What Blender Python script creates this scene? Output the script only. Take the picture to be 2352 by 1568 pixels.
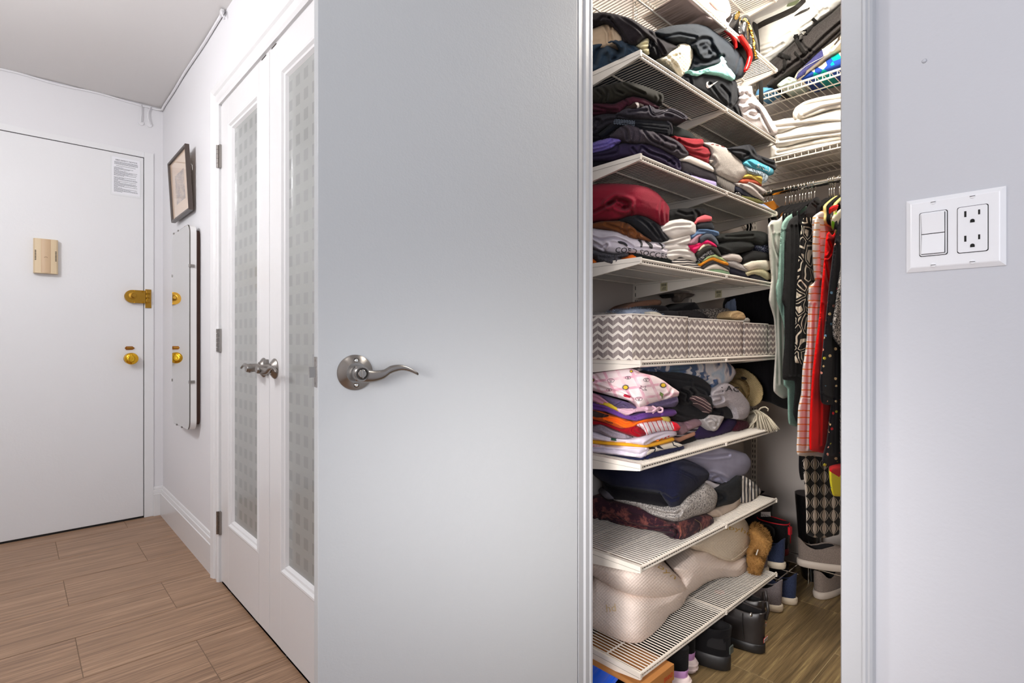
import bpy, bmesh, math, random
import numpy as np
from mathutils import Vector, Matrix, noise
from mathutils.geometry import delaunay_2d_cdt
from mathutils.bvhtree import BVHTree
for o in list(bpy.data.objects): bpy.data.objects.remove(o)
SC = bpy.context.scene
COL = SC.collection
random.seed(7)
# ------------------------------------------------------------------ camera, light, exposure
H, FPX, CX, CY = 1.03, 1229.0, 1176.0, 784.0       # eye height, focal length in pixels of a 2352x1568 frame
FW = (0.681, 0.7323); RT = (0.7323, -0.681)        # view direction and right vector on the floor plan
cam = bpy.data.cameras.new('camera'); camo = bpy.data.objects.new('camera', cam); COL.objects.link(camo)
cam.sensor_width = 36.0; cam.lens = FPX/2352*36.0; cam.clip_start = 0.02
camo.location = (0, 0, H); camo.rotation_euler = (math.pi/2, 0, -math.atan2(FW[0], FW[1]))
SC.camera = camo
SC.view_settings.view_transform = 'Standard'; SC.view_settings.look = 'None'
SC.view_settings.gamma = 1.0; SC.view_settings.use_curve_mapping = False
SC.view_settings.exposure = 0.0
W = bpy.data.worlds.new('world'); SC.world = W; W.use_nodes = True
W.node_tree.nodes['Background'].inputs[0].default_value = (0.86, 0.90, 1.0, 1)
W.node_tree.nodes['Background'].inputs[1].default_value = 0.84
def lamp(name, kind, loc, energy, color, size=0.3, size_y=None, target=None, spread=None):
    l = bpy.data.lights.new(name, kind); l.energy = energy; l.color = color
    if kind == 'AREA':
        l.size = size
        if size_y: l.shape = 'RECTANGLE'; l.size_y = size_y
        if spread: l.spread = spread
    else: l.shadow_soft_size = size
    o = bpy.data.objects.new(name, l); COL.objects.link(o); o.location = loc
    if target is not None:
        o.rotation_euler = (Vector(target)-Vector(loc)).to_track_quat('-Z', 'Y').to_euler()
    return o
lamp('hall_ceiling_lamp', 'POINT', (-0.64, 2.15, 1.95), 32, (0.985, 0.985, 1.0), 0.09)
lamp('hall_ceiling_lamp', 'POINT', (-0.1, 0.6, 2.25), 5, (1.0, 0.98, 0.96), 0.12)
lamp('side_fill_light', 'AREA', (-0.75, -0.70, 1.35), 20, (0.91, 0.93, 1.0), 0.7, 1.3, target=(1.25, 0.55, 0.75))  # unseen side fill, added to brighten the right wall and the lower closet
lamp('closet_ceiling_lamp', 'POINT', (1.75, 0.60, 2.29), 17, (1.0, 0.94, 0.86), 0.11)
lamp('closet_ceiling_lamp', 'AREA', (1.75, 0.58, 2.39), 13, (1.0, 0.94, 0.86), 0.30)

lamp('closet_fill_light', 'AREA', (-0.20, 0.42, 0.95), 2.9, (1.0, 0.96, 0.94), 0.5, 0.5, target=(1.62, 0.84, 0.48), spread=math.radians(54))  # added fill lamp out of view, lifts the dark lower shelves

# ------------------------------------------------------------------ pixels to points on real planes
def ray(px):
    s = (px-CX)/FPX
    return FW[0]+s*RT[0], FW[1]+s*RT[1]
def onx(px, py, x):
    a, b = ray(px); t = x/a
    return Vector((x, b*t, H-(py-CY)/FPX*t))
def ony(px, py, y):
    a, b = ray(px); t = y/b
    return Vector((a*t, y, H-(py-CY)/FPX*t))
def onz(px, py, z=0.0):
    a, b = ray(px); t = (H-z)*FPX/(py-CY)
    return Vector((a*t, b*t, z))

# ------------------------------------------------------------------ materials
def lin(c):
    return tuple(((v/255.0)/12.92 if v/255.0 <= .04045 else ((v/255.0+.055)/1.055)**2.4) for v in c)
MATS = {}
class NT:
    def __init__(s, name):
        s.m = bpy.data.materials.new(name); s.m.use_nodes = True; s.t = s.m.node_tree
        s.b = s.t.nodes['Principled BSDF']
    def n(s, typ, **kw):
        nd = s.t.nodes.new(typ)
        for k, v in kw.items():
            if k.startswith('i_'):
                key = k[2:]; key = int(key) if key.isdigit() else key.replace('_', ' ')
                nd.inputs[key].default_value = v
            else: setattr(nd, k, v)
        return nd
    def l(s, a, b): s.t.links.new(a, b)
    def math(s, op, a, b=None, c=None):
        nd = s.t.nodes.new('ShaderNodeMath'); nd.operation = op
        for i, v in enumerate((a, b, c)):
            if v is None: continue
            if isinstance(v, (int, float)): nd.inputs[i].default_value = v
            else: s.l(v, nd.inputs[i])
        return nd.outputs[0]
    def mix(s, f, a, b):
        nd = s.t.nodes.new('ShaderNodeMix'); nd.data_type = 'RGBA'
        for i, v in ((0, f), (6, a), (7, b)):
            if isinstance(v, (int, float)): nd.inputs[i].default_value = v
            elif isinstance(v, tuple): nd.inputs[i].default_value = (*v[:3], 1)
            else: s.l(v, nd.inputs[i])
        return nd.outputs[2]
    def ramp(s, f, stops, interp='LINEAR'):
        nd = s.t.nodes.new('ShaderNodeValToRGB'); nd.color_ramp.interpolation = interp
        e = nd.color_ramp.elements
        while len(e) < len(stops): e.new(0.5)
        for el, (p, c) in zip(e, stops): el.position = p; el.color = (*c[:3], 1) if isinstance(c, tuple) else (c, c, c, 1)
        s.l(f, nd.inputs[0]); return nd.outputs[0]
    def coord(s, which='Object', scale=(1, 1, 1), rot=(0, 0, 0)):
        tc = s.n('ShaderNodeTexCoord'); mp = s.n('ShaderNodeMapping'); mp.inputs['Scale'].default_value = scale
        mp.inputs['Rotation'].default_value = rot
        s.l(tc.outputs[which], mp.inputs[0]); return mp.outputs[0]
    def noise(s, vec, scale, detail=3, rough=.5, dist=0.0):
        nd = s.n('ShaderNodeTexNoise'); s.l(vec, nd.inputs['Vector']); nd.inputs['Scale'].default_value = scale
        nd.inputs['Detail'].default_value = detail; nd.inputs['Roughness'].default_value = rough
        nd.inputs['Distortion'].default_value = dist
        return nd.outputs[0]
    def bump(s, h, strength, dist=.001, normal=None):
        nd = s.n('ShaderNodeBump'); nd.inputs['Strength'].default_value = strength; nd.inputs['Distance'].default_value = dist
        s.l(h, nd.inputs['Height'])
        if normal is not None: s.l(normal, nd.inputs['Normal'])
        s.l(nd.outputs[0], s.b.inputs['Normal']); return nd.outputs[0]
    def col(s, v):
        if isinstance(v, tuple): s.b.inputs['Base Color'].default_value = (*v[:3], 1)
        else: s.l(v, s.b.inputs['Base Color'])
def plain(name, rgb, rough=.5, metal=0.0, bump=0, bscale=300, spec=None, coat=0):
    if name in MATS: return MATS[name]
    t = NT(name); t.col(lin(rgb)); t.b.inputs['Roughness'].default_value = rough; t.b.inputs['Metallic'].default_value = metal
    if spec is not None: t.b.inputs['Specular IOR Level'].default_value = spec
    if coat: t.b.inputs['Coat Weight'].default_value = coat; t.b.inputs['Coat Roughness'].default_value = .1
    c = t.coord()
    if bump: t.bump(t.noise(c, bscale, 2), bump, .001)
    MATS[name] = t.m; return t.m
def paint(name, rgb, rough, bump, scale, var=.03):
    t = NT(name); c = t.coord()
    n1 = t.noise(c, 1.3, 2); a = lin(rgb); b = tuple(v*(1-var*2) for v in a)
    t.col(t.mix(n1, b, a)); t.b.inputs['Roughness'].default_value = rough
    h = t.math('ADD', t.noise(c, scale, 3), t.math('MULTIPLY', t.noise(c, scale*.22, 2), 1.2))
    t.bump(h, bump, .002); MATS[name] = t.m; return t.m
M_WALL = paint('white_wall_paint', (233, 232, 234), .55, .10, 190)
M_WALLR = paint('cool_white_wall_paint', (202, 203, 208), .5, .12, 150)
M_CEIL = paint('ceiling_paint', (220, 217, 215), .7, .06, 160)
M_TRIM = paint('gloss_white_trim_paint', (232, 231, 231), .22, .05, 60)
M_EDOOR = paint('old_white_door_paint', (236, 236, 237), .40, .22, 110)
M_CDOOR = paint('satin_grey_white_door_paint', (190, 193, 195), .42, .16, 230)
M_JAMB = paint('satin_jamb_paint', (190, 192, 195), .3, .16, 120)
M_CLWALL = paint('closet_wall_paint', (188, 180, 174), .7, .08, 200)
M_SHELF = plain('white_epoxy_wire', (236, 228, 216), .35)
M_CHROME = plain('polished_chrome', (225, 222, 215), .08, 1.0)
M_NICKEL = plain('satin_nickel', (150, 145, 140), .27, 1.0)
M_BRASS = plain('worn_brass', (178, 134, 52), .32, 1.0, .3, 120)
M_BRASSP = plain('polished_brass', (232, 178, 50), .12, 1.0)
M_BLACK = plain('black_gap', (18, 16, 15), .8)
M_DARK = plain('dark_metal', (70, 66, 62), .4, .7)
M_WHITEP = plain('white_plastic', (238, 238, 240), .25)

# ------------------------------------------------------------------ mesh builders
def link(o, parent=None):
    COL.objects.link(o)
    if parent is not None: o.parent = parent
    return o
def meta(o, label=None, cat=None, group=None, kind=None):
    if label: o['label'] = label
    if cat: o['category'] = cat
    if group: o['group'] = group
    if kind: o['kind'] = kind
    return o
def empty(name, loc, label, cat, group=None, rz=0.0):
    o = bpy.data.objects.new(name, None); o.location = loc; o.rotation_euler = (0, 0, rz); o.empty_display_size = .05
    link(o); meta(o, label, cat, group); return o
class MB:
    def __init__(s): s.bm = bmesh.new()
    def box(s, lo, hi, bevel=0.0, M=None):
        lo = Vector(lo); hi = Vector(hi)
        r = bmesh.ops.create_cube(s.bm, size=1.0); vs = r['verts']
        for v in vs: v.co = Vector((lo[i]+(v.co[i]+.5)*(hi[i]-lo[i]) for i in range(3)))
        if bevel:
            es = list({e for v in vs for e in v.link_edges})
            q = bmesh.ops.bevel(s.bm, geom=es, offset=bevel, segments=2, affect='EDGES', profile=.6)
            vs = list({v for f in q['faces'] for v in f.verts} | {v for v in vs if v.is_valid})
        if M is not None:
            for v in vs: v.co = M @ v.co
        return s
    def tube(s, pts, r, n=8, closed=False, caps=True):
        pts = [Vector(p) for p in pts]; rings = []; up = None
        rr = r if isinstance(r, (list, tuple)) else [r]*len(pts)
        for i, p in enumerate(pts):
            a = pts[i-1] if (i > 0 or closed) else p
            b = pts[(i+1) % len(pts)] if (i < len(pts)-1 or closed) else p
            d = (b-a).normalized()
            if up is None:
                up = Vector((0, 0, 1)) if abs(d.z) < .9 else Vector((1, 0, 0))
            u = (up - d*up.dot(d))
            if u.length < 1e-5: u = d.orthogonal()
            u.normalize(); w = d.cross(u); up = u
            rings.append([s.bm.verts.new(p + (u*math.cos(2*math.pi*k/n)+w*math.sin(2*math.pi*k/n))*rr[i]) for k in range(n)])
        m = len(rings)
        for i in range(m if closed else m-1):
            A, B = rings[i], rings[(i+1) % m]
            for k in range(n): s.bm.faces.new((A[k], A[(k+1) % n], B[(k+1) % n], B[k]))
        if caps and not closed:
            s.bm.faces.new(rings[0][::-1]); s.bm.faces.new(rings[-1])
        return s
    def prism(s, poly, vec):
        """poly: list of 3-D points (planar), extruded by vec"""
        vec = Vector(vec); A = [s.bm.verts.new(Vector(p)) for p in poly]; B = [s.bm.verts.new(Vector(p)+vec) for p in poly]
        n = len(A); s.bm.faces.new(A[::-1]); s.bm.faces.new(B)
        for k in range(n): s.bm.faces.new((A[k], A[(k+1) % n], B[(k+1) % n], B[k]))
        return s
    def lathe(s, prof, M, n=32, cap=True):
        """prof: (r, h) pairs, axis = local z of M"""
        rings = []
        for r, h in prof:
            rings.append([s.bm.verts.new(M @ Vector((r*math.cos(2*math.pi*k/n), r*math.sin(2*math.pi*k/n), h))) for k in range(n)])
        for A, B in zip(rings, rings[1:]):
            for k in range(n): s.bm.faces.new((A[k], A[(k+1) % n], B[(k+1) % n], B[k]))
        if cap: s.bm.faces.new(rings[0][::-1]); s.bm.faces.new(rings[-1])
        return s
    def loft(s, rings, caps=True, closed=True):
        R = [[s.bm.verts.new(Vector(p)) for p in r] for r in rings]
        for A, B in zip(R, R[1:]):
            n = len(A)
            for k in range(n if closed else n-1): s.bm.faces.new((A[k], A[(k+1) % n], B[(k+1) % n], B[k]))
        if caps: s.bm.faces.new(R[0][::-1]); s.bm.faces.new(R[-1])
        return s
    def build(s, name, mat, parent=None, smooth=False, label=None, cat=None, group=None, kind=None, angle=None, origin=None):
        bmesh.ops.recalc_face_normals(s.bm, faces=s.bm.faces[:])
        me = bpy.data.meshes.new(name); s.bm.to_mesh(me); s.bm.free()
        if smooth:
            me.polygons.foreach_set('use_smooth', [True]*len(me.polygons))
            if angle: me.set_sharp_from_angle(angle=math.radians(angle))
        me.materials.append(mat)
        o = bpy.data.objects.new(name, me)
        if parent is None:
            if origin is None:
                vs = [v.co for v in me.vertices]
                origin = Vector(((min(v.x for v in vs)+max(v.x for v in vs))/2, (min(v.y for v in vs)+max(v.y for v in vs))/2, min(v.z for v in vs)))
            me.transform(Matrix.Translation(-origin)); o.location = origin
        elif origin is not False and parent is not None:
            p = parent; off = Vector((0, 0, 0)); rz = 0
            while p is not None: off = Matrix.Rotation(p.rotation_euler.z, 3, 'Z') @ off + p.location if False else off + p.location; rz += p.rotation_euler.z; p = p.parent
            me.transform(Matrix.Translation(-off))     # parts are written in world coordinates, parents unrotated
        link(o, parent); meta(o, label, cat, group, kind); return o
def frame_from(origin, xdir, ydir):
    x = Vector(xdir).normalized(); y = Vector(ydir).normalized(); z = x.cross(y).normalized(); y = z.cross(x)
    M = Matrix((( x.x, y.x, z.x, origin[0]), (x.y, y.y, z.y, origin[1]), (x.z, y.z, z.z, origin[2]), (0, 0, 0, 1)))
    return M
def spline(pts, step, closed=True):
    P = np.array(pts, float); n = len(P); out = []
    rng = range(n) if closed else range(n-1)
    for i in rng:
        if closed: p0, p1, p2, p3 = P[i-1], P[i], P[(i+1) % n], P[(i+2) % n]
        else: p0, p1, p2, p3 = P[max(i-1, 0)], P[i], P[i+1], P[min(i+2, n-1)]
        L = np.linalg.norm(p2-p1); k = max(1, int(round(L/step)))
        t1 = .42*(p2-p0); t2 = .42*(p3-p1)
        m = L/(np.linalg.norm(p2-p0)+1e-6); t1 = t1*min(1, m*1.3); m = L/(np.linalg.norm(p3-p1)+1e-6); t2 = t2*min(1, m*1.3)
        for j in range(k):
            u = j/k; h1 = 2*u**3-3*u**2+1; h2 = u**3-2*u**2+u; h3 = -2*u**3+3*u**2; h4 = u**3-u**2
            out.append(h1*p1+h2*t1+h3*p2+h4*t2)
    if not closed: out.append(P[-1])
    return np.array(out)
def font_mesh(text, bold=True):
    cu = bpy.data.curves.new('txt', 'FONT'); cu.body = text; cu.size = 1.0; cu.resolution_u = 2
    if bold: cu.offset = .012
    o = bpy.data.objects.new('txt', cu); COL.objects.link(o)
    bpy.context.view_layer.update()
    dg = bpy.context.evaluated_depsgraph_get(); me = bpy.data.meshes.new_from_object(o.evaluated_get(dg))
    vs = [v.co.copy() for v in me.vertices]; fs = [tuple(p.vertices) for p in me.polygons]
    bpy.data.objects.remove(o); bpy.data.curves.remove(cu); bpy.data.meshes.remove(me)
    return vs, fs
# ================================================================== ROOM SHELL
WX, CW = 0.650, 1.040            # plane of the double-door wall, plane of the closet wall
YE, ZC = 3.765, 2.419            # entry-door wall, ceiling height
YF, YL = 0.811, 1.165            # front edge of the shelves, closet side wall
XB = 2.66                        # closet rear wall
def struct(name, mb, m, **k):
    return mb.build(name, m, kind='structure', **k)
# floor: 0.61 x 0.305 tiles, joints recessed
def tile_mat(name, base, dark, light, rough):
    t = NT(name); c = t.coord('Object', (1.0, 1.0, 1.0))
    oi = t.n('ShaderNodeObjectInfo')
    add = t.n('ShaderNodeVectorMath', operation='ADD'); t.l(c, add.inputs[0])
    comb = t.n('ShaderNodeCombineXYZ'); t.l(t.math('MULTIPLY', oi.outputs['Random'], 37.0), comb.inputs[1]); t.l(comb.outputs[0], add.inputs[1])
    def st(sx, sy):
        mp = t.n('ShaderNodeMapping'); mp.inputs['Scale'].default_value = (sx, sy, 1); t.l(add.outputs[0], mp.inputs[0]); return mp.outputs[0]
    n1 = t.noise(st(1.3, 44), 1.6, 6, .7, .5); n2 = t.noise(st(3.0, 120), 2.0, 4, .7, .3); n3 = t.noise(st(9, 60), 4, 5, .8)
    a = t.ramp(n1, [(.30, lin(dark)), (.55, lin(base)), (.75, lin(light))])
    b = t.ramp(n2, [(.36, .62), (.5, 1.0), (.68, 1.22)])
    mul = t.n('ShaderNodeMix', data_type='RGBA', blend_type='MULTIPLY'); mul.inputs[0].default_value = .75
    t.l(a, mul.inputs[6]); t.l(b, mul.inputs[7]); c2 = t.mix(t.ramp(n3, [(.62, 0.0), (.72, .35)]), mul.outputs[2], lin(light))
    t.col(c2); t.b.inputs['Roughness'].default_value = rough
    t.bump(t.math('ADD', n2, n3), .12, .001); return t.m
M_TILE = tile_mat('brown_wood_look_tile', (164, 130, 102), (122, 93, 71), (192, 158, 128), .42)
M_TILEC = tile_mat('olive_closet_lit_tile', (136, 114, 78), (88, 72, 47), (188, 166, 114), .42)  # hall tile again: closet light plus olive grain put into the colour
M_GROUT = plain('brown_grout', (124, 102, 82), .9)
M_GROUTC = plain('sand_grout', (170, 152, 112), .9)
def floor_area(name, x0, x1, y0, y1, mat, grout):
    fl = struct(name, MB().box((x0, y0, -.02), (x1, y1, -.0015)), grout)
    base = 2.093-.3048*12; k = 0; y = base; meshes = {}
    while y < y1:
        ya, yb = max(y, y0), min(y+.3048, y1); fam = .155 if k % 2 == 0 else .460
        if yb-ya > .01:
            x = fam-.6096*6
            while x < x1:
                xa, xb = max(x, x0), min(x+.6096, x1)
                if xb-xa > .01:
                    g = .0012; key = (round(xb-xa, 3), round(yb-ya, 3))
                    w, d = (xb-xa)/2-g, (yb-ya)/2-g
                    if key not in meshes:
                        bm = bmesh.new(); cs = [(-w, -d), (w, -d), (w, d), (-w, d)]
                        lo = [bm.verts.new((a, b, -.006)) for a, b in cs]; mi = [bm.verts.new((a, b, -.0007)) for a, b in cs]
                        hi = [bm.verts.new((a*(1-.0012/w), b*(1-.0012/d), 0)) for a, b in cs]
                        for A, B in ((lo, mi), (mi, hi)):
                            for i in range(4): bm.faces.new((A[i], A[(i+1) % 4], B[(i+1) % 4], B[i]))
                        bm.faces.new(hi); me = bpy.data.meshes.new('tile'); bm.to_mesh(me); bm.free(); me.materials.append(mat); meshes[key] = me
                    o = bpy.data.objects.new('tile', meshes[key]); link(o, fl)
                    o.location = Vector(((xa+xb)/2, (ya+yb)/2, 0))-fl.location
                x += .6096
        y += .3048; k += 1
    return fl
floor_area('floor', -.80, CW, -1.0, YE, M_TILE, M_GROUT)
floor_area('floor_closet', CW, XB, -.35, YL, M_TILEC, M_GROUTC)
struct('ceiling', MB().box((-.80, -1.0, ZC), (XB, YE, ZC+.04)), M_CEIL)
# walls
DX0, DX1, DZ = -.36, .553, 2.103     # entry door
mb = MB().box((DX1+.048, YE, 0), (WX+.06, YE+.1, ZC)).box((-.86, YE, 0), (DX0-.048, YE+.1, ZC)).box((DX0-.048, YE, DZ+.034), (DX1+.048, YE+.1, ZC))
struct('wall_entry', mb, M_WALL)
LY0, LY1, LZ = 1.335, 2.530, 2.043    # double-door opening
mb = MB().box((WX, LY1, 0), (WX+.06, YE, ZC)).box((WX, LY0, LZ), (WX+.06, LY1, ZC)).box((WX, 1.185, 0), (WX+.06, LY0, ZC))
struct('wall_double_doors', mb, M_WALL)
struct('wall_jog', MB().box((WX+.06, 1.170, 0), (CW, 1.230, ZC)), M_WALL)
struct('wall_far_side', MB().box((-.86, -1.0, 0), (-.80, YE, ZC)), M_WALL)
JY0, JY1 = .283, .868
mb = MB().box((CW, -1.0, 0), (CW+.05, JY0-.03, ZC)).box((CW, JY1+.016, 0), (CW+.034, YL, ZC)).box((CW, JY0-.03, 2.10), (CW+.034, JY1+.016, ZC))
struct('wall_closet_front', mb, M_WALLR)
# shallow coat closet behind the glazed doors
mb = MB().box((WX+.42, 1.24, 0), (WX+.46, 2.62, ZC)).box((WX+.06, 2.58, 0), (WX+.46, 2.62, ZC)).box((WX+.06, 1.232, 0), (WX+.46, 1.262, ZC)).box((WX, LY0, -.02), (WX+.46, LY1, 0.0))
struct('wall_coat_closet', mb, plain('coat_closet_paint', (150, 146, 142), .8))
# walk-in closet walls
struct('wall_closet_side', MB().box((CW+.034, YL, 0), (XB+.05, YL+.005, ZC)), M_CLWALL)
struct('wall_closet_rear', MB().box((XB, -.40, 0), (XB+.05, YL, ZC)), M_CLWALL)
struct('wall_closet_near', MB().box((CW+.05, -.40, 0), (XB, -.35, ZC)), M_CLWALL)
# closet door frame
def strip(name, prof, z0, z1, m, axis_pts=None, **k):
    mb = MB(); mb.prism([(x, y, z0) for x, y in prof], (0, 0, z1-z0)); return struct(name, mb, m, **k)
xf = CW-.020
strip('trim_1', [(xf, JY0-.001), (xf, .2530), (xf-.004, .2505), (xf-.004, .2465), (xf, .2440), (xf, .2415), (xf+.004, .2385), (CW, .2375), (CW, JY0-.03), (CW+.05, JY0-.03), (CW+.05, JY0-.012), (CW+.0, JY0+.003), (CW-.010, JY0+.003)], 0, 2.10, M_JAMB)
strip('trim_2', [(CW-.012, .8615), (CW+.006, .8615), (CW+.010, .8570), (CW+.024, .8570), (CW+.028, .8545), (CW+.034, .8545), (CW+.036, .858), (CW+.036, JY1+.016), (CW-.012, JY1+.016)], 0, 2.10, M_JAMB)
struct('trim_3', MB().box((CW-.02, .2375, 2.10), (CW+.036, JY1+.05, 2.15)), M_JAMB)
# baseboards
bprof = [(0, 0), (.016, 0), (.016, .128), (.012, .131), (.013, .134), (.010, .150), (.006, .153), (.007, .156), (.004, .166), (0, .170)]
mb = MB(); mb.prism([(WX-d, LY1+.085, z) for d, z in bprof], (0, YE-LY1-.085, 0)); struct('baseboard_double_doors', mb, M_TRIM)
mb = MB(); mb.prism([(DX1+.048, YE-d, z) for d, z in bprof], (WX-DX1-.048-.002, 0, 0)); struct('baseboard_entry', mb, M_TRIM)
# painted entry frame
mb = MB().box((DX1+.003, YE-.008, 0), (DX1+.050, YE+.06, DZ+.036), .002).box((DX0-.05, YE-.008, 0), (DX0-.003, YE+.06, DZ+.036), .002).box((DX0-.003, YE-.008, DZ+.003), (DX1+.003, YE+.06, DZ+.036), .002)
struct('trim_entry_frame', mb, M_EDOOR)
struct('wall_behind_entry', MB().box((DX0-.05, YE+.05, -.02), (DX1+.05, YE+.1, DZ+.04)), M_BLACK)
mb = MB().box((DX0, YE-.004, .010), (DX1, YE+.04, DZ), .003)
d1 = mb.build('door_1', M_EDOOR, kind='structure')
mb = MB().box((DX1+.0004, YE-.001, 0), (DX1+.0026, YE+.04, DZ+.002)).box((DX0, YE-.001, DZ+.0004), (DX1+.003, YE+.04, DZ+.0026)).box((DX0, YE-.001, 0), (DX1, YE+.04, .009))
mb.build('door_gap', M_BLACK, parent=d1)
# casing around the double doors
def casing_ring():
    prof = [(0.0, 0), (0.0, .010), (.010, .016), (.016, .016), (.020, .011), (.050, .011), (.056, .018), (.078, .024), (.085, .020), (.085, 0)]
    mb = MB()
    y0, y1, z1 = LY0, LY1, LZ
    path = [((1, 0), y1, 0.0), ((1, 1), y1, z1), ((-1, 1), y0, z1), ((-1, 0), y0, 0.0)]
    rings = []
    for (sy, sz), y, z in path:
        rings.append([(WX-h, y+sy*w, z+sz*w) for w, h in prof])
    mb.loft(rings, caps=True); return mb
struct('trim_casing', casing_ring(), M_TRIM)
mb = MB().box((WX, LY1-.006, 0), (WX+.06, LY1, LZ)).box((WX, LY0, 0), (WX+.06, LY0+.006, LZ)).box((WX, LY0, LZ-.006), (WX+.06, LY1, LZ))
struct('trim_door_lining', mb, M_TRIM)
# ---- glazed leaves
def film_mat():
    t = NT('frosted_film_glass'); c = t.coord('Object')
    sp = t.n('ShaderNodeSeparateXYZ'); t.l(c, sp.inputs[0])
    P = .0637
    fy = t.math('FRACT', t.math('DIVIDE', sp.outputs[1], P)); fz = t.math('FRACT', t.math('DIVIDE', sp.outputs[2], P))
    iny = t.math('MULTIPLY', t.math('GREATER_THAN', fy, .0), t.math('LESS_THAN', fy, .53))
    inz = t.math('LESS_THAN', fz, .56); mask = t.math('MULTIPLY', iny, inz)
    out = t.t.nodes['Material Output']
    t.col(lin((158, 160, 157))); t.b.inputs['Roughness'].default_value = .24; t.b.inputs['Specular IOR Level'].default_value = .7
    gl = t.n('ShaderNodeBsdfPrincipled'); gl.inputs['Roughness'].default_value = .03; gl.inputs['Base Color'].default_value = (.31, .315, .31, 1); gl.inputs['IOR'].default_value = 1.75
    tr = t.n('ShaderNodeBsdfTransparent'); tr.inputs['Color'].default_value = (.85, .86, .85, 1)
    m1 = t.n('ShaderNodeMixShader'); m1.inputs[0].default_value = .95; t.l(tr.outputs[0], m1.inputs[1]); t.l(gl.outputs[0], m1.inputs[2])
    m2 = t.n('ShaderNodeMixShader'); t.l(mask, m2.inputs[0]); t.l(t.b.outputs[0], m2.inputs[1]); t.l(m1.outputs[0], m2.inputs[2])
    t.l(m2.outputs[0], out.inputs[0]); return t.m
M_FILM = film_mat()
def leaf(name, ya, yb):
    root = bpy.data.objects.new(name, None); root.location = (WX, (ya+yb)/2, 0); link(root); root['kind'] = 'structure'
    zb, zt = .012, LZ-.008; x0, x1 = WX-.003, WX+.034
    s, top, bot = .107, 1.932, .262
    mb = MB().box((x0, ya, zb), (x1, ya+s, zt), .0015).box((x0, yb-s, zb), (x1, yb, zt), .0015)
    mb.box((x0, ya+s, top), (x1, yb-s, zt), 0).box((x0, ya+s, zb), (x1, yb-s, bot), 0)
    mb.build('door_frame', M_TRIM, parent=root)
    prof = [(0, x0), (.006, x0-.004), (.012, x0-.003), (.018, x0+.004), (.024, x0+.006), (.030, x0+.016), (.030, x0+.024), (0, x0+.024)]
    corners = [(ya+s, bot, 1, 1), (yb-s, bot, -1, 1), (yb-s, top, -1, -1), (ya+s, top, 1, -1)]
    mb = MB(); rings = [[(x, y+sy*w, z+sz*w) for w, x in prof] for y, z, sy, sz in corners]; rings.append(rings[0])
    mb.loft(rings, caps=False); mb.build('glazing_bead', M_TRIM, parent=root)
    mb = MB().box((x0+.016, ya+s+.02, bot+.02), (x0+.020, yb-s-.02, top-.02))
    mb.build('glass_pane', M_FILM, parent=root); return root
YM = 1.930
door2 = leaf('door_2', YM+.0015, LY1-.008)
door3 = leaf('door_3', LY0+.008, YM-.0015)
def hinge(root, y, z, m=M_NICKEL, name='hinge', L=.098):
    mb = MB(); segs = 5; h = L/segs
    for k in range(segs):
        mb.lathe([(.0065, .0008), (.0065, h-.0008)], Matrix.Translation((WX-.013, y, z-L/2+k*h)), 10)
    mb.box((WX-.012, y-.020, z-L/2), (WX-.0035, y, z+L/2)); return mb.build(name, m, parent=root)
for z in (1.820, 1.035, .256): hinge(door2, 2.532, z)
for y, r in ((1.985, door2), (1.885, door3)):
    MB().box((WX-.004, y-.022, LZ-.011), (WX+.01, y+.022, LZ-.0065)).build('strike_plate', M_DARK, parent=r)
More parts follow.
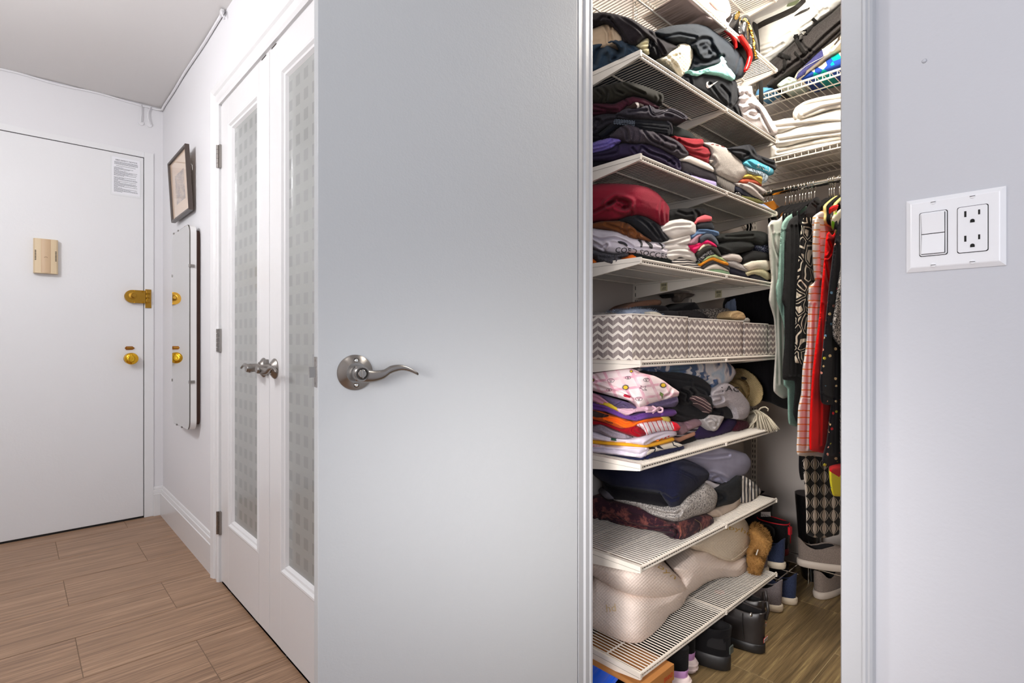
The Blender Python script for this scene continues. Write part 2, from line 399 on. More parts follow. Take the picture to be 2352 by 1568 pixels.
def lever_set(root, origin, out, along, L=.115, up=Vector((0, 0, 1)), privacy=True, shank=.052):
    """rose, shank, curved lever and lock button; out = away from the door, along = lever direction"""
    out = Vector(out).normalized(); along = Vector(along).normalized(); o = Vector(origin)
    M = frame_from(o, along, up); z = M.col[2].xyz
    if z.dot(out) < 0: M = frame_from(o, up, along)
    hd = MB(); hd.lathe([(.0345, 0), (.0345, .003), (.032, .006), (.0205, .0145), (.0195, .017), (.0165, .017)], M, 48)
    rose = hd.build('door_handle', M_NICKEL, parent=root, smooth=True, angle=35)
    mb = MB(); mb.lathe([(.0145, .012), (.0145, shank-.004), (.0125, shank)], M, 28)
    mb.build('handle_shank', M_NICKEL, parent=rose, smooth=True, angle=35)
    # lever: ribbon-like loft with an S curve
    rings = []; n = 22
    for i in range(n+1):
        u = i/n; a = -.010+u*(L+.010)
        dz = -.0065*math.sin(min(1, u/.55)*math.pi) + (.0085*math.sin((u-.45)/.55*math.pi) if u > .45 else 0) - (.005*max(0, (u-.72)/.28)**1.5)
        hh = .0125*(1-u)**2.0+.0030+(.0025*math.sin(u*math.pi)); tt = .0085*(1-u*.55)
        c = o+along*a+up*dz+out*(shank-.012-.010*math.sin(u*math.pi*.6))
        ring = []
        for k in range(14):
            th = 2*math.pi*k/14
            ring.append(c+up*(hh*math.cos(th))+out*(tt*math.sin(th)))
        rings.append(ring)
    mb = MB(); mb.loft(rings); mb.build('lever', M_NICKEL, parent=rose, smooth=True)
    if privacy:
        M2 = M @ Matrix.Translation((0, 0, shank-.0025)); mb = MB()
        mb.lathe([(.0115, 0), (.0115, .0045), (.0098, .0045), (.0094, .0028)], M2, 28); mb.build('lock_ring', M_DARK, parent=rose, smooth=True, angle=30)
        mb = MB(); mb.lathe([(.0085, 0), (.0085, .0035), (.007, .0050)], M2, 24); mb.box((-.0017, -.0085, .004), (.0017, .0085, .0085), .0006, M=M2 @ Matrix.Rotation(math.pi/2 if M.col[0].xyz.dot(along) < .5 else 0, 4, 'Z'))
        mb.build('lock_button', M_NICKEL, parent=rose, smooth=True, angle=30)
        for s in (-1, 1):
            c = o+up*(s*.0235)+out*.012; Ms = M.copy(); Ms.translation = c
            mb = MB(); mb.lathe([(.0038, 0), (.0038, .001), (.0028, .0016)], Ms, 14)
            sc = mb.build('screw', M_CHROME, parent=rose, smooth=True, angle=30)
            mb = MB(); mb.lathe([(.0050, -.004), (.0050, .0004)], Ms, 14); mb.build('screw_recess', M_BLACK, parent=rose)
    return rose
lever_set(door3, (WX-.003, 1.876, .938), (-1, 0, 0), (0, -1, 0), privacy=False, shank=.060, L=.125)
lever_set(door2, (WX-.003, 1.985, .938), (-1, 0, 0), (0, 1, 0), privacy=False, shank=.060, L=.125)
MB().box((WX-.016, 1.936, .912), (WX-.003, 1.958, .968), .002).build('latch_case', M_NICKEL, parent=door2)
# ---- open closet door
A = Vector((CW-.012, .8615, 0)); B = Vector((.4185, .9870, 0)); dd = (B-A).normalized(); nn = Vector((-dd.y, dd.x, 0))
if nn.y < 0: nn = -nn
Lw = (B-A).length; TH = .035
Md = Matrix((( dd.x, nn.x, 0, A.x), (dd.y, nn.y, 0, A.y), (0, 0, 1, 0), (0, 0, 0, 1)))
mb = MB().box((.004, 0, .012), (Lw, TH, 2.085), .0012, M=Md)
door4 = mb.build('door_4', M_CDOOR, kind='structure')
# handle through px (815, 855)
a_, b_ = ray(815); t_ = (A.x*nn.x+A.y*nn.y)/(a_*nn.x+b_*nn.y); hp = Vector((a_*t_, b_*t_, H-(855-CY)/FPX*t_))
lever_set(door4, hp, -nn, -dd, L=.118)
Mf = Md.copy()
zl = hp.z+.002
mb = MB().box((Lw-.0004, .005, zl-.029), (Lw+.0012, .030, zl+.029), .0004, M=Md); lp = mb.build('latch_plate', M_NICKEL, parent=door4)
mb = MB().prism([Md @ Vector(v) for v in ((Lw, .011, zl-.010), (Lw+.013, .011, zl-.010), (Lw+.013, .017, zl-.010), (Lw, .027, zl-.010))], (0, 0, .020)); mb.build('latch_bolt', M_NICKEL, parent=lp)
for dz in (-.022, .022):
    mb = MB().lathe([(.003, 0), (.0025, .0008)], frame_from(Md @ Vector((Lw+.0012, .017, zl+dz)), nn, (0, 0, 1)) , 12); mb.build('screw', M_DARK, parent=lp)
for z in (.25, 1.05, 1.85):
    mb = MB(); mb.lathe([(.006, 0), (.006, .09)], Matrix.Translation((A.x+.004, A.y+.036, z)), 12); mb.build('hinge', M_NICKEL, parent=door4)

# ================================================================== ENTRY DOOR FITTINGS
yd = YE-.004
def text_on(text, origin, xd, up, h, mat, parent, name='lettering', off=.0006, width=None, bold=True, italic=0.0):
    vs, fs = font_mesh(text, bold); x = Vector(xd).normalized(); u = Vector(up).normalized(); nrm = x.cross(u)
    w = max(v.x for v in vs); sx = (width/w) if width else h/.72; sy = h/.72
    mb = MB(); V = [mb.bm.verts.new(Vector(origin)+x*(v.x*sx+italic*v.y*sy)+u*(v.y*sy)+nrm*off) for v in vs]
    for f in fs:
        try: mb.bm.faces.new([V[i] for i in f])
        except ValueError: pass
    return mb.build(name, mat, parent=parent)
M_INK = plain('black_print', (40, 40, 44), .7)
M_INK2 = plain('grey_print', (118, 118, 122), .7)
# fire notice in a clear sleeve
nx0, nx1, nz0, nz1 = .401, .537, 1.868, 2.080
t = NT('clear_sleeve'); t.col((.82, .83, .84)); t.b.inputs['Roughness'].default_value = .12; MATS['sleeve'] = t.m
note = MB().box((nx0-.003, yd-.0025, nz0-.006), (nx1+.003, yd-.0002, nz1+.002), .0005).build('safety_notice', t.m, label='white printed fire safety notice sheet at the top of the entry door', cat='notice')
MB().box((nx0+.004, yd-.0032, nz0+.004), (nx1-.003, yd-.0022, nz1-.001)).build('paper_sheet', plain('white_paper', (240, 240, 244), .6), parent=note)
X_, U_ = (1, 0, 0), (0, 0, 1)
text_on('FIRE SAFETY NOTICE', (nx0+.019, yd-.0033, nz1-.020), X_, U_, .0062, M_INK, note, width=.102)
random.seed(3); mb = MB(); z = nz1-.028
rows = [(.014, .124)]*4+[None]+[(.022, .114)]+[None]+[(.012, .055), (.012, .102), (.012, .085), (.012, .035), (.012, .07), (.012, .122), (.012, .1), (.012, .12), (.012, .08), (.012, .117), (.012, .06), None, (.012, .114), (.012, .06), (.012, .12), (.012, .122), (.012, .03), (.012, .117), (.012, .04), (.012, .115), (.012, .12), (.012, .118), (.012, .06), (.012, .122), (.012, .03), (.012, .05), (.012, .12), (.012, .09), (.012, .122), (.012, .124), (.012, .05)]
for r in rows:
    if r:
        x = nx0+r[0]
        while x < nx0+r[1]:
            w = random.uniform(.003, .009); w = min(w, nx0+r[1]-x)
            mb.box((x, yd-.0036, z), (x+w, yd-.0032, z+.0021)); x += w+.0011
    z -= .0046
mb.build('small_print', M_INK2, parent=note, kind='stuff')
# door chime
cx0, cx1, cz0, cz1 = .072, .170, 1.388, 1.568; M_BEI = plain('beige_plastic', (218, 196, 160), .45); M_BEI2 = plain('tan_plastic', (205, 176, 142), .45)
prof = [(0, 0), (0, .030), (.006, .036), (.014, .038), (.098-.014, .038), (.092, .036), (.098, .030), (.098, 0)]
mb = MB().prism([(cx0+a, yd-b, cz0) for a, b in prof], (0, 0, cz1-cz0)); chime = mb.build('door_chime', M_BEI, smooth=True, angle=25, label='beige plastic door chime box on the white entry door', cat='door chime')
pp = [(.028, .037), (.034, .041), (.049, .0425), (.064, .041), (.070, .037)]
mb = MB().prism([(cx0+a, yd-b, cz0+.002) for a, b in pp], (0, 0, cz1-cz0-.004)); mb.build('center_panel', M_BEI2, parent=chime, smooth=True, angle=40)
mb = MB()
for k in range(7):
    for s in (.005, .086): mb.box((cx0+s, yd-.0388, 1.455+k*.0078), (cx0+s+.006, yd-.030, 1.455+k*.0078+.0038))
mb.build('vent_slots', M_BLACK, parent=chime, kind='stuff')
mb = MB(); mb.tube([(cx0+.042+.014*i/8, yd-.0428, 1.470+.0035*math.sin(math.pi*i/8)) for i in range(9)], .0009, 6); mb.build('thumb_notch', plain('notch_brown', (120, 92, 60), .6), parent=chime)
# jimmy-proof lock
lk = empty('rim_lock', (.52, yd, 1.25), 'brass surface-mounted rim lock with hinged strike on the entry door', 'lock')
pts = []
for k in range(13):
    th = math.pi/2+math.pi*k/12; pts.append((.496+.036*math.cos(th), yd-.0, 1.289+.037*math.sin(th)))
body = [p for p in pts]+[(.560, yd, 1.252), (.560, yd, 1.326)]
mb = MB().prism(body, (0, -.026, 0)); mb.build('lock_body', M_BRASS, parent=lk)
mb = MB().lathe([(.021, 0), (.021, .003), (.012, .005), (.011, .018), (.013, .026), (.009, .030)], frame_from((.500, yd-.026, 1.293), (1, 0, 0), (0, 0, 1)), 28); mb.build('thumb_turn', M_BRASS, parent=lk, smooth=True, angle=35)
for x, z in ((.505, 1.256), (.505, 1.322), (.546, 1.258), (.546, 1.320)):
    MB().lathe([(.0045, 0), (.003, .0025)], frame_from((x, yd-.026, z), (1, 0, 0), (0, 0, 1)), 10).build('screw', M_BRASSP, parent=lk, smooth=True, angle=35)
mb = MB().box((.561, yd-.010, 1.226), (.590, yd-.0005, 1.335), .001)
for k in range(3): mb.box((.561, yd-.030, 1.258+k*.026), (.582, yd-.006, 1.258+k*.026+.018), .003)
mb.build('strike', M_BRASS, parent=lk)
MB().tube([(.568, yd-.022, 1.254), (.568, yd-.022, 1.326)], .005, 10).build('lock_pin', M_BRASSP, parent=lk)
# knob and thumb-turn below
kn = empty('door_knob', (.4905, yd, .93), 'round polished brass knob low on the entry door', 'door knob')
Mk = frame_from((.4895, yd, .932), (1, 0, 0), (0, 0, 1))
MB().lathe([(.032, 0), (.031, .004), (.016, .008), (.012, .016)], Mk, 32).build('rose', M_BRASS, parent=kn, smooth=True, angle=40)
MB().lathe([(.012, .012), (.014, .024), (.029, .034), (.0335, .042), (.033, .050), (.026, .056), (.015, .058), (.002, .057)], Mk, 40).build('knob', M_BRASSP, parent=kn, smooth=True, angle=60)
tt = empty('deadbolt_turn', (.488, yd, .99), 'small worn brass thumb-turn plate just above the door knob', 'lock')
MB().prism([(.463, yd, .992), (.470, yd, .982), (.500, yd, .982), (.511, yd, .992), (.500, yd, 1.002), (.470, yd, 1.002)], (0, -.004, 0)).build('plate', plain('tarnished_brass', (160, 100, 45), .4, 1.0), parent=tt)
MB().box((.472, yd-.016, .989), (.500, yd-.004, .996), .002).build('turn_piece', M_BRASS, parent=tt)

for o_ in (lk, kn, tt):
    o_.location = o_.location-d1.location; o_.parent = d1; del o_['category']; del o_['label']
lk.name = 'rim_lock'; kn.name = 'door_handle'; tt.name = 'deadbolt_turn'
# ================================================================== PICTURE, MIRROR, CABLE
def art_mat():
    t = NT('etching_print'); c = t.coord('Generated'); sp = t.n('ShaderNodeSeparateXYZ'); t.l(c, sp.inputs[0])
    y, z = sp.outputs[1], sp.outputs[2]
    def inr(v, a, b): return t.math('MULTIPLY', t.math('GREATER_THAN', v, a), t.math('LESS_THAN', v, b))
    m = t.math('MULTIPLY', inr(y, .22, .74), inr(z, .22, .72))
    n = t.noise(t.coord('Generated', (1, 9, 22)), 3, 5, .8); n2 = t.noise(t.coord('Generated', (1, 3, 4)), 2, 3)
    ink = t.math('MULTIPLY', m, t.ramp(t.math('ADD', n, t.math('MULTIPLY', n2, .5)), [(.55, 1.0), (.85, .25)]))
    t.col(t.mix(ink, lin((222, 190, 158)), lin((96, 86, 84)))); t.b.inputs['Roughness'].default_value = .3
    t.b.inputs['Coat Weight'].default_value = 1.0; t.b.inputs['Coat Roughness'].default_value = .02; return t.m
pic = empty('picture_frame', (WX-.03, 3.15, 1.66), 'small dark-framed etching hung above the tall wall mirror', 'picture')
ya, yb, zb, zt = 2.955, 3.352, 1.668, 1.984
tilt = Matrix.Translation((WX-.014, 0, zb)) @ Matrix.Rotation(math.radians(-3.2), 4, 'Y')
def TP(x, y, z): return tilt @ Vector((x, y, z-zb))
M_FRAME = plain('dark_walnut_frame', (72, 60, 54), .35)
prof = [(0, 0), (0, -.018), (.004, -.020), (.011, -.018), (.013, -.012), (.013, 0)]
cs = [(ya, zb, 1, 1), (yb, zb, -1, 1), (yb, zt, -1, -1), (ya, zt, 1, -1)]
rings = [[TP(h, y+sy*w, z+sz*w) for w, h in prof] for y, z, sy, sz in cs]; rings.append(rings[0])
mb = MB(); mb.loft(rings, caps=False); mb.build('frame', M_FRAME, parent=pic)
mb = MB(); mb.prism([TP(-.010, ya+.01, zb+.01), TP(-.010, yb-.01, zb+.01), TP(-.010, yb-.01, zt-.01), TP(-.010, ya+.01, zt-.01)], (.002, 0, 0)); mb.build('print', art_mat(), parent=pic)
MB().tube([TP(.002, ya+.02, zt-.09), TP(.006, ya-.004, zt-.10), TP(.008, ya+.01, zt-.12)], .0022, 6).build('eye_hook', M_CHROME, parent=pic)
# mirror
mir = empty('wall_mirror', (WX-.03, 3.05, .61), 'tall frameless wall mirror with rounded corners and metal clips', 'mirror')
def rrect(y0, y1, z0, z1, r, x, n=8):
    out = []
    for cy, cz, a0 in ((y1-r, z1-r, 0), (y0+r, z1-r, 90), (y0+r, z0+r, 180), (y1-r, z0+r, 270)):
        for k in range(n+1):
            th = math.radians(a0+90*k/n); out.append((x, cy+r*math.cos(th), cz+r*math.sin(th)))
    return out
my0, my1, mz0, mz1 = 2.865, 3.235, .612, 1.583
mb = MB().prism(rrect(my0, my1, mz0, mz1, .045, WX-.020), (-.026, 0, 0)); mb.build('backing', plain('mirror_edge_white', (226, 224, 222), .3), parent=mir)
mb = MB().prism(rrect(my0-.001, my1+.001, mz0-.001, mz1+.001, .046, WX-.0455), (-.004, 0, 0)); mb.build('glass_edge', plain('mirror_glass_edge', (118, 112, 108), .15, .6), parent=mir)
mb = MB().prism(rrect(my0+.001, my1-.001, mz0+.001, mz1-.001, .044, WX-.0497), (-.0006, 0, 0)); mb.build('mirror_glass', plain('silvered_glass', (224, 223, 221), .01, 1.0), parent=mir)
mb = MB().prism(rrect(my0+.02, my1-.02, mz0+.02, mz1-.02, .03, WX-.001), (-.018, 0, 0)); mb.build('standoff', plain('mirror_board_brown', (78, 52, 42), .8), parent=mir)
for y, z, dy, dz in ((my0, 1.385, -1, 0), (my0, .84, -1, 0), (3.10, mz1, 0, 1), (3.20, mz1, 0, 1), (3.13, mz0, 0, -1), (3.02, mz0, 0, -1), (my1, 1.37, 1, 0), (my1, .83, 1, 0)):
    a, b = (.004, .007) if dy else (.007, .004)
    MB().box((WX-.053, y+dy*.001-a, z+dz*.001-b), (WX-.028, y+dy*.001+a, z+dz*.001+b), .001).build('clip', M_NICKEL, parent=mir)
MB().lathe([(.004, 0), (.009, .004), (.009, .010), (.005, .014)], Matrix.Translation((WX-.030, 3.03, mz1+.002)), 14).build('hanging_knob', M_BRASS, parent=mir, smooth=True, angle=30)
# painted-over cable along the ceiling line
cab = empty('painted_cable', (WX, YE, ZC-.02), 'thin white painted cable run along the ceiling corner of the hall', 'cable')
random.seed(5)
pts = [(-.6+.06*k, YE-.006, ZC-.008-.004*math.sin(k*1.1)) for k in range(20)]+[(WX-.03, YE-.007, ZC-.014), (WX-.009, YE-.03, ZC-.016)]+[(WX-.008, YE-.1-.1*k, ZC-.009-.003*math.sin(k*.9)) for k in range(13)]
MB().tube([p for p in pts if p[0] <= WX], .0062, 8).build('wire', M_WALL, parent=cab, smooth=True)
hx = ony(347, 245, YE-.01); 
for q, s in ((0, -1), (1, 1)):
    c = Vector((hx.x-.045+q*.035, YE-.01, ZC-.02))
    MB().tube([c+Vector((.012*q, 0, .012)), c+Vector((-.004, -.006, -.02)), c+Vector((-.006, -.008, -.06)), c+Vector((-.004+.004*s, -.010, -.085)), c+Vector((.006*s, -.010, -.092))], .0035, 8).build('cable_loop', M_WALL, parent=cab, smooth=True)
    MB().lathe([(.014, 0), (.013, .006), (.004, .007)], frame_from(c+Vector((.003*s, .009, -.095)), (1, 0, 0), (0, 0, 1)), 20).build('cable_hook', M_WALL, parent=cab, smooth=True, angle=40)
c = Vector((WX-.01, 2.46, ZC-.012))
MB().tube([c, c+Vector((-.012, -.02, -.01)), c+Vector((-.012, -.03, -.03)), c+Vector((-.004, -.03, -.045))], .0035, 8).build('cable_end', M_WALL, parent=cab, smooth=True)
MB().box(c+Vector((-.012, -.012, -.016)), c+Vector((.0, .012, .006)), .003).build('cable_clip', M_TRIM, parent=cab)

# ================================================================== SWITCH / OUTLET PLATE
pl = empty('switch_outlet_plate', (CW, .1365, 1.139), 'white two-gang wall plate with stacked rocker switches and an outlet', 'wall plate')
py0, py1, pz0, pz1 = .0790, .1960, 1.139, 1.2525; b = .006
rings = [[(CW-h, py0+i, pz0+i), (CW-h, py1-i, pz0+i), (CW-h, py1-i, pz1-i), (CW-h, py0+i, pz1-i)] for h, i in ((0, 0), (.0015, 0), (.0055, .006), (.006, .0075))]
mb = MB(); mb.loft(rings); mb.build('cover_plate', M_WHITEP, parent=pl)
zc = 1.1958
def dev(yc, hw, hh, name, r=.003):
    MB().prism(rrect(yc-hw-.0009, yc+hw+.0009, zc-hh-.0009, zc+hh+.0009, r, CW-.0058), (-.0004, 0, 0)).build('recess', M_BLACK, parent=pl)
    MB().prism(rrect(yc-hw, yc+hw, zc-hh, zc+hh, r, CW-.0055), (-.0022, 0, 0)).build(name, M_WHITEP, parent=pl)
dev(.1612, .0165, .0333, 'switch_frame'); dev(.1152, .0168, .0336, 'outlet_face')
MB().box((CW-.0079, .1612-.0146, zc-.0312), (CW-.0076, .1612+.0146, zc+.0312)).build('switch_gap', M_BLACK, parent=pl)
for s in (1, -1):
    y0_, y1_ = .1612-.0138, .1612+.0140; za, zb_ = (zc+.0006, zc+.0306) if s > 0 else (zc-.0306, zc-.0006)
    deep = (.0115, .0082) if s > 0 else (.0082, .0115)
    mb = MB(); mb.loft([[(CW-.0076, y0_, za), (CW-.0076, y1_, za), (CW-.0076, y1_, zb_), (CW-.0076, y0_, zb_)], [(CW-deep[1], y0_, za), (CW-deep[1], y1_, za), (CW-deep[0], y1_, zb_), (CW-deep[0], y0_, zb_)]])
    mb.build('rocker_switch', M_WHITEP, parent=pl)
for s in (1, -1):
    z0_ = zc+.0186 if s > 0 else zc-.0178
    MB().box((CW-.0081, .1152+.0068, z0_-.0001), (CW-.0076, .1152+.0092, z0_+.0086)).build('outlet_slot', M_BLACK, parent=pl)
    MB().box((CW-.0081, .1152-.0086, z0_+.0014), (CW-.0076, .1152-.0064, z0_+.0084)).build('outlet_slot', M_BLACK, parent=pl)
    poly = [(CW-.0076, .1152+.0026, z0_-.0092), (CW-.0076, .1152-.0026, z0_-.0092)]+[(CW-.0076, .1152-.0026*math.cos(math.pi*k/8), z0_-.0066+.0026*math.sin(math.pi*k/8)) for k in range(9)]
    MB().prism(poly, (-.0005, 0, 0)).build('ground_hole', M_BLACK, parent=pl)
for y in (.1612, .1152):
    for z in (pz0+.0085, pz1-.0085):
        Ms = frame_from((CW-.0058, y, z), (0, -1, 0), (0, 0, 1)); mb = MB().lathe([(.0035, 0), (.0033, .001), (.0018, .0016)], Ms, 18)
        sc = mb.build('screw', M_WHITEP, parent=pl, smooth=True, angle=40)
        MB().box((CW-.0077, y-.0030, z-.0004), (CW-.0070, y+.0030, z+.0004)).build('screw_slot', M_DARK, parent=sc)
# nail head on the wall
MB().lathe([(.0035, 0), (.002, .002)], frame_from(onx(2123, 140, CW), (0, -1, 0), (0, 0, 1)), 16).build('wall_nail', M_WALLR, smooth=True, label='painted-over screw head high on the wall above the outlet plate', cat='screw')
# ================================================================== CLOSET SHELVES
X1, X2 = 1.2185, 2.133
ZS = [2.345, 2.074, 1.801, 1.527, 1.2525, .979, .703, .432, .149]     # front-edge heights, top to bottom
SN = ['at the very top near the closet ceiling', 'second from the top, under the black handbags', 'third from the top, under the fleece pile and knitted hat', 'fourth from the top, under the purple and charcoal leggings', 'fifth from the top, under the lettered white shirts', 'under the row of chevron fabric bins', 'under the pink pajamas and straw hat', 'under the acid-washed jeans', 'lowest one, under the cream pillows']
M_BARCODE = plain('barcode_label', (196, 186, 150), .7)
def wire_shelf(z, lab):
    root = empty('wire_shelf', (X1, YF, z-.02), 'white wire closet shelf '+lab, 'shelf', 'white wire shelves on the left side')
    yb = YL-.004
    mb = MB().tube([(X1-.002, YF, z-.0035), (X2+.002, YF, z-.0035)], .0040, 8).tube([(X1-.002, YF+.001, z-.0145), (X2+.002, YF+.001, z-.0145)], .0036, 8)
    mb.box((X1, YF+.0015, z-.0125), (X2, YF+.0040, z-.0045)); mb.build('front_lip', M_SHELF, parent=root, smooth=True, angle=40)
    mb = MB(); n = 71
    for k in range(n):
        x = X1+.010+(X2-X1-.02)*k/(n-1)
        mb.tube([(x, YF+.002, z-.0020), (x, yb, z-.0020)], .0019, 5, caps=False)
    mb.build('wire_grid', M_SHELF, parent=root, smooth=True, kind='stuff')
    mb = MB()
    for k in range(72):
        x = X1+.012+(X2-X1-.024)*k/71
        mb.box((x-.0028, YF-.0005, z-.0105), (x+.0014, YF+.0016, z-.0085))
    mb.build('lip_slots', M_DARK, parent=root, kind='stuff')
    for y in (YF+.12, YF+.235, yb-.004):
        MB().tube([(X1+.002, y, z-.0060), (X2-.002, y, z-.0060)], .0028, 8).build('cross_rod', M_SHELF, parent=root, smooth=True, angle=50)
    for x in (X1-.002, 1.713, X2-.003):
        tp = z-.0045 if x != X1-.002 else z+.0015
        tw = .008
        prof = [(YF-.006, tp), (YF-.006, z-.0150), (YF+.004, z-.0175), (YF+.18, z-.041), (yb, z-.062), (yb, tp)]
        br = MB().prism([(x-tw/2, y, zz) for y, zz in prof], (tw, 0, 0)).build('bracket', M_SHELF, parent=root)
        MB().box((x-tw/2-.0007, YF-.004, z-.0112), (x+tw/2+.0007, yb, z-.0104)).build('bracket_seam_shadow', plain('bracket_shadow_line', (150, 142, 132), .6), parent=br)  # thin grey strip, the seam's shadow line painted as colour
        if x > 1.3 and z > 1.0 and z < 1.4:
            yy = YF+.225
            MB().box((x-tw/2-.0010, yy-.014, z-.042), (x-tw/2, yy+.014, z-.012)).build('barcode_label', M_BARCODE, parent=br)
            mb = MB()
            for q in range(6): mb.box((x-tw/2-.0013, yy-.010+q*.0034, z-.024), (x-tw/2-.0010, yy-.0082+q*.0034, z-.015))
            for q in range(3): mb.box((x-tw/2-.0013, yy-.009, z-.029-q*.004), (x-tw/2-.0010, yy+.004+q*.002, z-.0275-q*.004))
            mb.build('barcode', M_INK, parent=br)
    return root
for z, l in zip(ZS, SN): wire_shelf(z, l)
# slotted uprights
M_STD = plain('white_upright', (216, 208, 198), .5)
def upright(x, y, face, lab):
    u = empty('shelf_upright', (x, y, .06), lab, 'shelf upright', 'slotted shelf uprights')
    if face == 'side': MB().box((x-.012, y-.009, .06), (x+.012, y-.0005, 2.40), .001).build('channel', M_STD, parent=u)
    else: MB().box((x-.009, y-.012, .06), (x-.0005, y+.012, 2.40), .001).build('channel', M_STD, parent=u)
    mb = MB(); z = .08
    while z < 2.38:
        for s in (-.0055, .0055):
            if face == 'side': mb.box((x+s-.0015, y-.0096, z), (x+s+.0015, y-.0088, z+.014))
            else: mb.box((x-.0096, y+s-.0015, z), (x-.0088, y+s+.0015, z+.014))
        z += .0254
    mb.build('slots', M_BLACK, parent=u, kind='stuff')
upright(X1+.01, YL, 'side', 'white slotted wall upright at the door end of the left shelves')
upright(1.713, YL, 'side', 'white slotted wall upright behind the middle of the left shelves')
upright(2.128, YL, 'side', 'white slotted wall upright behind the far end of the left shelves')
upright(XB, 1.112, 'rear', 'white slotted upright on the rear closet wall beside the corner')
# rear wire shelves
RX0 = 2.300
def rear_shelf(z, lab):
    root = empty('wire_shelf', (RX0, .4, z-.02), lab, 'shelf', 'white wire shelves on the rear wall')
    ya, yb = -.30, YL-.004
    mb = MB().tube([(RX0, ya, z-.004), (RX0, yb, z-.004)], .0045, 8).tube([(RX0+.001, ya, z-.024), (RX0+.001, yb, z-.024)], .0036, 8)
    for k in range(int((yb-ya)/.0254)):
        y = ya+.01+k*.0254; mb.tube([(RX0-.001, y, z-.002), (RX0+.001, y, z-.024)], .0016, 5)
    mb.build('front_lip', M_SHELF, parent=root, smooth=True, angle=50)
    mb = MB()
    for k in range(int((yb-ya)/.0254)):
        y = ya+.01+k*.0254; mb.tube([(RX0, y, z-.002), (XB-.004, y, z-.002)], .0017, 5, caps=False)
    mb.build('wire_grid', M_SHELF, parent=root, smooth=True, kind='stuff')
    for x in (RX0+.115, RX0+.235, XB-.008): MB().tube([(x, ya, z-.0065), (x, yb, z-.0065)], .0030, 8).build('cross_rod', M_SHELF, parent=root, smooth=True, angle=50)
    for y in (.12, YL-.012):
        MB().tube([(RX0+.02, y, z-.010), (XB-.003, y, z-.20)], .005, 8).build('brace', M_SHELF, parent=root, smooth=True, angle=50)
    return root
rear_shelf(2.070, 'white wire rear shelf near the ceiling under the duvet bag and backpack')
rear_shelf(1.792, 'white wire rear shelf under the folded white linens, above the clothes rod')
rod = empty('clothes_rod', (2.335, .4, 1.650), 'polished chrome rod across the rear of the closet holding the hangers', 'clothes rod')
MB().tube([(2.335, -.30, 1.656), (2.335, YL-.004, 1.656)], .0135, 20).build('bar', M_CHROME, parent=rod, smooth=True, angle=50)
for y in (YL-.012, .30):
    MB().box((2.331, y-.004, 1.668), (2.339, y+.004, 1.765), .001).build('rod_hook', M_SHELF, parent=rod)

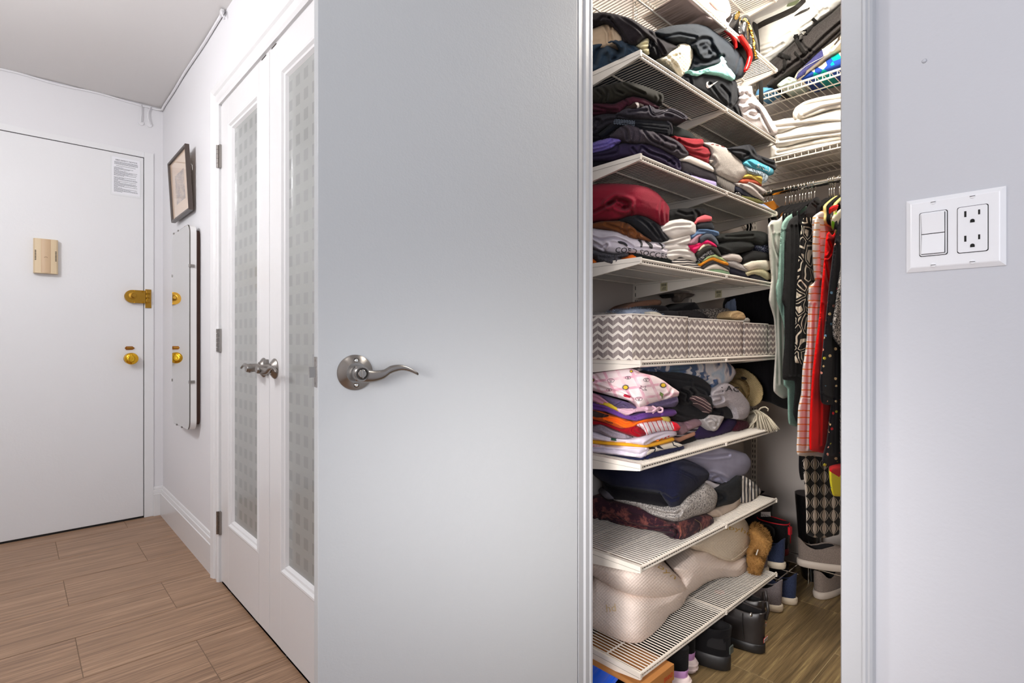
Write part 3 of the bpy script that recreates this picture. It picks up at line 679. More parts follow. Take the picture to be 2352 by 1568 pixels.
# ================================================================== SOFT GOODS
def fab(key, rgb, kind='plain', rgb2=None, p=None):
    k = (key, tuple(rgb), kind, rgb2 and tuple(rgb2), str(p))
    if k in MATS: return MATS[k]
    t = NT(key); base = lin(rgb); lum_ = sum(base)/3; base = tuple(v*(.55+.45*min(1, lum_/.22)) for v in base); c2 = lin(rgb2) if rgb2 else tuple(v*.6 for v in base)
    uv = t.coord('UV'); ob = t.coord('Object')
    t.b.inputs['Roughness'].default_value = .92; t.b.inputs['Specular IOR Level'].default_value = .12
    t.b.inputs['Sheen Weight'].default_value = .05; t.b.inputs['Sheen Roughness'].default_value = .5
    sp = t.n('ShaderNodeSeparateXYZ'); t.l(uv, sp.inputs[0]); U, V = sp.outputs[0], sp.outputs[1]
    wv = t.noise(ob, 900, 2); lo = t.noise(ob, 18, 3)
    col = t.mix(t.ramp(lo, [(.35, 0.0), (.75, .35)]), base, tuple(v*.72 for v in base)); bs, bd, bh = .35, .0008, wv
    def stripes(coord, period, duty, wob=0.0):
        x = coord
        if wob: x = t.math('ADD', x, t.math('MULTIPLY', t.noise(ob, 14, 2), wob))
        return t.math('LESS_THAN', t.math('FRACT', t.math('DIVIDE', x, period)), duty)
    if kind == 'heather':
        col = t.mix(t.ramp(t.noise(ob, 420, 3, .7), [(.42, 0.0), (.62, 1.0)]), col, tuple(min(1, v*1.45+.01) for v in base)) if not rgb2 else t.mix(t.ramp(t.noise(ob, 420, 3, .7), [(.42, 0.0), (.6, 1.0)]), col, c2)
    elif kind == 'fleece':
        bh = t.noise(ob, 260, 4, .75); bs, bd = .7, .002
    elif kind == 'sherpa':
        n = t.noise(ob, 260, 3, .6, 1.0); col = t.mix(t.ramp(n, [(.40, 0.0), (.50, 1.0)]), c2, base); bh = t.noise(ob, 170, 3); bs, bd = 1.0, .004
    elif kind == 'knit':
        a = t.math('SINE', t.math('MULTIPLY', U, 6.283/ (p or .004))); b = t.math('SINE', t.math('MULTIPLY', V, 6.283/(p or .004)))
        bh = t.math('MULTIPLY', a, b); bs, bd = .8, .0015
        if rgb2: col = t.mix(t.ramp(bh, [(.3, 0.0), (.7, 1.0)]), col, c2)
    elif kind == 'quilt':
        P = p or .008
        a = t.math('SINE', t.math('MULTIPLY', U, 6.283/P)); b = t.math('SINE', t.math('MULTIPLY', V, 6.283/P))
        bh = t.math('MULTIPLY', a, b); bs, bd = .5, .0010; t.b.inputs['Roughness'].default_value = .7
        col = t.mix(t.math('MULTIPLY', t.math('ADD', bh, 1.0), .06), base, tuple(v*.85 for v in base))
    elif kind == 'hstripe': col = t.mix(stripes(V, p[0], p[1], .006), col, c2)
    elif kind == 'vstripe': col = t.mix(stripes(U, p[0], p[1], .006), col, c2)
    elif kind == 'dstripe': col = t.mix(stripes(t.math('ADD', t.math('MULTIPLY', U, p[2]), t.math('MULTIPLY', V, p[3])), p[0], p[1], .012), col, c2)
    elif kind == 'denim':
        n = t.noise(ob, 300, 4, .8); col = t.mix(t.ramp(n, [(.35, 0.0), (.65, 1.0)]), col, c2); bh = n; bs = .6
    elif kind == 'acid':
        n = t.noise(ob, 22, 5, .75); col = t.mix(t.ramp(n, [(.48, 0.0), (.68, .9)]), col, c2); n3 = t.noise(ob, 420, 3); bh = n3; bs = .6
    elif kind == 'tiedye':
        n = t.noise(ob, 9, 3, .55, .8); col = t.ramp(n, [(.36, base), (.47, lin((70, 88, 122))), (.53, lin((206, 200, 198))), (.68, c2)])
    elif kind == 'plaid':
        a = t.math('ABSOLUTE', t.math('SUBTRACT', t.math('FRACT', t.math('DIVIDE', t.math('ADD', U, t.math('MULTIPLY', V, .5)), .038)), .5))
        b = t.math('ABSOLUTE', t.math('SUBTRACT', t.math('FRACT', t.math('DIVIDE', t.math('SUBTRACT', V, t.math('MULTIPLY', U, .12)), .030)), .5))
        m = t.math('MAXIMUM', t.math('LESS_THAN', a, .11), t.math('LESS_THAN', b, .11)); n = t.ramp(t.noise(ob, 30, 3), [(.35, .25), (.6, .9)])
        n2 = t.ramp(t.noise(ob, 12, 2), [(.55, 0.0), (.7, .6)])
        col = t.mix(t.math('MAXIMUM', t.math('MULTIPLY', m, n), n2), base, c2)
    elif kind == 'leaf':      # cream leaf shapes on black
        v = t.n('ShaderNodeTexVoronoi', feature='DISTANCE_TO_EDGE'); mp = t.n('ShaderNodeMapping'); mp.inputs['Scale'].default_value = (28, 17, 1); mp.inputs['Rotation'].default_value = (0, 0, .5)
        nv = t.n('ShaderNodeTexNoise'); t.l(uv, nv.inputs['Vector']); nv.inputs['Scale'].default_value = 26; nv.inputs['Detail'].default_value = 0
        ad = t.n('ShaderNodeVectorMath', operation='MULTIPLY_ADD'); t.l(nv.outputs['Color'], ad.inputs[0]); ad.inputs[1].default_value = (.55, .55, 0); t.l(uv, mp.inputs[0]); t.l(mp.outputs[0], ad.inputs[2]); t.l(ad.outputs[0], v.inputs['Vector']); v.inputs['Scale'].default_value = 1.0
        col = t.ramp(v.outputs[0], [(0.0, base), (.07, c2), (.12, base), (.24, c2)], 'CONSTANT')
    elif kind == 'oval':      # columns of pointed ovals with arcs
        P, Q = p; row = t.math('FLOOR', t.math('DIVIDE', V, Q))
        u2 = t.math('SUBTRACT', t.math('FRACT', t.math('DIVIDE', U, P)), .5); v2 = t.math('SUBTRACT', t.math('FRACT', t.math('DIVIDE', V, Q)), .5)
        env = t.math('MULTIPLY', t.math('COSINE', t.math('MULTIPLY', v2, 3.1416)), 1.0)
        au = t.math('ABSOLUTE', u2); d = t.math('DIVIDE', au, t.math('ADD', env, .02))
        col = t.ramp(d, [(0.0, c2), (.24, base), (.36, c2), (.45, base)], 'CONSTANT')
    elif kind == 'floral':
        v = t.n('ShaderNodeTexVoronoi', feature='F1'); v.inputs['Scale'].default_value = p or 34; t.l(uv, v.inputs['Vector']); v.inputs['Randomness'].default_value = 1.0
        h = t.n('ShaderNodeSeparateColor'); t.l(v.outputs['Color'], h.inputs[0])
        pet = t.ramp(h.outputs[0], [(0.0, lin((200, 40, 48))), (.28, lin((226, 150, 130))), (.52, lin((230, 200, 150))), (.74, lin((200, 190, 60))), (.88, lin((110, 150, 180)))], 'CONSTANT')
        on = t.math('MULTIPLY', t.math('LESS_THAN', t.math('ADD', v.outputs['Distance'], t.math('MULTIPLY', t.noise(ob, 160, 2), .18)), .34), t.math('GREATER_THAN', h.outputs[1], .25))
        col = t.mix(on, base, pet)
    elif kind == 'tweed':
        n = t.noise(t.coord('UV', (70, 34, 1), (0, 0, .35)), 3.0, 4, .6, 2.5); col = t.mix(t.ramp(n, [(.50, 0.0), (.56, 1.0)]), base, c2)
    elif kind == 'speckle':
        n = t.noise(ob, 260, 2); col = t.mix(t.ramp(n, [(.56, 0.0), (.62, 1.0)]), base, c2)
    elif kind == 'patch':     # big coloured patches
        v = t.n('ShaderNodeTexVoronoi', feature='F1'); v.inputs['Scale'].default_value = p or 26; t.l(uv, v.inputs['Vector'])
        h = t.n('ShaderNodeSeparateColor'); t.l(v.outputs['Color'], h.inputs[0]); col = t.ramp(h.outputs[0], [(0.0, base), (.4, c2), (.72, lin((214, 205, 180)))], 'CONSTANT')
    elif kind == 'patch2':
        v = t.n('ShaderNodeTexVoronoi', feature='F1'); v.inputs['Scale'].default_value = p or 26; t.l(uv, v.inputs['Vector'])
        h = t.n('ShaderNodeSeparateColor'); t.l(v.outputs['Color'], h.inputs[0]); col = t.ramp(h.outputs[0], [(0.0, lin((30, 40, 84))), (.35, lin((222, 208, 50))), (.55, lin((196, 30, 34))), (.68, lin((44, 58, 44)))], 'CONSTANT')
    elif kind == 'shiny':
        t.b.inputs['Roughness'].default_value = .32; t.b.inputs['Specular IOR Level'].default_value = .5; t.b.inputs['Sheen Weight'].default_value = 0; bh = t.noise(ob, 300, 2); bs = .15
    elif kind == 'fur':
        bh = t.noise(t.coord('Object', (1, 1, .35)), 330, 4, .8); bs, bd = 1.0, .006; col = t.mix(bh, tuple(v*.7 for v in base), tuple(min(1, v*1.3) for v in base))
    elif kind == 'rib':
        bh = t.math('SINE', t.math('MULTIPLY', U, 6.283/(p or .004))); bs, bd = .6, .002
    elif kind == 'straw':
        a = t.math('SINE', t.math('MULTIPLY', t.math('ADD', V, t.math('MULTIPLY', U, .4)), 6.283/.0045)); b = t.math('SINE', t.math('MULTIPLY', t.math('SUBTRACT', U, t.math('MULTIPLY', V, .5)), 6.283/.004))
        bh = t.math('MAXIMUM', a, b); bs, bd = .9, .0015; col = t.mix(t.ramp(bh, [(-.2, 0.0), (.5, 1.0)]), c2, base)
    t.col(col) if not isinstance(col, tuple) else t.col(col)
    t.bump(bh, bs, bd); MATS[k] = t.m; return t.m

FR = {'A': (1340, 0, 3.856), 'B': (1340, 180, 4.611), 'C': (1340, 400, 4.9), 'D': (1340, 680, 3.921), 'E': (1340, 1020, 4.9),
      'F': (1340, 1180, 3.856), 'G': (1560, 0, 5.88), 'K': (1740, 380, 3.732), 'L': (1740, 780, 3.732), 'M': (1660, 1100, 4.48),
      'P': (0, 0, 1.0), 'Q': (1740, 380, 8.71), 'R': (1440, 640, 6.918), 'S': (1350, 820, 9.8), 'U': (1340, 1480, 6.533), 'V': (1840, 480, 5.6)}
def T(fr, pts):
    ox, oy, s = FR[fr]; return np.array([(ox+x/s, oy+y/s) for x, y in pts], float)
def rays(px):
    s = (px-CX)/FPX; return FW[0]+s*RT[0], FW[1]+s*RT[1]
def corner(x0, y0, k=.02):
    """camera distance at which each column of the picture meets the rounded box corner x>x0, y>y0"""
    def f(px):
        a, b = rays(px); tx = x0/a; ty = y0/b; m = np.maximum(tx, ty); d = np.abs(tx-ty)
        return m+np.maximum(0, k*2-d)**2/(8*k)
    return f
def planex(x0): return lambda px: x0/rays(px)[0]
def planey(y0, xmin=None):
    def f(px):
        a, b = rays(px); t = y0/b
        return np.maximum(t, xmin/a) if xmin else t
    return f
def seg_dist(P, poly, closed):
    Q = poly; R = np.roll(Q, -1, 0) if closed else Q[1:]; Q = Q if closed else Q[:-1]
    d = R-Q; L = (d**2).sum(1)+1e-9
    u = np.clip(((P[:, None, :]-Q[None])*d[None]).sum(2)/L[None], 0, 1)
    return np.sqrt((((Q[None]+u[..., None]*d[None])-P[:, None, :])**2).sum(2)).min(1)
def inside(P, poly):
    x, y = P[:, 0], P[:, 1]; c = np.zeros(len(P), bool); j = len(poly)-1
    for i in range(len(poly)):
        xi, yi = poly[i]; xj, yj = poly[j]
        m = ((yi > y) != (yj > y)) & (x < (xj-xi)*(y-yi)/(yj-yi+1e-12)+xi); c ^= m; j = i
    return c
SEED = [0]
def soft(name, label, cat, mat, fr, pts, path, depth=.16, dirv=None, bulge=.022, r=None, cr=(), step=2.6, wr=.0035, zmin=None,
         group=None, lean=0.0, parent=None, out=0.0, sharp=False, zmax=None, wrs=1.0, zback=None):
    SEED[0] += 1; sd = SEED[0]*13.7
    outline = T(fr, pts)
    if not sharp: outline = spline(outline, step)
    else:
        o2 = []
        for i in range(len(outline)):
            a, b = outline[i], outline[(i+1) % len(outline)]; k = max(1, int(np.linalg.norm(b-a)/step))
            o2 += [a+(b-a)*j/k for j in range(k)]
        outline = np.array(o2)
    lo, hi = outline.min(0), outline.max(0)
    gx = np.arange(lo[0], hi[0], step); gy = np.arange(lo[1], hi[1], step*.87)
    G = np.array([(x+(step/2 if j % 2 else 0), y) for j, y in enumerate(gy) for x in gx]) if len(gx) and len(gy) else np.zeros((0, 2))
    if len(G):
        G = G[inside(G, outline)]
        if len(G): G = G[seg_dist(G, outline, True) > step*.6]
    allp = [Vector(p) for p in outline]+[Vector(p) for p in G]; nb = len(outline)
    V, _, Fc, _, _, _ = delaunay_2d_cdt(allp, [], [list(range(nb))], 1, 1e-4)
    V = np.array([(v.x, v.y) for v in V]); Fc = [f for f in Fc if len(f) == 3]
    d = seg_dist(V, outline, True); mx = d.max()
    rr = min(r or 15, mx*.98)
    prof = np.sqrt(np.clip(1-(1-np.clip(d/rr, 0, 1))**2, 0, 1))
    B = min(bulge, rr/FPX*1.6*1.5)
    c0 = V.mean(0); cov = np.cov((V-c0).T); w, e = np.linalg.eigh(cov); ax = e[:, 1]
    if ax[0] < 0: ax = -ax
    nrm = np.array((-ax[1], ax[0])); la = (V-c0)@ax; lb = (V-c0)@nrm
    nz = np.array([noise.noise(Vector((a/38/wrs, b/9.5/wrs, sd)))*.6+noise.noise(Vector((a/17/wrs, b/13/wrs, sd+40)))*.45+noise.noise(Vector((a/9/wrs, b/4.2/wrs, sd+80)))*.22 for a, b in zip(la, lb)])
    setb = B*(1-prof)+nz*wr*(.25+.75*prof)
    for c in cr:
        if isinstance(c, dict): pl_, amp, wd = c['p'], c.get('a', .010), c.get('w', 2.4)
        else: pl_, amp, wd = c, .011, 2.5
        pl2 = spline(T(fr, pl_), 2.0, closed=False); dc = seg_dist(V, pl2, False)
        setb += amp*np.exp(-(dc/wd)**2)-.45*amp*np.exp(-((dc-2.3*wd)/wd)**2)*prof
    tb = path(V[:, 0])-out; hpx = (V[:, 1].max()-V[:, 1])
    t = tb+setb+lean*hpx/FPX*tb
    a, b = rays(V[:, 0])
    X, Y, Z = a*t, b*t, H-(V[:, 1]-CY)/FPX*t
    if zmin is not None: Z = np.maximum(Z, zmin+.0012)
    if zmax is not None: Z = np.minimum(Z, zmax)
    tback = tb+B+lean*hpx/FPX*tb
    Xb, Yb = a*tback, b*tback
    if dirv is None:
        f = np.clip((1470-V[:, 0].min())/100, 0, 1); dirv = (.62*f+.12*(1-f), .78*f+.99*(1-f))
    L = math.hypot(*dirv); dx, dy = dirv[0]/L*depth, dirv[1]/L*depth
    Xb, Yb = Xb+dx, Yb+dy
    Zb = H-(V[:, 1]-CY)/FPX*tback
    if zmin is not None: Zb = np.maximum(Zb, zmin+.0012)
    if zmax is not None: Zb = np.minimum(Zb, zmax)
    if zback is not None: Zb = np.maximum(Zb, zback)
    n = len(V); co = np.concatenate([np.stack([X, Y, Z], 1), np.stack([Xb, Yb, Zb], 1)])
    co[:, 1] = np.where(co[:, 0] > 1.15, np.minimum(co[:, 1], YL-.006), co[:, 1]); co[:, 0] = np.minimum(co[:, 0], XB-.006)
    ed = {}
    for f in Fc:
        for i in range(3):
            k = (f[i], f[(i+1) % 3]); ed[k] = ed.get(k, 0)+1
    faces = [tuple(f) for f in Fc]+[tuple(i+n for i in reversed(f)) for f in Fc]
    for (p, q) in ed:
        if (q, p) not in ed: faces.append((q, p, p+n, q+n))
    loc = Vector(((co[:, 0].min()+co[:, 0].max())/2, (co[:, 1].min()+co[:, 1].max())/2, co[:, 2].min()))
    off = loc if parent is None else parent.location
    me = bpy.data.meshes.new(name); me.from_pydata((co-np.array(off)).tolist(), [], faces)
    uvl = me.uv_layers.new(name='uv'); uu = (V[:, 0]-CX)/FPX*tb.mean(); vv = -(V[:, 1]-CY)/FPX*tb.mean()
    li = np.empty(len(me.loops), np.int32); me.loops.foreach_get('vertex_index', li); li = li % n
    uvl.data.foreach_set('uv', np.stack([uu[li], vv[li]], 1).astype(np.float32).ravel())
    me.polygons.foreach_set('use_smooth', [True]*len(me.polygons)); me.materials.append(mat)
    # outward normals
    bm = bmesh.new(); bm.from_mesh(me); bmesh.ops.recalc_face_normals(bm, faces=bm.faces[:]); bm.to_mesh(me); bm.free()
    o = bpy.data.objects.new(name, me)
    if parent is None: o.location = loc
    link(o, parent); meta(o, label, cat, group); return o
def fuzz(o, n, length, mat, name='pile', droop=0.0):
    me = o.data; rnd = random.Random(len(me.vertices)); off = o.location if o.parent is None else o.parent.location
    polys = [p for p in me.polygons]; w = np.cumsum([p.area for p in polys]); mb = MB()
    for _ in range(n):
        p = polys[int(np.searchsorted(w, rnd.random()*w[-1]))]; vs = [me.vertices[i].co for i in p.vertices]
        a, b = rnd.random(), rnd.random(); a, b = (a, b) if a+b < 1 else (1-a, 1-b); c = vs[0]+(vs[1]-vs[0])*a+(vs[2]-vs[0])*b+off
        d = (p.normal+Vector((rnd.uniform(-.6, .6), rnd.uniform(-.6, .6), rnd.uniform(-.6, .4)-droop))).normalized(); s = d.orthogonal().normalized()*length*.11
        L = length*rnd.uniform(.6, 1.2); q = [mb.bm.verts.new(c-s), mb.bm.verts.new(c+s), mb.bm.verts.new(c+d*L)]; mb.bm.faces.new(q)
    me2 = bpy.data.meshes.new(name); mb.bm.to_mesh(me2); mb.bm.free(); me2.materials.append(mat)
    par = o if o.parent is None else o.parent
    me2.transform(Matrix.Translation(-par.location)); q = bpy.data.objects.new(name, me2); link(q, par); q['kind'] = 'stuff'; return q
EYE = Vector((0, 0, H))
def stick(o, pix, lift=.0016):
    """points of the surface of o seen through the given picture positions"""
    tree = o.get('_') ; me = o.data
    key = me.name
    if key not in TREES:
        off = o.location if o.parent is None else o.parent.location
        TREES[key] = (BVHTree.FromPolygons([v.co+off for v in me.vertices], [tuple(p.vertices) for p in me.polygons]), off)
    tr, off = TREES[key]; ds = []; dist = []
    for px, py in pix:
        a, b = ray(px); d = Vector((a, b, -(py-CY)/FPX)).normalized(); hit = tr.ray_cast(EYE, d)
        ds.append(d); dist.append((hit[0]-EYE).length if hit[0] is not None else None)
    good = [i for i, v in enumerate(dist) if v is not None]
    if not good: return [tr.find_nearest(EYE+d*1.6)[0]-d*lift for d in ds]
    ga = np.array([pix[i] for i in good], float)
    for i, v in enumerate(dist):
        if v is None: dist[i] = dist[good[int(((ga-np.array(pix[i], float))**2).sum(1).argmin())]]
    return [EYE+d*(v-lift) for d, v in zip(ds, dist)]
TREES = {}
def decal_text(o, text, fr, base, hpx, mat, name='lettering', width=None, slant=0.0, bold=True, lift=.002, xs=1.0):
    """letters printed on a garment along a curved baseline (frame coordinates)"""
    vs, fs = font_mesh(text, bold); bl = spline(T(fr, base), 1.0, closed=False); seg = np.linalg.norm(np.diff(bl, axis=0), axis=1)
    cum = np.concatenate([[0], np.cumsum(seg)]); tot = cum[-1]; w = max(v.x for v in vs); s = hpx/FR[fr][2]/.72
    pix = []
    for v in vs:
        u = v.x/w*tot; i = min(np.searchsorted(cum, u, 'right')-1, len(bl)-2); i = max(i, 0); f = (u-cum[i])/(seg[i]+1e-9)
        p = bl[i]+(bl[i+1]-bl[i])*f; dr = (bl[i+1]-bl[i])/(seg[i]+1e-9); nr = np.array((dr[1], -dr[0]))
        q = p+nr*(v.y*s)+dr*(v.y*s*slant); pix.append(q)
    pts = stick(o, pix, lift); mb = MB(); V = [mb.bm.verts.new(p) for p in pts]
    for f in fs:
        try: mb.bm.faces.new([V[i] for i in f])
        except ValueError: pass
    par = o if o.parent is None else o.parent
    return mb.build(name, mat, parent=par)
def decal_poly(o, fr, poly, mat, name='print', smooth=True, lift=.0018):
    pl_ = T(fr, poly)
    if smooth: pl_ = spline(pl_, 1.5)
    lo, hi = pl_.min(0), pl_.max(0); st = max(1.2, (hi-lo).max()/30)
    G = [(x, y) for x in np.arange(lo[0], hi[0], st) for y in np.arange(lo[1], hi[1], st)]; G = np.array(G) if G else np.zeros((0, 2))
    if len(G): G = G[inside(G, pl_)]
    if len(G): G = G[seg_dist(G, pl_, True) > st*.5]
    V, _, Fc, _, _, _ = delaunay_2d_cdt([Vector(p) for p in pl_]+[Vector(p) for p in G], [], [list(range(len(pl_)))], 1, 1e-4)
    pts = stick(o, [(v.x, v.y) for v in V], lift); mb = MB(); vv = [mb.bm.verts.new(p) for p in pts]
    for f in Fc:
        try: mb.bm.faces.new([vv[i] for i in f])
        except ValueError: pass
    par = o if o.parent is None else o.parent
    return mb.build(name, mat, parent=par, smooth=True)
def decal_line(o, fr, pts, w, mat, name='seam', closed=False, lift=.0012, parent=None):
    pl_ = spline(T(fr, pts), 2.0, closed=closed); P = stick(o, pl_, lift)
    par = parent or (o if o.parent is None else o.parent)
    return MB().tube(P, w, 5, closed=closed, caps=not closed).build(name, mat, parent=par, smooth=True)
# ================================================================== FOLDED THINGS, SHELF BY SHELF
C1 = corner(1.232, .826)
def g(name, label, cat, mat, fr, pts, z=None, path=C1, **k):
    return soft(name, label, cat, mat, fr, pts, path, zmin=z, **k)
Z1, Z2, Z3, Z4, Z5, Z6, Z7 = ZS[2:]
# ---- shelf with the black handbags (second from the top)
Z0 = ZS[1]
g('duffel_bag', 'pale pink fabric bag bulging over the edge of the handbag shelf', 'bag', fab('blush_fabric', (238, 216, 208)), 'A',
  [(860, -60), (905, 0), (960, 52), (1022, 102), (1070, 132), (1105, 182), (1165, 200), (1205, 232), (1240, 262), (1285, 256), (1300, 232), (1296, 205), (1268, 196), (1262, 172), (1296, 140), (1306, 80), (1275, -10), (1180, -70), (1000, -80)],
  z=Z0-.03, zback=Z0+.003, out=.03, depth=.16, bulge=.03, cr=[[(1120, 30), (1180, 90), (1250, 110)], [(1070, 130), (1150, 150), (1230, 190), (1260, 190)], [(1200, 150), (1210, 200)]], dirv=(.2, 1))
pb = g('handbag', 'small black leather handbag with a gold flap clasp, left of the chain bag', 'handbag', fab('black_leather', (36, 34, 34), 'shiny'), 'G',
  [(640, 350), (690, 260), (705, 190), (750, 165), (790, 160), (822, 190), (815, 240), (790, 300), (750, 380), (700, 425), (650, 410)], z=Z0, out=.02, depth=.14, dirv=(.2, 1), bulge=.02,
  cr=[[(700, 400), (750, 300), (790, 200)], [(670, 380), (720, 290), (750, 200)]])
gold = plain('gold_hardware', (236, 190, 80), .15, 1.0)
decal_poly(pb, 'G', [(760, 200), (790, 150), (818, 150), (824, 190), (800, 250), (765, 270), (745, 250)], gold, 'clasp', lift=.004)
cb = g('handbag', 'black quilted handbag with a thick gold chain strap', 'handbag', fab('black_quilted_leather', (34, 32, 32), 'shiny'), 'G',
  [(800, 330), (830, 240), (880, 200), (930, 205), (962, 260), (980, 340), (1010, 420), (1050, 520), (1072, 650), (1078, 800), (1040, 800), (960, 720), (880, 640), (820, 560), (790, 450)], z=Z0-.02, out=.045, depth=.16, dirv=(.2, 1), bulge=.02,
  cr=[[(880, 260), (860, 380), (880, 600)], [(930, 300), (950, 460), (960, 640)], [(840, 300), (830, 420)]])
P = stick(cb, spline(T('G', [(890, 258), (930, 310), (965, 390), (985, 470), (1005, 560), (1012, 660), (1030, 730), (1040, 790)]), 1.55, closed=False), .006)
mb = MB()
for i in range(0, len(P)-1, 2):
    c = (P[i]+P[i+1])/2; d = (P[i+1]-P[i]).normalized(); s = Vector((0, 0, 1)).cross(d).normalized() if i % 4 else (Vector((.7, -.7, .2))); w = d.cross(s).normalized() if i % 4 else s
    mb.tube([c+d*.0052*math.cos(a)+w*.0036*math.sin(a) for a in [2*math.pi*k/8 for k in range(8)]], .0014, 5, closed=True)
mb.build('chain_strap', gold, parent=cb, smooth=True, kind='stuff')
red_l = fab('red_leather', (226, 24, 20), 'shiny')
g('bag_strap', 'bright red curved leather strap hanging over the front of the handbag shelf', 'strap', red_l, 'G',
  [(815, 480), (850, 466), (900, 530), (950, 610), (985, 690), (995, 770), (975, 850), (940, 930), (915, 958), (905, 930), (935, 850), (955, 760), (940, 680), (895, 600), (850, 540)], out=.06, depth=.012, bulge=.003, wr=0, dirv=(.3, 1))
g('bag_strap', 'thin red and black strap loop between the pink bag and the gold-clasp handbag', 'strap', red_l, 'G',
  [(630, 395), (650, 388), (700, 440), (750, 510), (780, 560), (788, 640), (776, 650), (764, 570), (725, 500), (670, 440)], out=.035, depth=.01, bulge=.003, wr=0, dirv=(.3, 1))
g('wallet', 'red patent wallet standing behind the gold-clasp handbag', 'wallet', red_l, 'G', [(705, 440), (760, 380), (785, 410), (790, 560), (760, 530), (725, 470)], out=-.01, depth=.05, wr=0)
g('shoulder_strap', 'long black webbing strap with a buckle hanging from the rear top shelf', 'strap', fab('black_webbing', (52, 50, 48)), 'G',
  [(1000, 290), (1045, 320), (1060, 400), (1082, 600), (1084, 900), (1120, 1100), (1130, 1400), (1080, 1400), (1075, 1180), (1040, 800), (1035, 600), (1010, 420), (985, 330)], path=planex(2.22), depth=.006, bulge=.002, wr=.001, dirv=(1, 0))
# ---- shelf 1
Zs = Z1
g('trousers', 'folded tan trousers under the charcoal sweater, top left', 'trousers', fab('tan_cotton', (206, 180, 150)), 'A', [(-20, 258), (50, 262), (180, 212), (245, 215), (300, 255), (350, 345), (330, 400), (180, 430), (-20, 430)], z=Zs, cr=[[(190, 225), (225, 290), (230, 370)], [(245, 215), (240, 300), (250, 360)]])
g('sweatshirt', 'folded slate blue sweatshirt at the left end of the top visible shelf', 'sweatshirt', fab('slate_blue_fleece', (62, 80, 98), 'fleece'), 'A',
  [(-20, 390), (50, 385), (170, 372), (290, 345), (380, 362), (470, 405), (560, 490), (690, 570), (820, 650), (880, 730), (700, 660), (500, 530), (300, 620), (100, 700), (-20, 720)], z=Zs, out=.006, bulge=.03,
  cr=[{'p': [(90, 560), (130, 450), (220, 400), (290, 420), (320, 470), (280, 510)], 'a': .022, 'w': 5}, [(300, 350), (350, 420), (340, 490), (260, 530)], [(400, 400), (470, 460), (600, 560), (760, 660)], {'p': [(270, 420), (310, 450)], 'a': .03, 'w': 7}])
g('scarf', 'pale yellow folded cloth peeking beside the charcoal sweater', 'scarf', fab('pale_yellow_cotton', (218, 208, 168)), 'A', [(470, 405), (520, 360), (580, 325), (595, 390), (585, 480), (545, 475), (500, 430)], out=.008, cr=[[(500, 400), (560, 390)], [(520, 430), (580, 420)]])
g('fleece_gloves', 'crumpled black fleece gloves beside the cream knitted hat', 'gloves', fab('black_plush', (32, 30, 34), 'fleece'), 'A', [(565, 375), (640, 335), (695, 400), (690, 510), (630, 490), (580, 450)], out=.014, cr=[[(590, 380), (640, 420), (660, 480)], [(620, 360), (600, 430)]])
hat = g('knitted_hat', 'cream dimpled knitted hat on the upper left shelf', 'hat', fab('cream_knit', (243, 233, 206), 'quilt', p=.011), 'A',
  [(665, 520), (720, 490), (770, 450), (825, 420), (850, 388), (900, 376), (945, 392), (972, 440), (976, 500), (960, 570), (920, 640), (862, 694), (825, 660), (775, 610), (720, 560)], z=Zs, out=.025, bulge=.045, r=26, depth=.12,
  cr=[{'p': [(720, 540), (790, 500), (850, 480)], 'a': .008}, {'p': [(760, 575), (800, 530), (820, 490)], 'a': .008}, {'p': [(740, 500), (790, 540), (830, 590)], 'a': .008}, {'p': [(800, 560), (830, 600), (850, 650)], 'a': .006}])
fl = g('fleece_jacket', 'rolled black fleece jacket with a spiral fold and mint lining', 'jacket', fab('charcoal_fleece', (50, 57, 65), 'fleece'), 'A',
  [(630, 292), (700, 248), (830, 220), (1000, 211), (1100, 235), (1180, 290), (1290, 370), (1400, 480), (1446, 560), (1440, 640), (1402, 690), (1340, 704), (1260, 690), (1140, 640), (1000, 640), (930, 640), (960, 560), (975, 480), (930, 400), (850, 380), (760, 370)], out=.03, bulge=.05, r=30,
  cr=[{'p': [(960, 385), (1050, 345), (1115, 350), (1150, 420), (1182, 485), (1150, 522), (1080, 540), (1000, 505), (975, 450)], 'a': .022, 'w': 4}, {'p': [(1035, 400), (1090, 382), (1142, 440), (1125, 492), (1080, 500)], 'a': .02, 'w': 4},
      {'p': [(1000, 560), (1100, 545), (1180, 520), (1230, 500)], 'a': .016, 'w': 4}, [(700, 330), (850, 300), (1000, 330)], [(1390, 480), (1360, 600), (1320, 700)], [(1425, 520), (1405, 620), (1370, 700)], {'p': [(1060, 430), (1100, 430), (1110, 470)], 'a': .02, 'w': 5}])
soft('mint_lining', 'mint green lining turned out', None, fab('mint_fleece', (150, 214, 200), 'heather'), 'A',
  [(935, 620), (1000, 630), (1120, 592), (1200, 560), (1226, 498), (1262, 540), (1302, 610), (1346, 672), (1338, 706), (1280, 692), (1220, 664), (1130, 652), (1080, 642), (1030, 666), (972, 655)], C1, depth=.03, out=.045, bulge=.012, parent=fl, cr=[[(960, 640), (1040, 640), (1100, 620)], [(1262, 560), (1310, 640), (1335, 690)]])
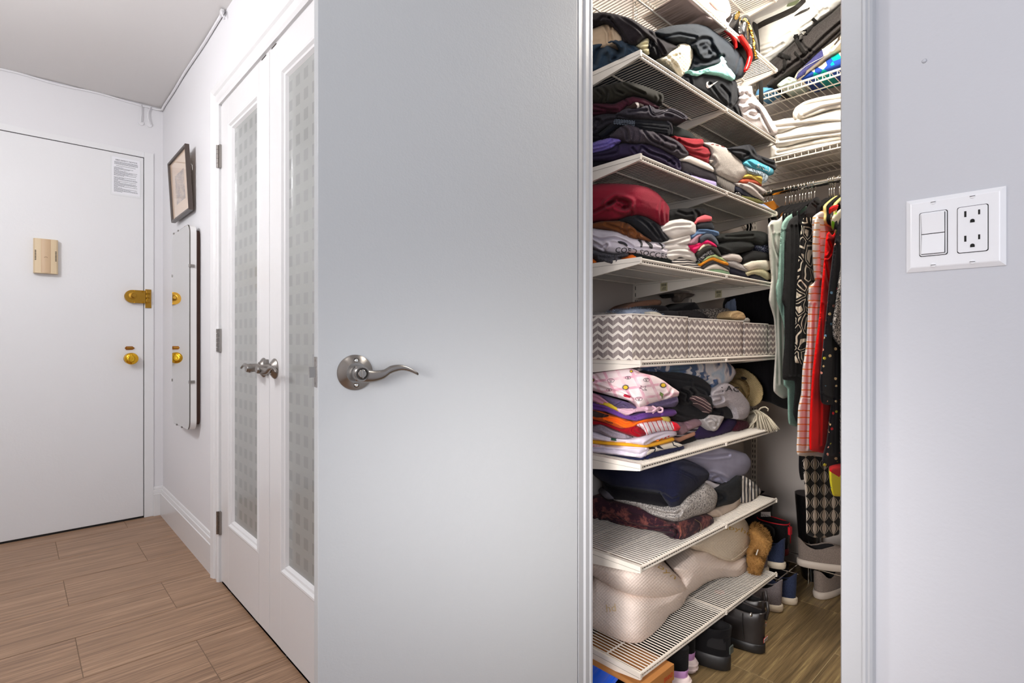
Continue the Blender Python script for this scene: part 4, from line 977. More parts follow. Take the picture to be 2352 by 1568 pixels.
sw = g('fleece_hoodie', 'black folded fleece with a white swoosh mark below the mint lining', 'sweatshirt', fab('black_jersey_fleece', (41, 43, 48), 'fleece'), 'A',
  [(860, 690), (915, 640), (1000, 640), (1130, 640), (1240, 665), (1310, 700), (1355, 725), (1374, 800), (1370, 880), (1342, 940), (1292, 996), (1230, 930), (1120, 860), (980, 800), (890, 750)], out=.02, bulge=.035, r=20,
  cr=[[(905, 680), (940, 690), (950, 740), (930, 780)], [(1320, 720), (1335, 800), (1320, 900)], [(1345, 740), (1355, 820), (1335, 910)], [(1120, 740), (1200, 850), (1270, 930)], [(1220, 760), (1290, 840), (1290, 940)]])
decal_poly(sw, 'A', [(1088, 738), (1094, 726), (1108, 722), (1102, 738), (1104, 754), (1116, 758), (1150, 738), (1194, 716), (1150, 752), (1118, 776), (1100, 782), (1088, 768)], plain('white_print', (236, 230, 226), .6), 'logo', smooth=False, lift=.0015)
g('sweater', 'flat folded slate grey sweater below the black swoosh fleece', 'sweater', fab('slate_grey_knit', (62, 72, 82), 'heather'), 'A', [(940, 770), (1050, 795), (1120, 815), (1200, 868), (1285, 935), (1302, 985), (1250, 1030), (1120, 960), (985, 850), (900, 790)], z=Zs, bulge=.03)
g('leggings', 'crumpled black leggings wedged beside the grey sweatpants', 'leggings', fab('black_cotton', (34, 34, 38)), 'A', [(1290, 990), (1345, 920), (1385, 950), (1400, 1030), (1460, 1110), (1400, 1110), (1330, 1060)], z=Zs, out=.006, cr=[[(1330, 960), (1360, 1020), (1380, 1080)]])
g('leggings', 'black folded leggings at the far right end below the grey sweatpants', 'leggings', fab('black_cotton2', (38, 38, 42), 'heather'), 'A', [(1400, 1070), (1500, 1130), (1600, 1180), (1690, 1210), (1708, 1240), (1706, 1268), (1690, 1300), (1600, 1250), (1480, 1170)], z=Zs, cr=[[(1560, 1195), (1640, 1225), (1700, 1240)]])
g('sweatpants', 'rolled light grey sweatpants at the right end of the upper shelf', 'sweatpants', fab('light_grey_marl', (196, 188, 186), 'heather'), 'A',
  [(1365, 768), (1430, 760), (1492, 764), (1503, 830), (1548, 890), (1610, 960), (1640, 1010), (1682, 1080), (1722, 1150), (1716, 1190), (1680, 1206), (1620, 1190), (1540, 1165), (1450, 1115), (1408, 1060), (1390, 990), (1368, 930), (1372, 850)], z=Zs, out=.022, bulge=.035, r=20,
  cr=[{'p': [(1430, 985), (1490, 955), (1545, 985), (1525, 1020), (1480, 1010)], 'a': .022, 'w': 3.5}, {'p': [(1375, 850), (1440, 830), (1482, 865), (1430, 905), (1380, 895)], 'a': .016, 'w': 3}, [(1500, 830), (1530, 950), (1600, 1060), (1660, 1180)], [(1380, 920), (1480, 930), (1560, 980), (1600, 1080), (1650, 1160)], [(1395, 770), (1400, 820)], [(1430, 765), (1436, 815)], [(1465, 765), (1470, 815)]])
cs_ = g('sweater', 'dark charcoal sweater draped over the tan trousers, top left', 'sweater', fab('charcoal_brown_knit', (48, 41, 45), 'fleece'), 'A',
  [(-20, 140), (60, 120), (175, 106), (300, 128), (430, 168), (560, 250), (622, 272), (652, 320), (740, 368), (836, 415), (800, 442), (730, 502), (680, 480), (640, 405), (560, 335), (480, 390), (420, 402), (362, 378), (325, 310), (250, 240), (180, 215), (60, 245), (-20, 250)], out=.026, bulge=.035, r=18,
  cr=[[(60, 200), (130, 190), (170, 150), (230, 160)], [(230, 160), (330, 280), (400, 390)], {'p': [(330, 150), (480, 250), (560, 330)], 'a': .009}, [(60, 225), (150, 205), (240, 230)], [(560, 260), (640, 340), (720, 470)]])
# ---- shelf 2
Zs = Z2
g('leggings', 'dark folded cotton at the base of the left pile under the purple sweater', 'leggings', fab('black_base_cotton', (36, 32, 38)), 'B', [(-20, 880), (60, 868), (300, 850), (560, 795), (620, 850), (400, 960), (60, 1040), (-20, 1040)], z=Zs)
g('sweatpants', 'folded dark purple sweatpants hanging over the shelf edge', 'sweatpants', fab('dark_purple_jersey', (66, 54, 86), 'fleece'), 'B',
  [(-20, 800), (60, 785), (250, 755), (350, 700), (460, 675), (580, 680), (720, 690), (850, 738), (970, 800), (1040, 880), (1046, 960), (1020, 998), (900, 975), (760, 920), (600, 845), (420, 850), (300, 885), (60, 885), (-20, 885)], z=Zs, out=.012, bulge=.03,
  cr=[{'p': [(370, 700), (355, 780), (210, 815), (80, 830)], 'a': .014}, {'p': [(520, 735), (575, 790), (615, 722), (700, 785), (840, 830), (960, 905)], 'a': .016}, {'p': [(900, 880), (950, 850), (1000, 900), (1010, 940)], 'a': .014}, [(640, 690), (780, 760), (900, 800), (1000, 870)], [(620, 800), (760, 860), (880, 920)]])
g('shirt', 'folded lilac jersey shirt at the door end of the left pile', 'shirt', fab('lilac_jersey', (116, 102, 170), 'heather'), 'B', [(-20, 720), (60, 690), (180, 648), (310, 620), (378, 628), (402, 665), (352, 695), (300, 742), (200, 772), (60, 800), (-20, 800)], z=Zs, out=.02,
  cr=[{'p': [(-10, 745), (140, 715), (260, 690), (300, 655)], 'a': .010, 'w': 1.8}, {'p': [(60, 775), (200, 740), (330, 690)], 'a': .008, 'w': 1.6}])
g('leggings', 'black leggings with a silver pin, left end above the lilac shirt', 'leggings', fab('black_legging', (34, 30, 36)), 'B', [(-20, 560), (65, 545), (150, 580), (260, 590), (360, 530), (330, 610), (200, 655), (60, 700), (-20, 720)], out=.014, cr=[[(60, 600), (200, 620), (300, 590)], [(60, 660), (180, 640)]])
jn = g('jeans', 'grey-brown folded pants with double stitched band spilling right', 'trousers', fab('grey_brown_denim', (70, 62, 70), 'heather'), 'B',
  [(270, 612), (400, 500), (470, 478), (560, 498), (640, 535), (760, 558), (870, 598), (960, 642), (1055, 700), (1112, 780), (1118, 808), (1022, 852), (900, 795), (800, 745), (650, 690), (560, 695), (480, 690), (400, 660), (300, 640)], out=.026, bulge=.03,
  cr=[{'p': [(492, 505), (535, 580), (515, 675)], 'a': .006, 'w': 1.2}, {'p': [(556, 510), (600, 600), (578, 690)], 'a': .006, 'w': 1.2}, {'p': [(760, 560), (840, 640), (960, 690)], 'a': .016}, {'p': [(640, 560), (720, 655), (860, 722), (940, 760), (1000, 740)], 'a': .015}, {'p': [(420, 520), (460, 560), (470, 640)], 'a': .016, 'w': 3}, [(980, 700), (1040, 780), (1100, 800)], [(820, 610), (870, 650), (830, 700)]])
rb = g('skirt', 'black elastic-ribbed skirt with a faded grey waistband in the left pile', 'skirt', fab('black_ribbed', (36, 38, 46), 'fleece'), 'B',
  [(150, 600), (240, 520), (320, 430), (430, 418), (560, 425), (700, 430), (880, 448), (942, 470), (940, 560), (905, 605), (800, 590), (640, 575), (500, 520), (400, 520), (300, 570), (200, 640)], out=.018,
  cr=[{'p': [(330, 445), (500, 460), (700, 470), (900, 490)], 'a': .006, 'w': 1.2}, {'p': [(330, 470), (500, 490), (700, 505), (900, 530)], 'a': .006, 'w': 1.2}, {'p': [(480, 500), (700, 540), (880, 560)], 'a': .006, 'w': 1.2}, {'p': [(560, 540), (740, 565), (880, 585)], 'a': .006, 'w': 1.2}])
for q, yy in enumerate((432, 446, 460, 474)):
    decal_line(rb, 'B', [(320+i*14, yy+(7 if i % 2 else -3)+i*1.4) for i in range(17)], .0008, plain('grey_elastic_thread', (128, 138, 152), .9), 'elastic_thread')
decal_line(rb, 'B', [(880, 452), (915, 480), (935, 530), (930, 590)], .0032, plain('dark_tape', (74, 70, 76), .8), 'drawstring')
g('leggings', 'rolled dark grey leggings, left end below the maroon shirt', 'leggings', fab('dark_grey_roll', (54, 50, 58), 'heather'), 'B', [(-20, 450), (65, 430), (120, 395), (200, 375), (360, 375), (520, 398), (560, 432), (400, 450), (300, 500), (230, 530), (130, 600), (-20, 600)], out=.016, bulge=.035,
  cr=[{'p': [(90, 500), (130, 440), (175, 450), (150, 490)], 'a': .016, 'w': 3}, [(360, 380), (350, 450)], [(100, 560), (240, 450), (380, 430)]])
lg = g('leggings', 'charcoal leggings folded in waves with piped seams, upper left pile', 'leggings', fab('charcoal_legging', (62, 57, 66), 'heather'), 'B',
  [(350, 375), (450, 320), (560, 312), (640, 292), (700, 276), (740, 300), (762, 322), (850, 332), (940, 314), (1040, 358), (1106, 410), (1098, 440), (1040, 442), (960, 446), (800, 440), (600, 424), (480, 412)], out=.03, bulge=.02,
  cr=[{'p': [(690, 292), (716, 362), (750, 388), (820, 372), (900, 345), (980, 370), (1060, 412)], 'a': .014, 'w': 2.2}, {'p': [(800, 400), (840, 380), (930, 400)], 'a': .010}, [(480, 360), (600, 340), (680, 340)]])
decal_line(lg, 'B', [(700, 282), (722, 330), (730, 362), (770, 382), (830, 362), (900, 338), (960, 352), (1040, 395), (1090, 436)], .0009, plain('light_piping', (150, 145, 152), .8), 'piping')
g('shirt', 'dark brown shirt with a white stripe peeking above the charcoal leggings', 'shirt', fab('brown_white_jersey', (70, 52, 46)), 'B', [(490, 300), (530, 256), (575, 252), (640, 280), (620, 310), (560, 325), (500, 325)], out=.026)
decal_poly(bpy.data.objects[-1] if False else [o for o in COL.objects if o.name.startswith('shirt')][-1], 'B', [(548, 256), (578, 254), (592, 290), (588, 318), (566, 320), (570, 290)], plain('off_white_print', (225, 215, 205), .8), 'stripe')
g('shirt', 'folded maroon marl shirt in the upper left pile', 'shirt', fab('maroon_marl', (96, 44, 60), 'heather', (60, 26, 36)), 'B', [(-20, 310), (60, 290), (120, 250), (220, 255), (330, 262), (430, 208), (520, 185), (640, 208), (720, 248), (808, 306), (790, 318), (690, 305), (560, 275), (480, 302), (420, 342), (370, 378), (250, 368), (60, 395), (-20, 400)], out=.02,
  cr=[{'p': [(430, 215), (470, 270), (440, 330)], 'a': .010}, [(120, 300), (240, 330), (360, 340)], [(60, 350), (250, 355), (360, 370)]])
g('trousers', 'olive black satin trousers folded on top of the left pile', 'trousers', fab('olive_black_twill', (56, 53, 44)), 'B', [(-20, 120), (60, 105), (200, 78), (300, 52), (430, 33), (540, 48), (700, 100), (842, 165), (852, 220), (832, 268), (740, 258), (650, 212), (560, 190), (470, 202), (420, 232), (330, 262), (230, 270), (60, 270), (-20, 270)], out=.028, bulge=.03,
  cr=[{'p': [(205, 88), (250, 150), (235, 240)], 'a': .014, 'w': 3}, {'p': [(320, 60), (350, 130), (420, 160)], 'a': .012}, [(430, 60), (520, 110), (640, 160)], [(790, 160), (810, 210), (790, 260)], [(150, 130), (210, 190), (190, 250)]])
g('shirt', 'dark green-black shirt tucked behind the pile beside the red fleece', 'shirt', fab('green_black_jersey', (38, 44, 41)), 'B', [(900, 500), (960, 500), (1040, 528), (1130, 568), (1178, 612), (1190, 660), (1000, 650), (900, 600)], out=-.01)
g('fleece_pullover', 'folded crimson red fleece in the middle of the fourth shelf', 'sweatshirt', fab('brick_red_fleece', (168, 42, 52), 'fleece'), 'B', [(945, 606), (1050, 622), (1200, 640), (1262, 645), (1275, 680), (1270, 712), (1330, 740), (1354, 800), (1332, 852), (1330, 900), (1260, 880), (1200, 860), (1120, 810), (1020, 700)], out=.008, bulge=.025,
  cr=[{'p': [(1010, 655), (1090, 700), (1180, 722), (1275, 712)], 'a': .016, 'w': 2.2}, {'p': [(1110, 780), (1220, 810), (1290, 830), (1345, 815)], 'a': .012}, [(1000, 630), (1010, 660)]])
g('pillowcase', 'narrow white folded cloth under the red fleece', 'linen', fab('ivory_cotton', (228, 218, 208)), 'B', [(1000, 862), (1120, 818), (1220, 848), (1330, 908), (1388, 960), (1378, 990), (1250, 950), (1100, 890)], out=.012)
g('sweater', 'folded dark plum-grey sweater below the narrow white cloth', 'sweater', fab('plum_grey_knit', (62, 54, 62), 'fleece'), 'B', [(1010, 880), (1100, 862), (1250, 930), (1370, 988), (1424, 1062), (1412, 1100), (1300, 1080), (1150, 1040), (1040, 1010)], z=Zs, out=.006)
g('shirt', 'lavender folded shirt at the shelf edge left of the big grey sweater', 'shirt', fab('lavender_cotton', (168, 154, 198)), 'B', [(1100, 1030), (1150, 1020), (1250, 1050), (1400, 1092), (1418, 1130), (1395, 1165), (1270, 1130), (1130, 1070)], z=Zs, out=.008)
g('t-shirt'.replace('-', '_'), 'dark navy folded shirt loop at the shelf edge above the lavender shirt', 'shirt', fab('ink_jersey', (50, 46, 72)), 'B', [(1020, 1000), (1050, 980), (1105, 975), (1150, 1008), (1140, 1045), (1080, 1040)], z=Zs, out=.012, cr=[[(1050, 1000), (1110, 1000), (1130, 1030)]])
g('sweater', 'black sweater lying flat under the ribbed grey sweater', 'sweater', fab('soft_black_knit', (48, 45, 50), 'heather'), 'B', [(1380, 1080), (1430, 1110), (1510, 1180), (1608, 1235), (1600, 1270), (1500, 1230), (1380, 1160)], z=Zs)
g('sweater', 'grey ribbed sweater peeking out under the big grey sweater', 'sweater', fab('ribbed_grey', (130, 124, 118), 'rib', p=.006), 'B', [(1400, 1020), (1500, 1062), (1610, 1125), (1614, 1180), (1592, 1225), (1500, 1190), (1410, 1110)], z=Zs, out=.006)
bg = g('sweatshirt', 'large light grey marl sweatshirt folded in the middle of the fourth shelf', 'sweatshirt', fab('warm_grey_marl', (170, 162, 154), 'heather'), 'B',
  [(1262, 684), (1370, 680), (1500, 728), (1600, 798), (1700, 900), (1758, 960), (1742, 1012), (1682, 1072), (1612, 1112), (1500, 1072), (1410, 1022), (1385, 985), (1385, 950), (1340, 905), (1320, 870), (1350, 822), (1325, 740)], out=.018, bulge=.04, r=26,
  cr=[{'p': [(1440, 1008), (1560, 1050), (1640, 1082)], 'a': .004, 'w': 1.0}, {'p': [(1325, 858), (1375, 850), (1392, 885), (1360, 910)], 'a': .02, 'w': 3}])
decal_text(bg, 'TEXAS', 'B', [(1352, 700), (1420, 708), (1500, 735)], 18, plain('maroon_print', (110, 50, 48), .8), 'print') if False else None
for i, q in enumerate(([(1350, 697), (1380, 692), (1384, 702), (1362, 706)], [(1395, 700), (1425, 702), (1440, 712), (1430, 716), (1402, 708)], [(1450, 712), (1482, 716), (1500, 730), (1476, 728)])):
    decal_poly(bg, 'B', q, plain('maroon_print', (110, 50, 48), .8), 'print')
g('scarf', 'folded light grey marl scarf with rounded ends below the yellow shirt', 'scarf', fab('pale_grey_marl', (168, 160, 156), 'heather'), 'B', [(1600, 1112), (1690, 1105), (1760, 1088), (1850, 1128), (1932, 1188), (1905, 1222), (1870, 1210), (1912, 1270), (1902, 1292), (1800, 1245), (1700, 1180)], out=.014, bulge=.02, cr=[{'p': [(1690, 1100), (1780, 1135), (1870, 1205)], 'a': .014}, [(1640, 1120), (1680, 1140)]])
g('sweater', 'navy folded sweater under the light grey scarf', 'sweater', fab('night_navy', (32, 34, 54)), 'B', [(1595, 1140), (1680, 1160), (1780, 1228), (1890, 1285), (1850, 1310), (1700, 1260), (1600, 1200)], z=Zs, out=.004)
g('shirt', 'olive green folded shirt with a small white mark at the right end', 'shirt', fab('olive_cotton', (116, 114, 58)), 'B', [(1640, 1235), (1760, 1245), (1860, 1275), (1915, 1312), (1880, 1335), (1760, 1310), (1660, 1270)], z=Zs, out=.006)
bl = g('belt', 'rolled black belt with a square metal buckle at the shelf edge', 'belt', fab('belt_leather', (44, 38, 32), 'shiny'), 'B', [(1600, 1222), (1640, 1215), (1680, 1245), (1690, 1270), (1650, 1262), (1608, 1240)], z=Zs, out=.016, wr=0)
decal_line(bl, 'B', [(1602, 1218), (1645, 1212), (1664, 1240), (1620, 1246)], .0015, M_NICKEL, 'buckle', closed=True, lift=.003)
g('shirt', 'pale blue folded shirt at the far right end of the fourth shelf', 'shirt', fab('pale_blue_cotton', (150, 164, 196)), 'B', [(1720, 1308), (1850, 1310), (1920, 1335), (2000, 1395), (1940, 1400), (1820, 1350)], z=Zs, out=.002)
g('blanket', 'cream and peach folded blanket at the far right end of the fourth shelf', 'blanket', fab('cream_peach', (238, 220, 198)), 'B', [(1740, 1335), (1850, 1350), (1940, 1378), (2010, 1400), (2026, 1430), (2020, 1450), (1940, 1430), (1800, 1370)], z=Zs, out=.012, cr=[{'p': [(1780, 1345), (1900, 1380), (2010, 1425)], 'a': .006, 'w': 1.2}])
g('shirt', 'rust orange folded shirt between the yellow shirt and grey scarf', 'shirt', fab('rust_cotton', (192, 88, 62)), 'B', [(1655, 1085), (1720, 1058), (1820, 1070), (1880, 1105), (1888, 1140), (1800, 1120), (1680, 1110)], out=.006)
g('shirt', 'mustard yellow folded shirt at the right of the big grey sweatshirt', 'shirt', fab('mustard_jersey', (222, 192, 92)), 'B', [(1690, 1050), (1742, 1008), (1830, 1028), (1905, 1018), (1908, 1080), (1882, 1122), (1840, 1095), (1780, 1058)], out=.014, cr=[{'p': [(1800, 1035), (1850, 1070), (1880, 1090)], 'a': .010}])
pj = g('pajamas', 'pale blue pajama shirt covered in black letters, right end', 'pajamas', fab('ice_blue_cotton', (190, 210, 222)), 'B', [(1715, 925), (1800, 955), (1900, 985), (1962, 1032), (1944, 1090), (1892, 1112), (1886, 1050), (1830, 1022), (1740, 990)], out=.018)
decal_text(pj, 'LDENIM', 'B', [(1752, 985), (1820, 1008), (1900, 1030)], 34, M_INK, 'lettering', bold=False)
decal_text(pj, 'N/W', 'B', [(1915, 1090), (1925, 1060), (1940, 1020)], 22, M_INK, 'lettering', bold=False)
cy = g('shirt', 'turquoise folded shirt with white lettering at the right end', 'shirt', fab('turquoise_jersey', (92, 182, 206)), 'B', [(1690, 905), (1728, 858), (1810, 848), (1900, 895), (2014, 958), (2014, 1010), (1972, 1028), (1900, 992), (1800, 962), (1740, 940)], out=.024, cr=[{'p': [(1740, 880), (1800, 930), (1900, 960)], 'a': .010}])
decal_text(cy, 'SNL)', 'B', [(1830, 940), (1900, 965), (1975, 985)], 44, plain('white_print', (236, 230, 226), .6), 'lettering', bold=False)
g('sweatshirt', 'black folded sweatshirt on top of the turquoise shirt, right end', 'sweatshirt', fab('black_marl', (46, 47, 52), 'heather'), 'B', [(1530, 745), (1640, 718), (1760, 698), (1812, 738), (1842, 800), (1930, 838), (2028, 868), (2032, 912), (2044, 942), (2025, 975), (1960, 935), (1850, 890), (1780, 858), (1700, 870), (1620, 825)], out=.022, bulge=.025,
  cr=[{'p': [(1560, 760), (1680, 770), (1740, 800), (1700, 830)], 'a': .014}, {'p': [(1845, 820), (1930, 880), (2030, 915)], 'a': .012}, [(1760, 710), (1790, 780), (1850, 850)]])
# ---- shelf 3
Zs = Z3
g('sweatshirt', 'dark green folded shirt under the lettered white shirt at the shelf edge', 'sweatshirt', fab('bottle_green', (40, 46, 44)), 'C', [(560, 880), (800, 930), (960, 950), (1002, 950), (998, 1010), (900, 1015), (700, 980), (560, 940)], z=Zs, out=.002)
g('shirt', 'bright orange folded shirt peeking out at the near shelf corner', 'shirt', fab('bright_orange', (236, 112, 28)), 'C', [(470, 945), (535, 902), (600, 912), (610, 960), (540, 990)], z=Zs, out=.006)
g('shirt', 'bright orange sleeve at the door end of the lettered shirts', 'shirt', fab('bright_orange', (236, 112, 28)), 'C', [(60, 930), (100, 945), (150, 985), (130, 1010), (60, 1000)], z=Zs, out=.002)
gh = g('sweatshirt', 'dark grey marl sweatshirt hanging over the near end of the shelf', 'sweatshirt', fab('dark_grey_marl', (66, 64, 68), 'heather', (96, 94, 100)), 'C',
  [(-20, 820), (70, 835), (200, 880), (350, 905), (510, 890), (500, 918), (400, 935), (428, 955), (385, 1000), (340, 1042), (240, 1032), (178, 995), (140, 930), (-20, 860)], out=.026, bulge=.02, cr=[{'p': [(180, 930), (260, 940), (350, 920)], 'a': .012}, [(350, 930), (340, 1000)], [(200, 980), (260, 1010), (330, 1020)]])
wt = g('shirt', 'white shirt with black serif lettering in the near left pile', 'shirt', fab('white_lilac_cotton', (220, 212, 220)), 'C',
  [(-20, 600), (65, 598), (200, 618), (380, 635), (500, 690), (620, 725), (750, 752), (880, 765), (935, 800), (962, 850), (958, 905), (940, 952), (820, 942), (700, 925), (600, 895), (480, 888), (350, 895), (250, 882), (150, 852), (65, 780), (-20, 740)], out=.016, bulge=.035,
  cr=[{'p': [(60, 690), (190, 735), (340, 715), (470, 760), (560, 820)], 'a': .016}, {'p': [(60, 770), (200, 815), (260, 800)], 'a': .014}, {'p': [(260, 790), (235, 850), (250, 880)], 'a': .008}, {'p': [(560, 830), (700, 830), (900, 850)], 'a': .008, 'w': 1.5}, [(60, 730), (160, 790), (220, 840)], {'p': [(830, 780), (880, 800), (920, 850)], 'a': .012}])
decal_text(wt, 'COED SOCCER', 'C', [(352, 880), (460, 885), (600, 900), (750, 925), (955, 958)], 62, M_INK, 'lettering', slant=.12, bold=False, lift=.004)
for q in ([(385, 756), (420, 752), (470, 770), (500, 800), (488, 812), (450, 790), (400, 776)], [(610, 738), (645, 740), (668, 780), (660, 820), (640, 822), (646, 785), (628, 758)], [(690, 752), (730, 758), (780, 800), (776, 838), (745, 830), (738, 800)], [(842, 770), (870, 775), (905, 820), (900, 838), (878, 842), (882, 815)]):
    decal_poly(wt, 'C', q, M_INK, 'print')
g('shirt', 'rust brown folded shirt showing its rounded neckline, near left pile', 'shirt', fab('rust_brown', (134, 80, 44)), 'C', [(60, 565), (200, 530), (400, 522), (500, 548), (590, 618), (680, 688), (768, 745), (752, 762), (650, 735), (560, 725), (470, 690), (380, 650), (250, 618), (60, 590)], out=.022,
  cr=[{'p': [(485, 560), (468, 620), (490, 680)], 'a': .018, 'w': 3.5}, {'p': [(600, 620), (622, 670), (615, 725)], 'a': .014}, {'p': [(500, 640), (560, 640), (600, 690)], 'a': .014, 'w': 4}, [(250, 560), (380, 600), (460, 640)]])
g('shirt', 'charcoal folded shirt directly under the crimson sweater', 'shirt', fab('charcoal_cotton', (48, 48, 53)), 'C', [(380, 525), (480, 480), (600, 460), (700, 480), (800, 530), (875, 590), (932, 660), (966, 730), (960, 757), (880, 770), (780, 755), (700, 695), (600, 615), (500, 552)], out=.02, bulge=.03, cr=[[(600, 480), (720, 570), (850, 720)], [(780, 560), (840, 650), (900, 750)]])
g('sweater', 'big crimson sweater rolled on top of the near left pile', 'sweater', fab('crimson_wool', (158, 36, 56), 'fleece'), 'C',
  [(-20, 130), (65, 120), (200, 104), (400, 104), (600, 120), (730, 150), (830, 208), (900, 280), (960, 360), (982, 440), (972, 530), (932, 582), (870, 588), (780, 535), (700, 490), (600, 468), (470, 505), (380, 535), (250, 535), (150, 535), (65, 558), (-20, 565)], out=.035, bulge=.06, r=34,
  cr=[{'p': [(285, 335), (370, 282), (450, 290), (515, 325), (500, 372), (430, 378), (375, 345)], 'a': .028, 'w': 4.5}, {'p': [(65, 445), (180, 395), (290, 335), (400, 300)], 'a': .018, 'w': 3}, {'p': [(515, 370), (545, 440), (460, 505), (320, 528)], 'a': .014, 'w': 3}, [(885, 300), (868, 420), (885, 570)], [(935, 340), (925, 450), (930, 560)], {'p': [(430, 320), (480, 340), (470, 370)], 'a': .03, 'w': 5}])
g('shirt', 'black folded shirt on top of the pile of white shirts', 'shirt', fab('black_satin_cotton', (38, 37, 37)), 'C', [(930, 410), (1000, 395), (1100, 383), (1250, 383), (1360, 392), (1432, 438), (1458, 475), (1440, 500), (1330, 475), (1275, 545), (1200, 535), (1050, 525), (940, 530)], out=.004, cr=[{'p': [(1060, 420), (1160, 450), (1220, 440)], 'a': .010}, [(1250, 400), (1290, 450), (1280, 510)]])
WH = [([(860, 605), (960, 530), (1100, 498), (1220, 528), (1268, 562), (1274, 620), (1264, 676), (1150, 700), (1010, 735), (940, 700), (880, 650)], 'topmost and thickest white folded shirt in the middle pile of white shirts', .020),
      ([(870, 775), (980, 725), (1080, 700), (1200, 678), (1220, 735), (1195, 790), (1100, 800), (950, 795)], 'second white folded shirt from the top of the middle pile', .014),
      ([(880, 808), (1050, 768), (1180, 795), (1216, 830), (1180, 862), (1050, 860), (930, 860)], 'thin third white folded shirt from the top of the middle pile', .010),
      ([(900, 880), (1000, 840), (1140, 818), (1240, 868), (1284, 930), (1272, 984), (1180, 968), (1090, 940), (1000, 975), (940, 950)], 'lowest white folded shirt of the middle pile, above the striped shirt', .014)]
for p, l, o_ in reversed(WH):
    g('white_shirt', l, 'shirt', fab('white_jersey', (230, 223, 216)), 'C', p, out=o_, group='white shirts in the middle pile', bulge=.025, cr=[{'p': [(p[0][0]+10, p[0][1]+20), ((p[1][0]+p[2][0])/2, p[1][1]+45), (p[3][0]-20, p[3][1]+40)], 'a': .009}] if o_ > .012 else [])
g('striped_shirt', 'black and white striped shirt folded under the white shirts', 'shirt', fab('black_white_stripes', (232, 224, 214), 'hstripe', (40, 36, 40), (.0072, .48)), 'C', [(985, 975), (1090, 932), (1190, 948), (1290, 998), (1334, 1040), (1332, 1080), (1200, 1070), (1100, 1050), (1000, 1025)], z=Zs, out=.010)
g('shirt', 'sage green folded shirt at the base of the narrow colourful pile', 'shirt', fab('sage_jersey', (124, 154, 120)), 'C', [(1360, 1082), (1450, 1062), (1540, 1062), (1640, 1098), (1648, 1135), (1560, 1140), (1450, 1120)], z=Zs, out=.008)
g('shirt', 'off-white folded shirt just above the sage green shirt', 'shirt', fab('off_white_jersey', (230, 220, 208)), 'C', [(1350, 1068), (1430, 1018), (1500, 1002), (1580, 1035), (1645, 1068), (1642, 1098), (1560, 1078), (1450, 1072), (1370, 1088)], out=.010)
g('shirt', 'brown-grey folded shirt below the orange and lime shirts', 'shirt', fab('taupe_jersey', (76, 70, 70), 'heather'), 'C', [(1325, 1052), (1400, 978), (1470, 958), (1560, 998), (1645, 1048), (1645, 1090), (1560, 1048), (1480, 1008), (1400, 1030), (1350, 1072)], out=.013)
g('shirt', 'tangerine folded shirt in the narrow colourful pile', 'shirt', fab('tangerine_jersey', (244, 154, 34)), 'C', [(1295, 1018), (1400, 948), (1480, 926), (1560, 965), (1640, 998), (1632, 1024), (1540, 1006), (1450, 972), (1380, 1000), (1320, 1034)], out=.018)
g('shirt', 'pale lime folded shirt with dark writing above the tangerine shirt', 'shirt', fab('lime_jersey', (184, 204, 144)), 'C', [(1300, 1004), (1400, 922), (1480, 898), (1565, 945), (1625, 992), (1550, 968), (1450, 935), (1380, 968)], out=.020)
pr = g('shirt', 'navy folded shirt with white print in the narrow pile', 'shirt', fab('navy_white_print', (42, 44, 54), 'speckle', (216, 210, 202)), 'C', [(1285, 960), (1370, 888), (1430, 848), (1478, 888), (1500, 905), (1400, 930), (1320, 1000)], out=.022)
g('shirt', 'dark olive-brown rounded folded shirt above the navy print shirt', 'shirt', fab('dark_umber_jersey', (64, 61, 54)), 'C', [(1260, 900), (1330, 828), (1420, 798), (1495, 818), (1542, 888), (1552, 934), (1500, 912), (1432, 858), (1360, 890), (1290, 945)], out=.024, bulge=.025)
g('shirt', 'hot pink folded shirt in the narrow pile', 'shirt', fab('hot_pink_jersey', (232, 30, 98)), 'C', [(1195, 802), (1300, 773), (1400, 735), (1452, 757), (1508, 805), (1496, 828), (1400, 788), (1345, 800), (1295, 850), (1258, 888), (1215, 842)], out=.026, cr=[[(1230, 820), (1300, 800), (1360, 770)]])
g('shirt', 'small cream folded shirt just under the hot pink one', 'shirt', fab('cream_jersey', (216, 206, 180)), 'C', [(1290, 850), (1350, 790), (1410, 775), (1470, 815), (1400, 808), (1330, 850), (1310, 880)], out=.020)
g('shirt', 'steel grey folded shirt on top of the hot pink shirt', 'shirt', fab('steel_grey_jersey', (78, 84, 94), 'heather'), 'C', [(1300, 710), (1370, 668), (1440, 668), (1490, 715), (1518, 765), (1522, 795), (1505, 825), (1445, 765), (1400, 745), (1320, 785)], out=.022)
g('shirt', 'dusty pink patterned folded shirt left of the steel grey one', 'shirt', fab('dusty_pink_jersey', (148, 112, 122), 'heather'), 'C', [(1195, 782), (1232, 728), (1290, 680), (1345, 672), (1300, 722), (1285, 782), (1240, 800)], out=.026)
g('jeans', 'light blue denim folded below the charcoal shirt', 'jeans', fab('blue_denim', (80, 106, 142), 'denim', (104, 130, 164)), 'C', [(1205, 695), (1270, 650), (1290, 618), (1400, 615), (1522, 648), (1528, 690), (1482, 698), (1400, 672), (1320, 688), (1212, 730)], out=.016, cr=[{'p': [(1290, 640), (1400, 650), (1500, 675)], 'a': .008}])
g('shirt', 'charcoal blue rounded folded shirt under the salmon shirt', 'shirt', fab('charcoal_blue_jersey', (50, 53, 60)), 'C', [(1262, 572), (1330, 538), (1430, 536), (1472, 580), (1468, 622), (1380, 628), (1268, 620)], out=.012)
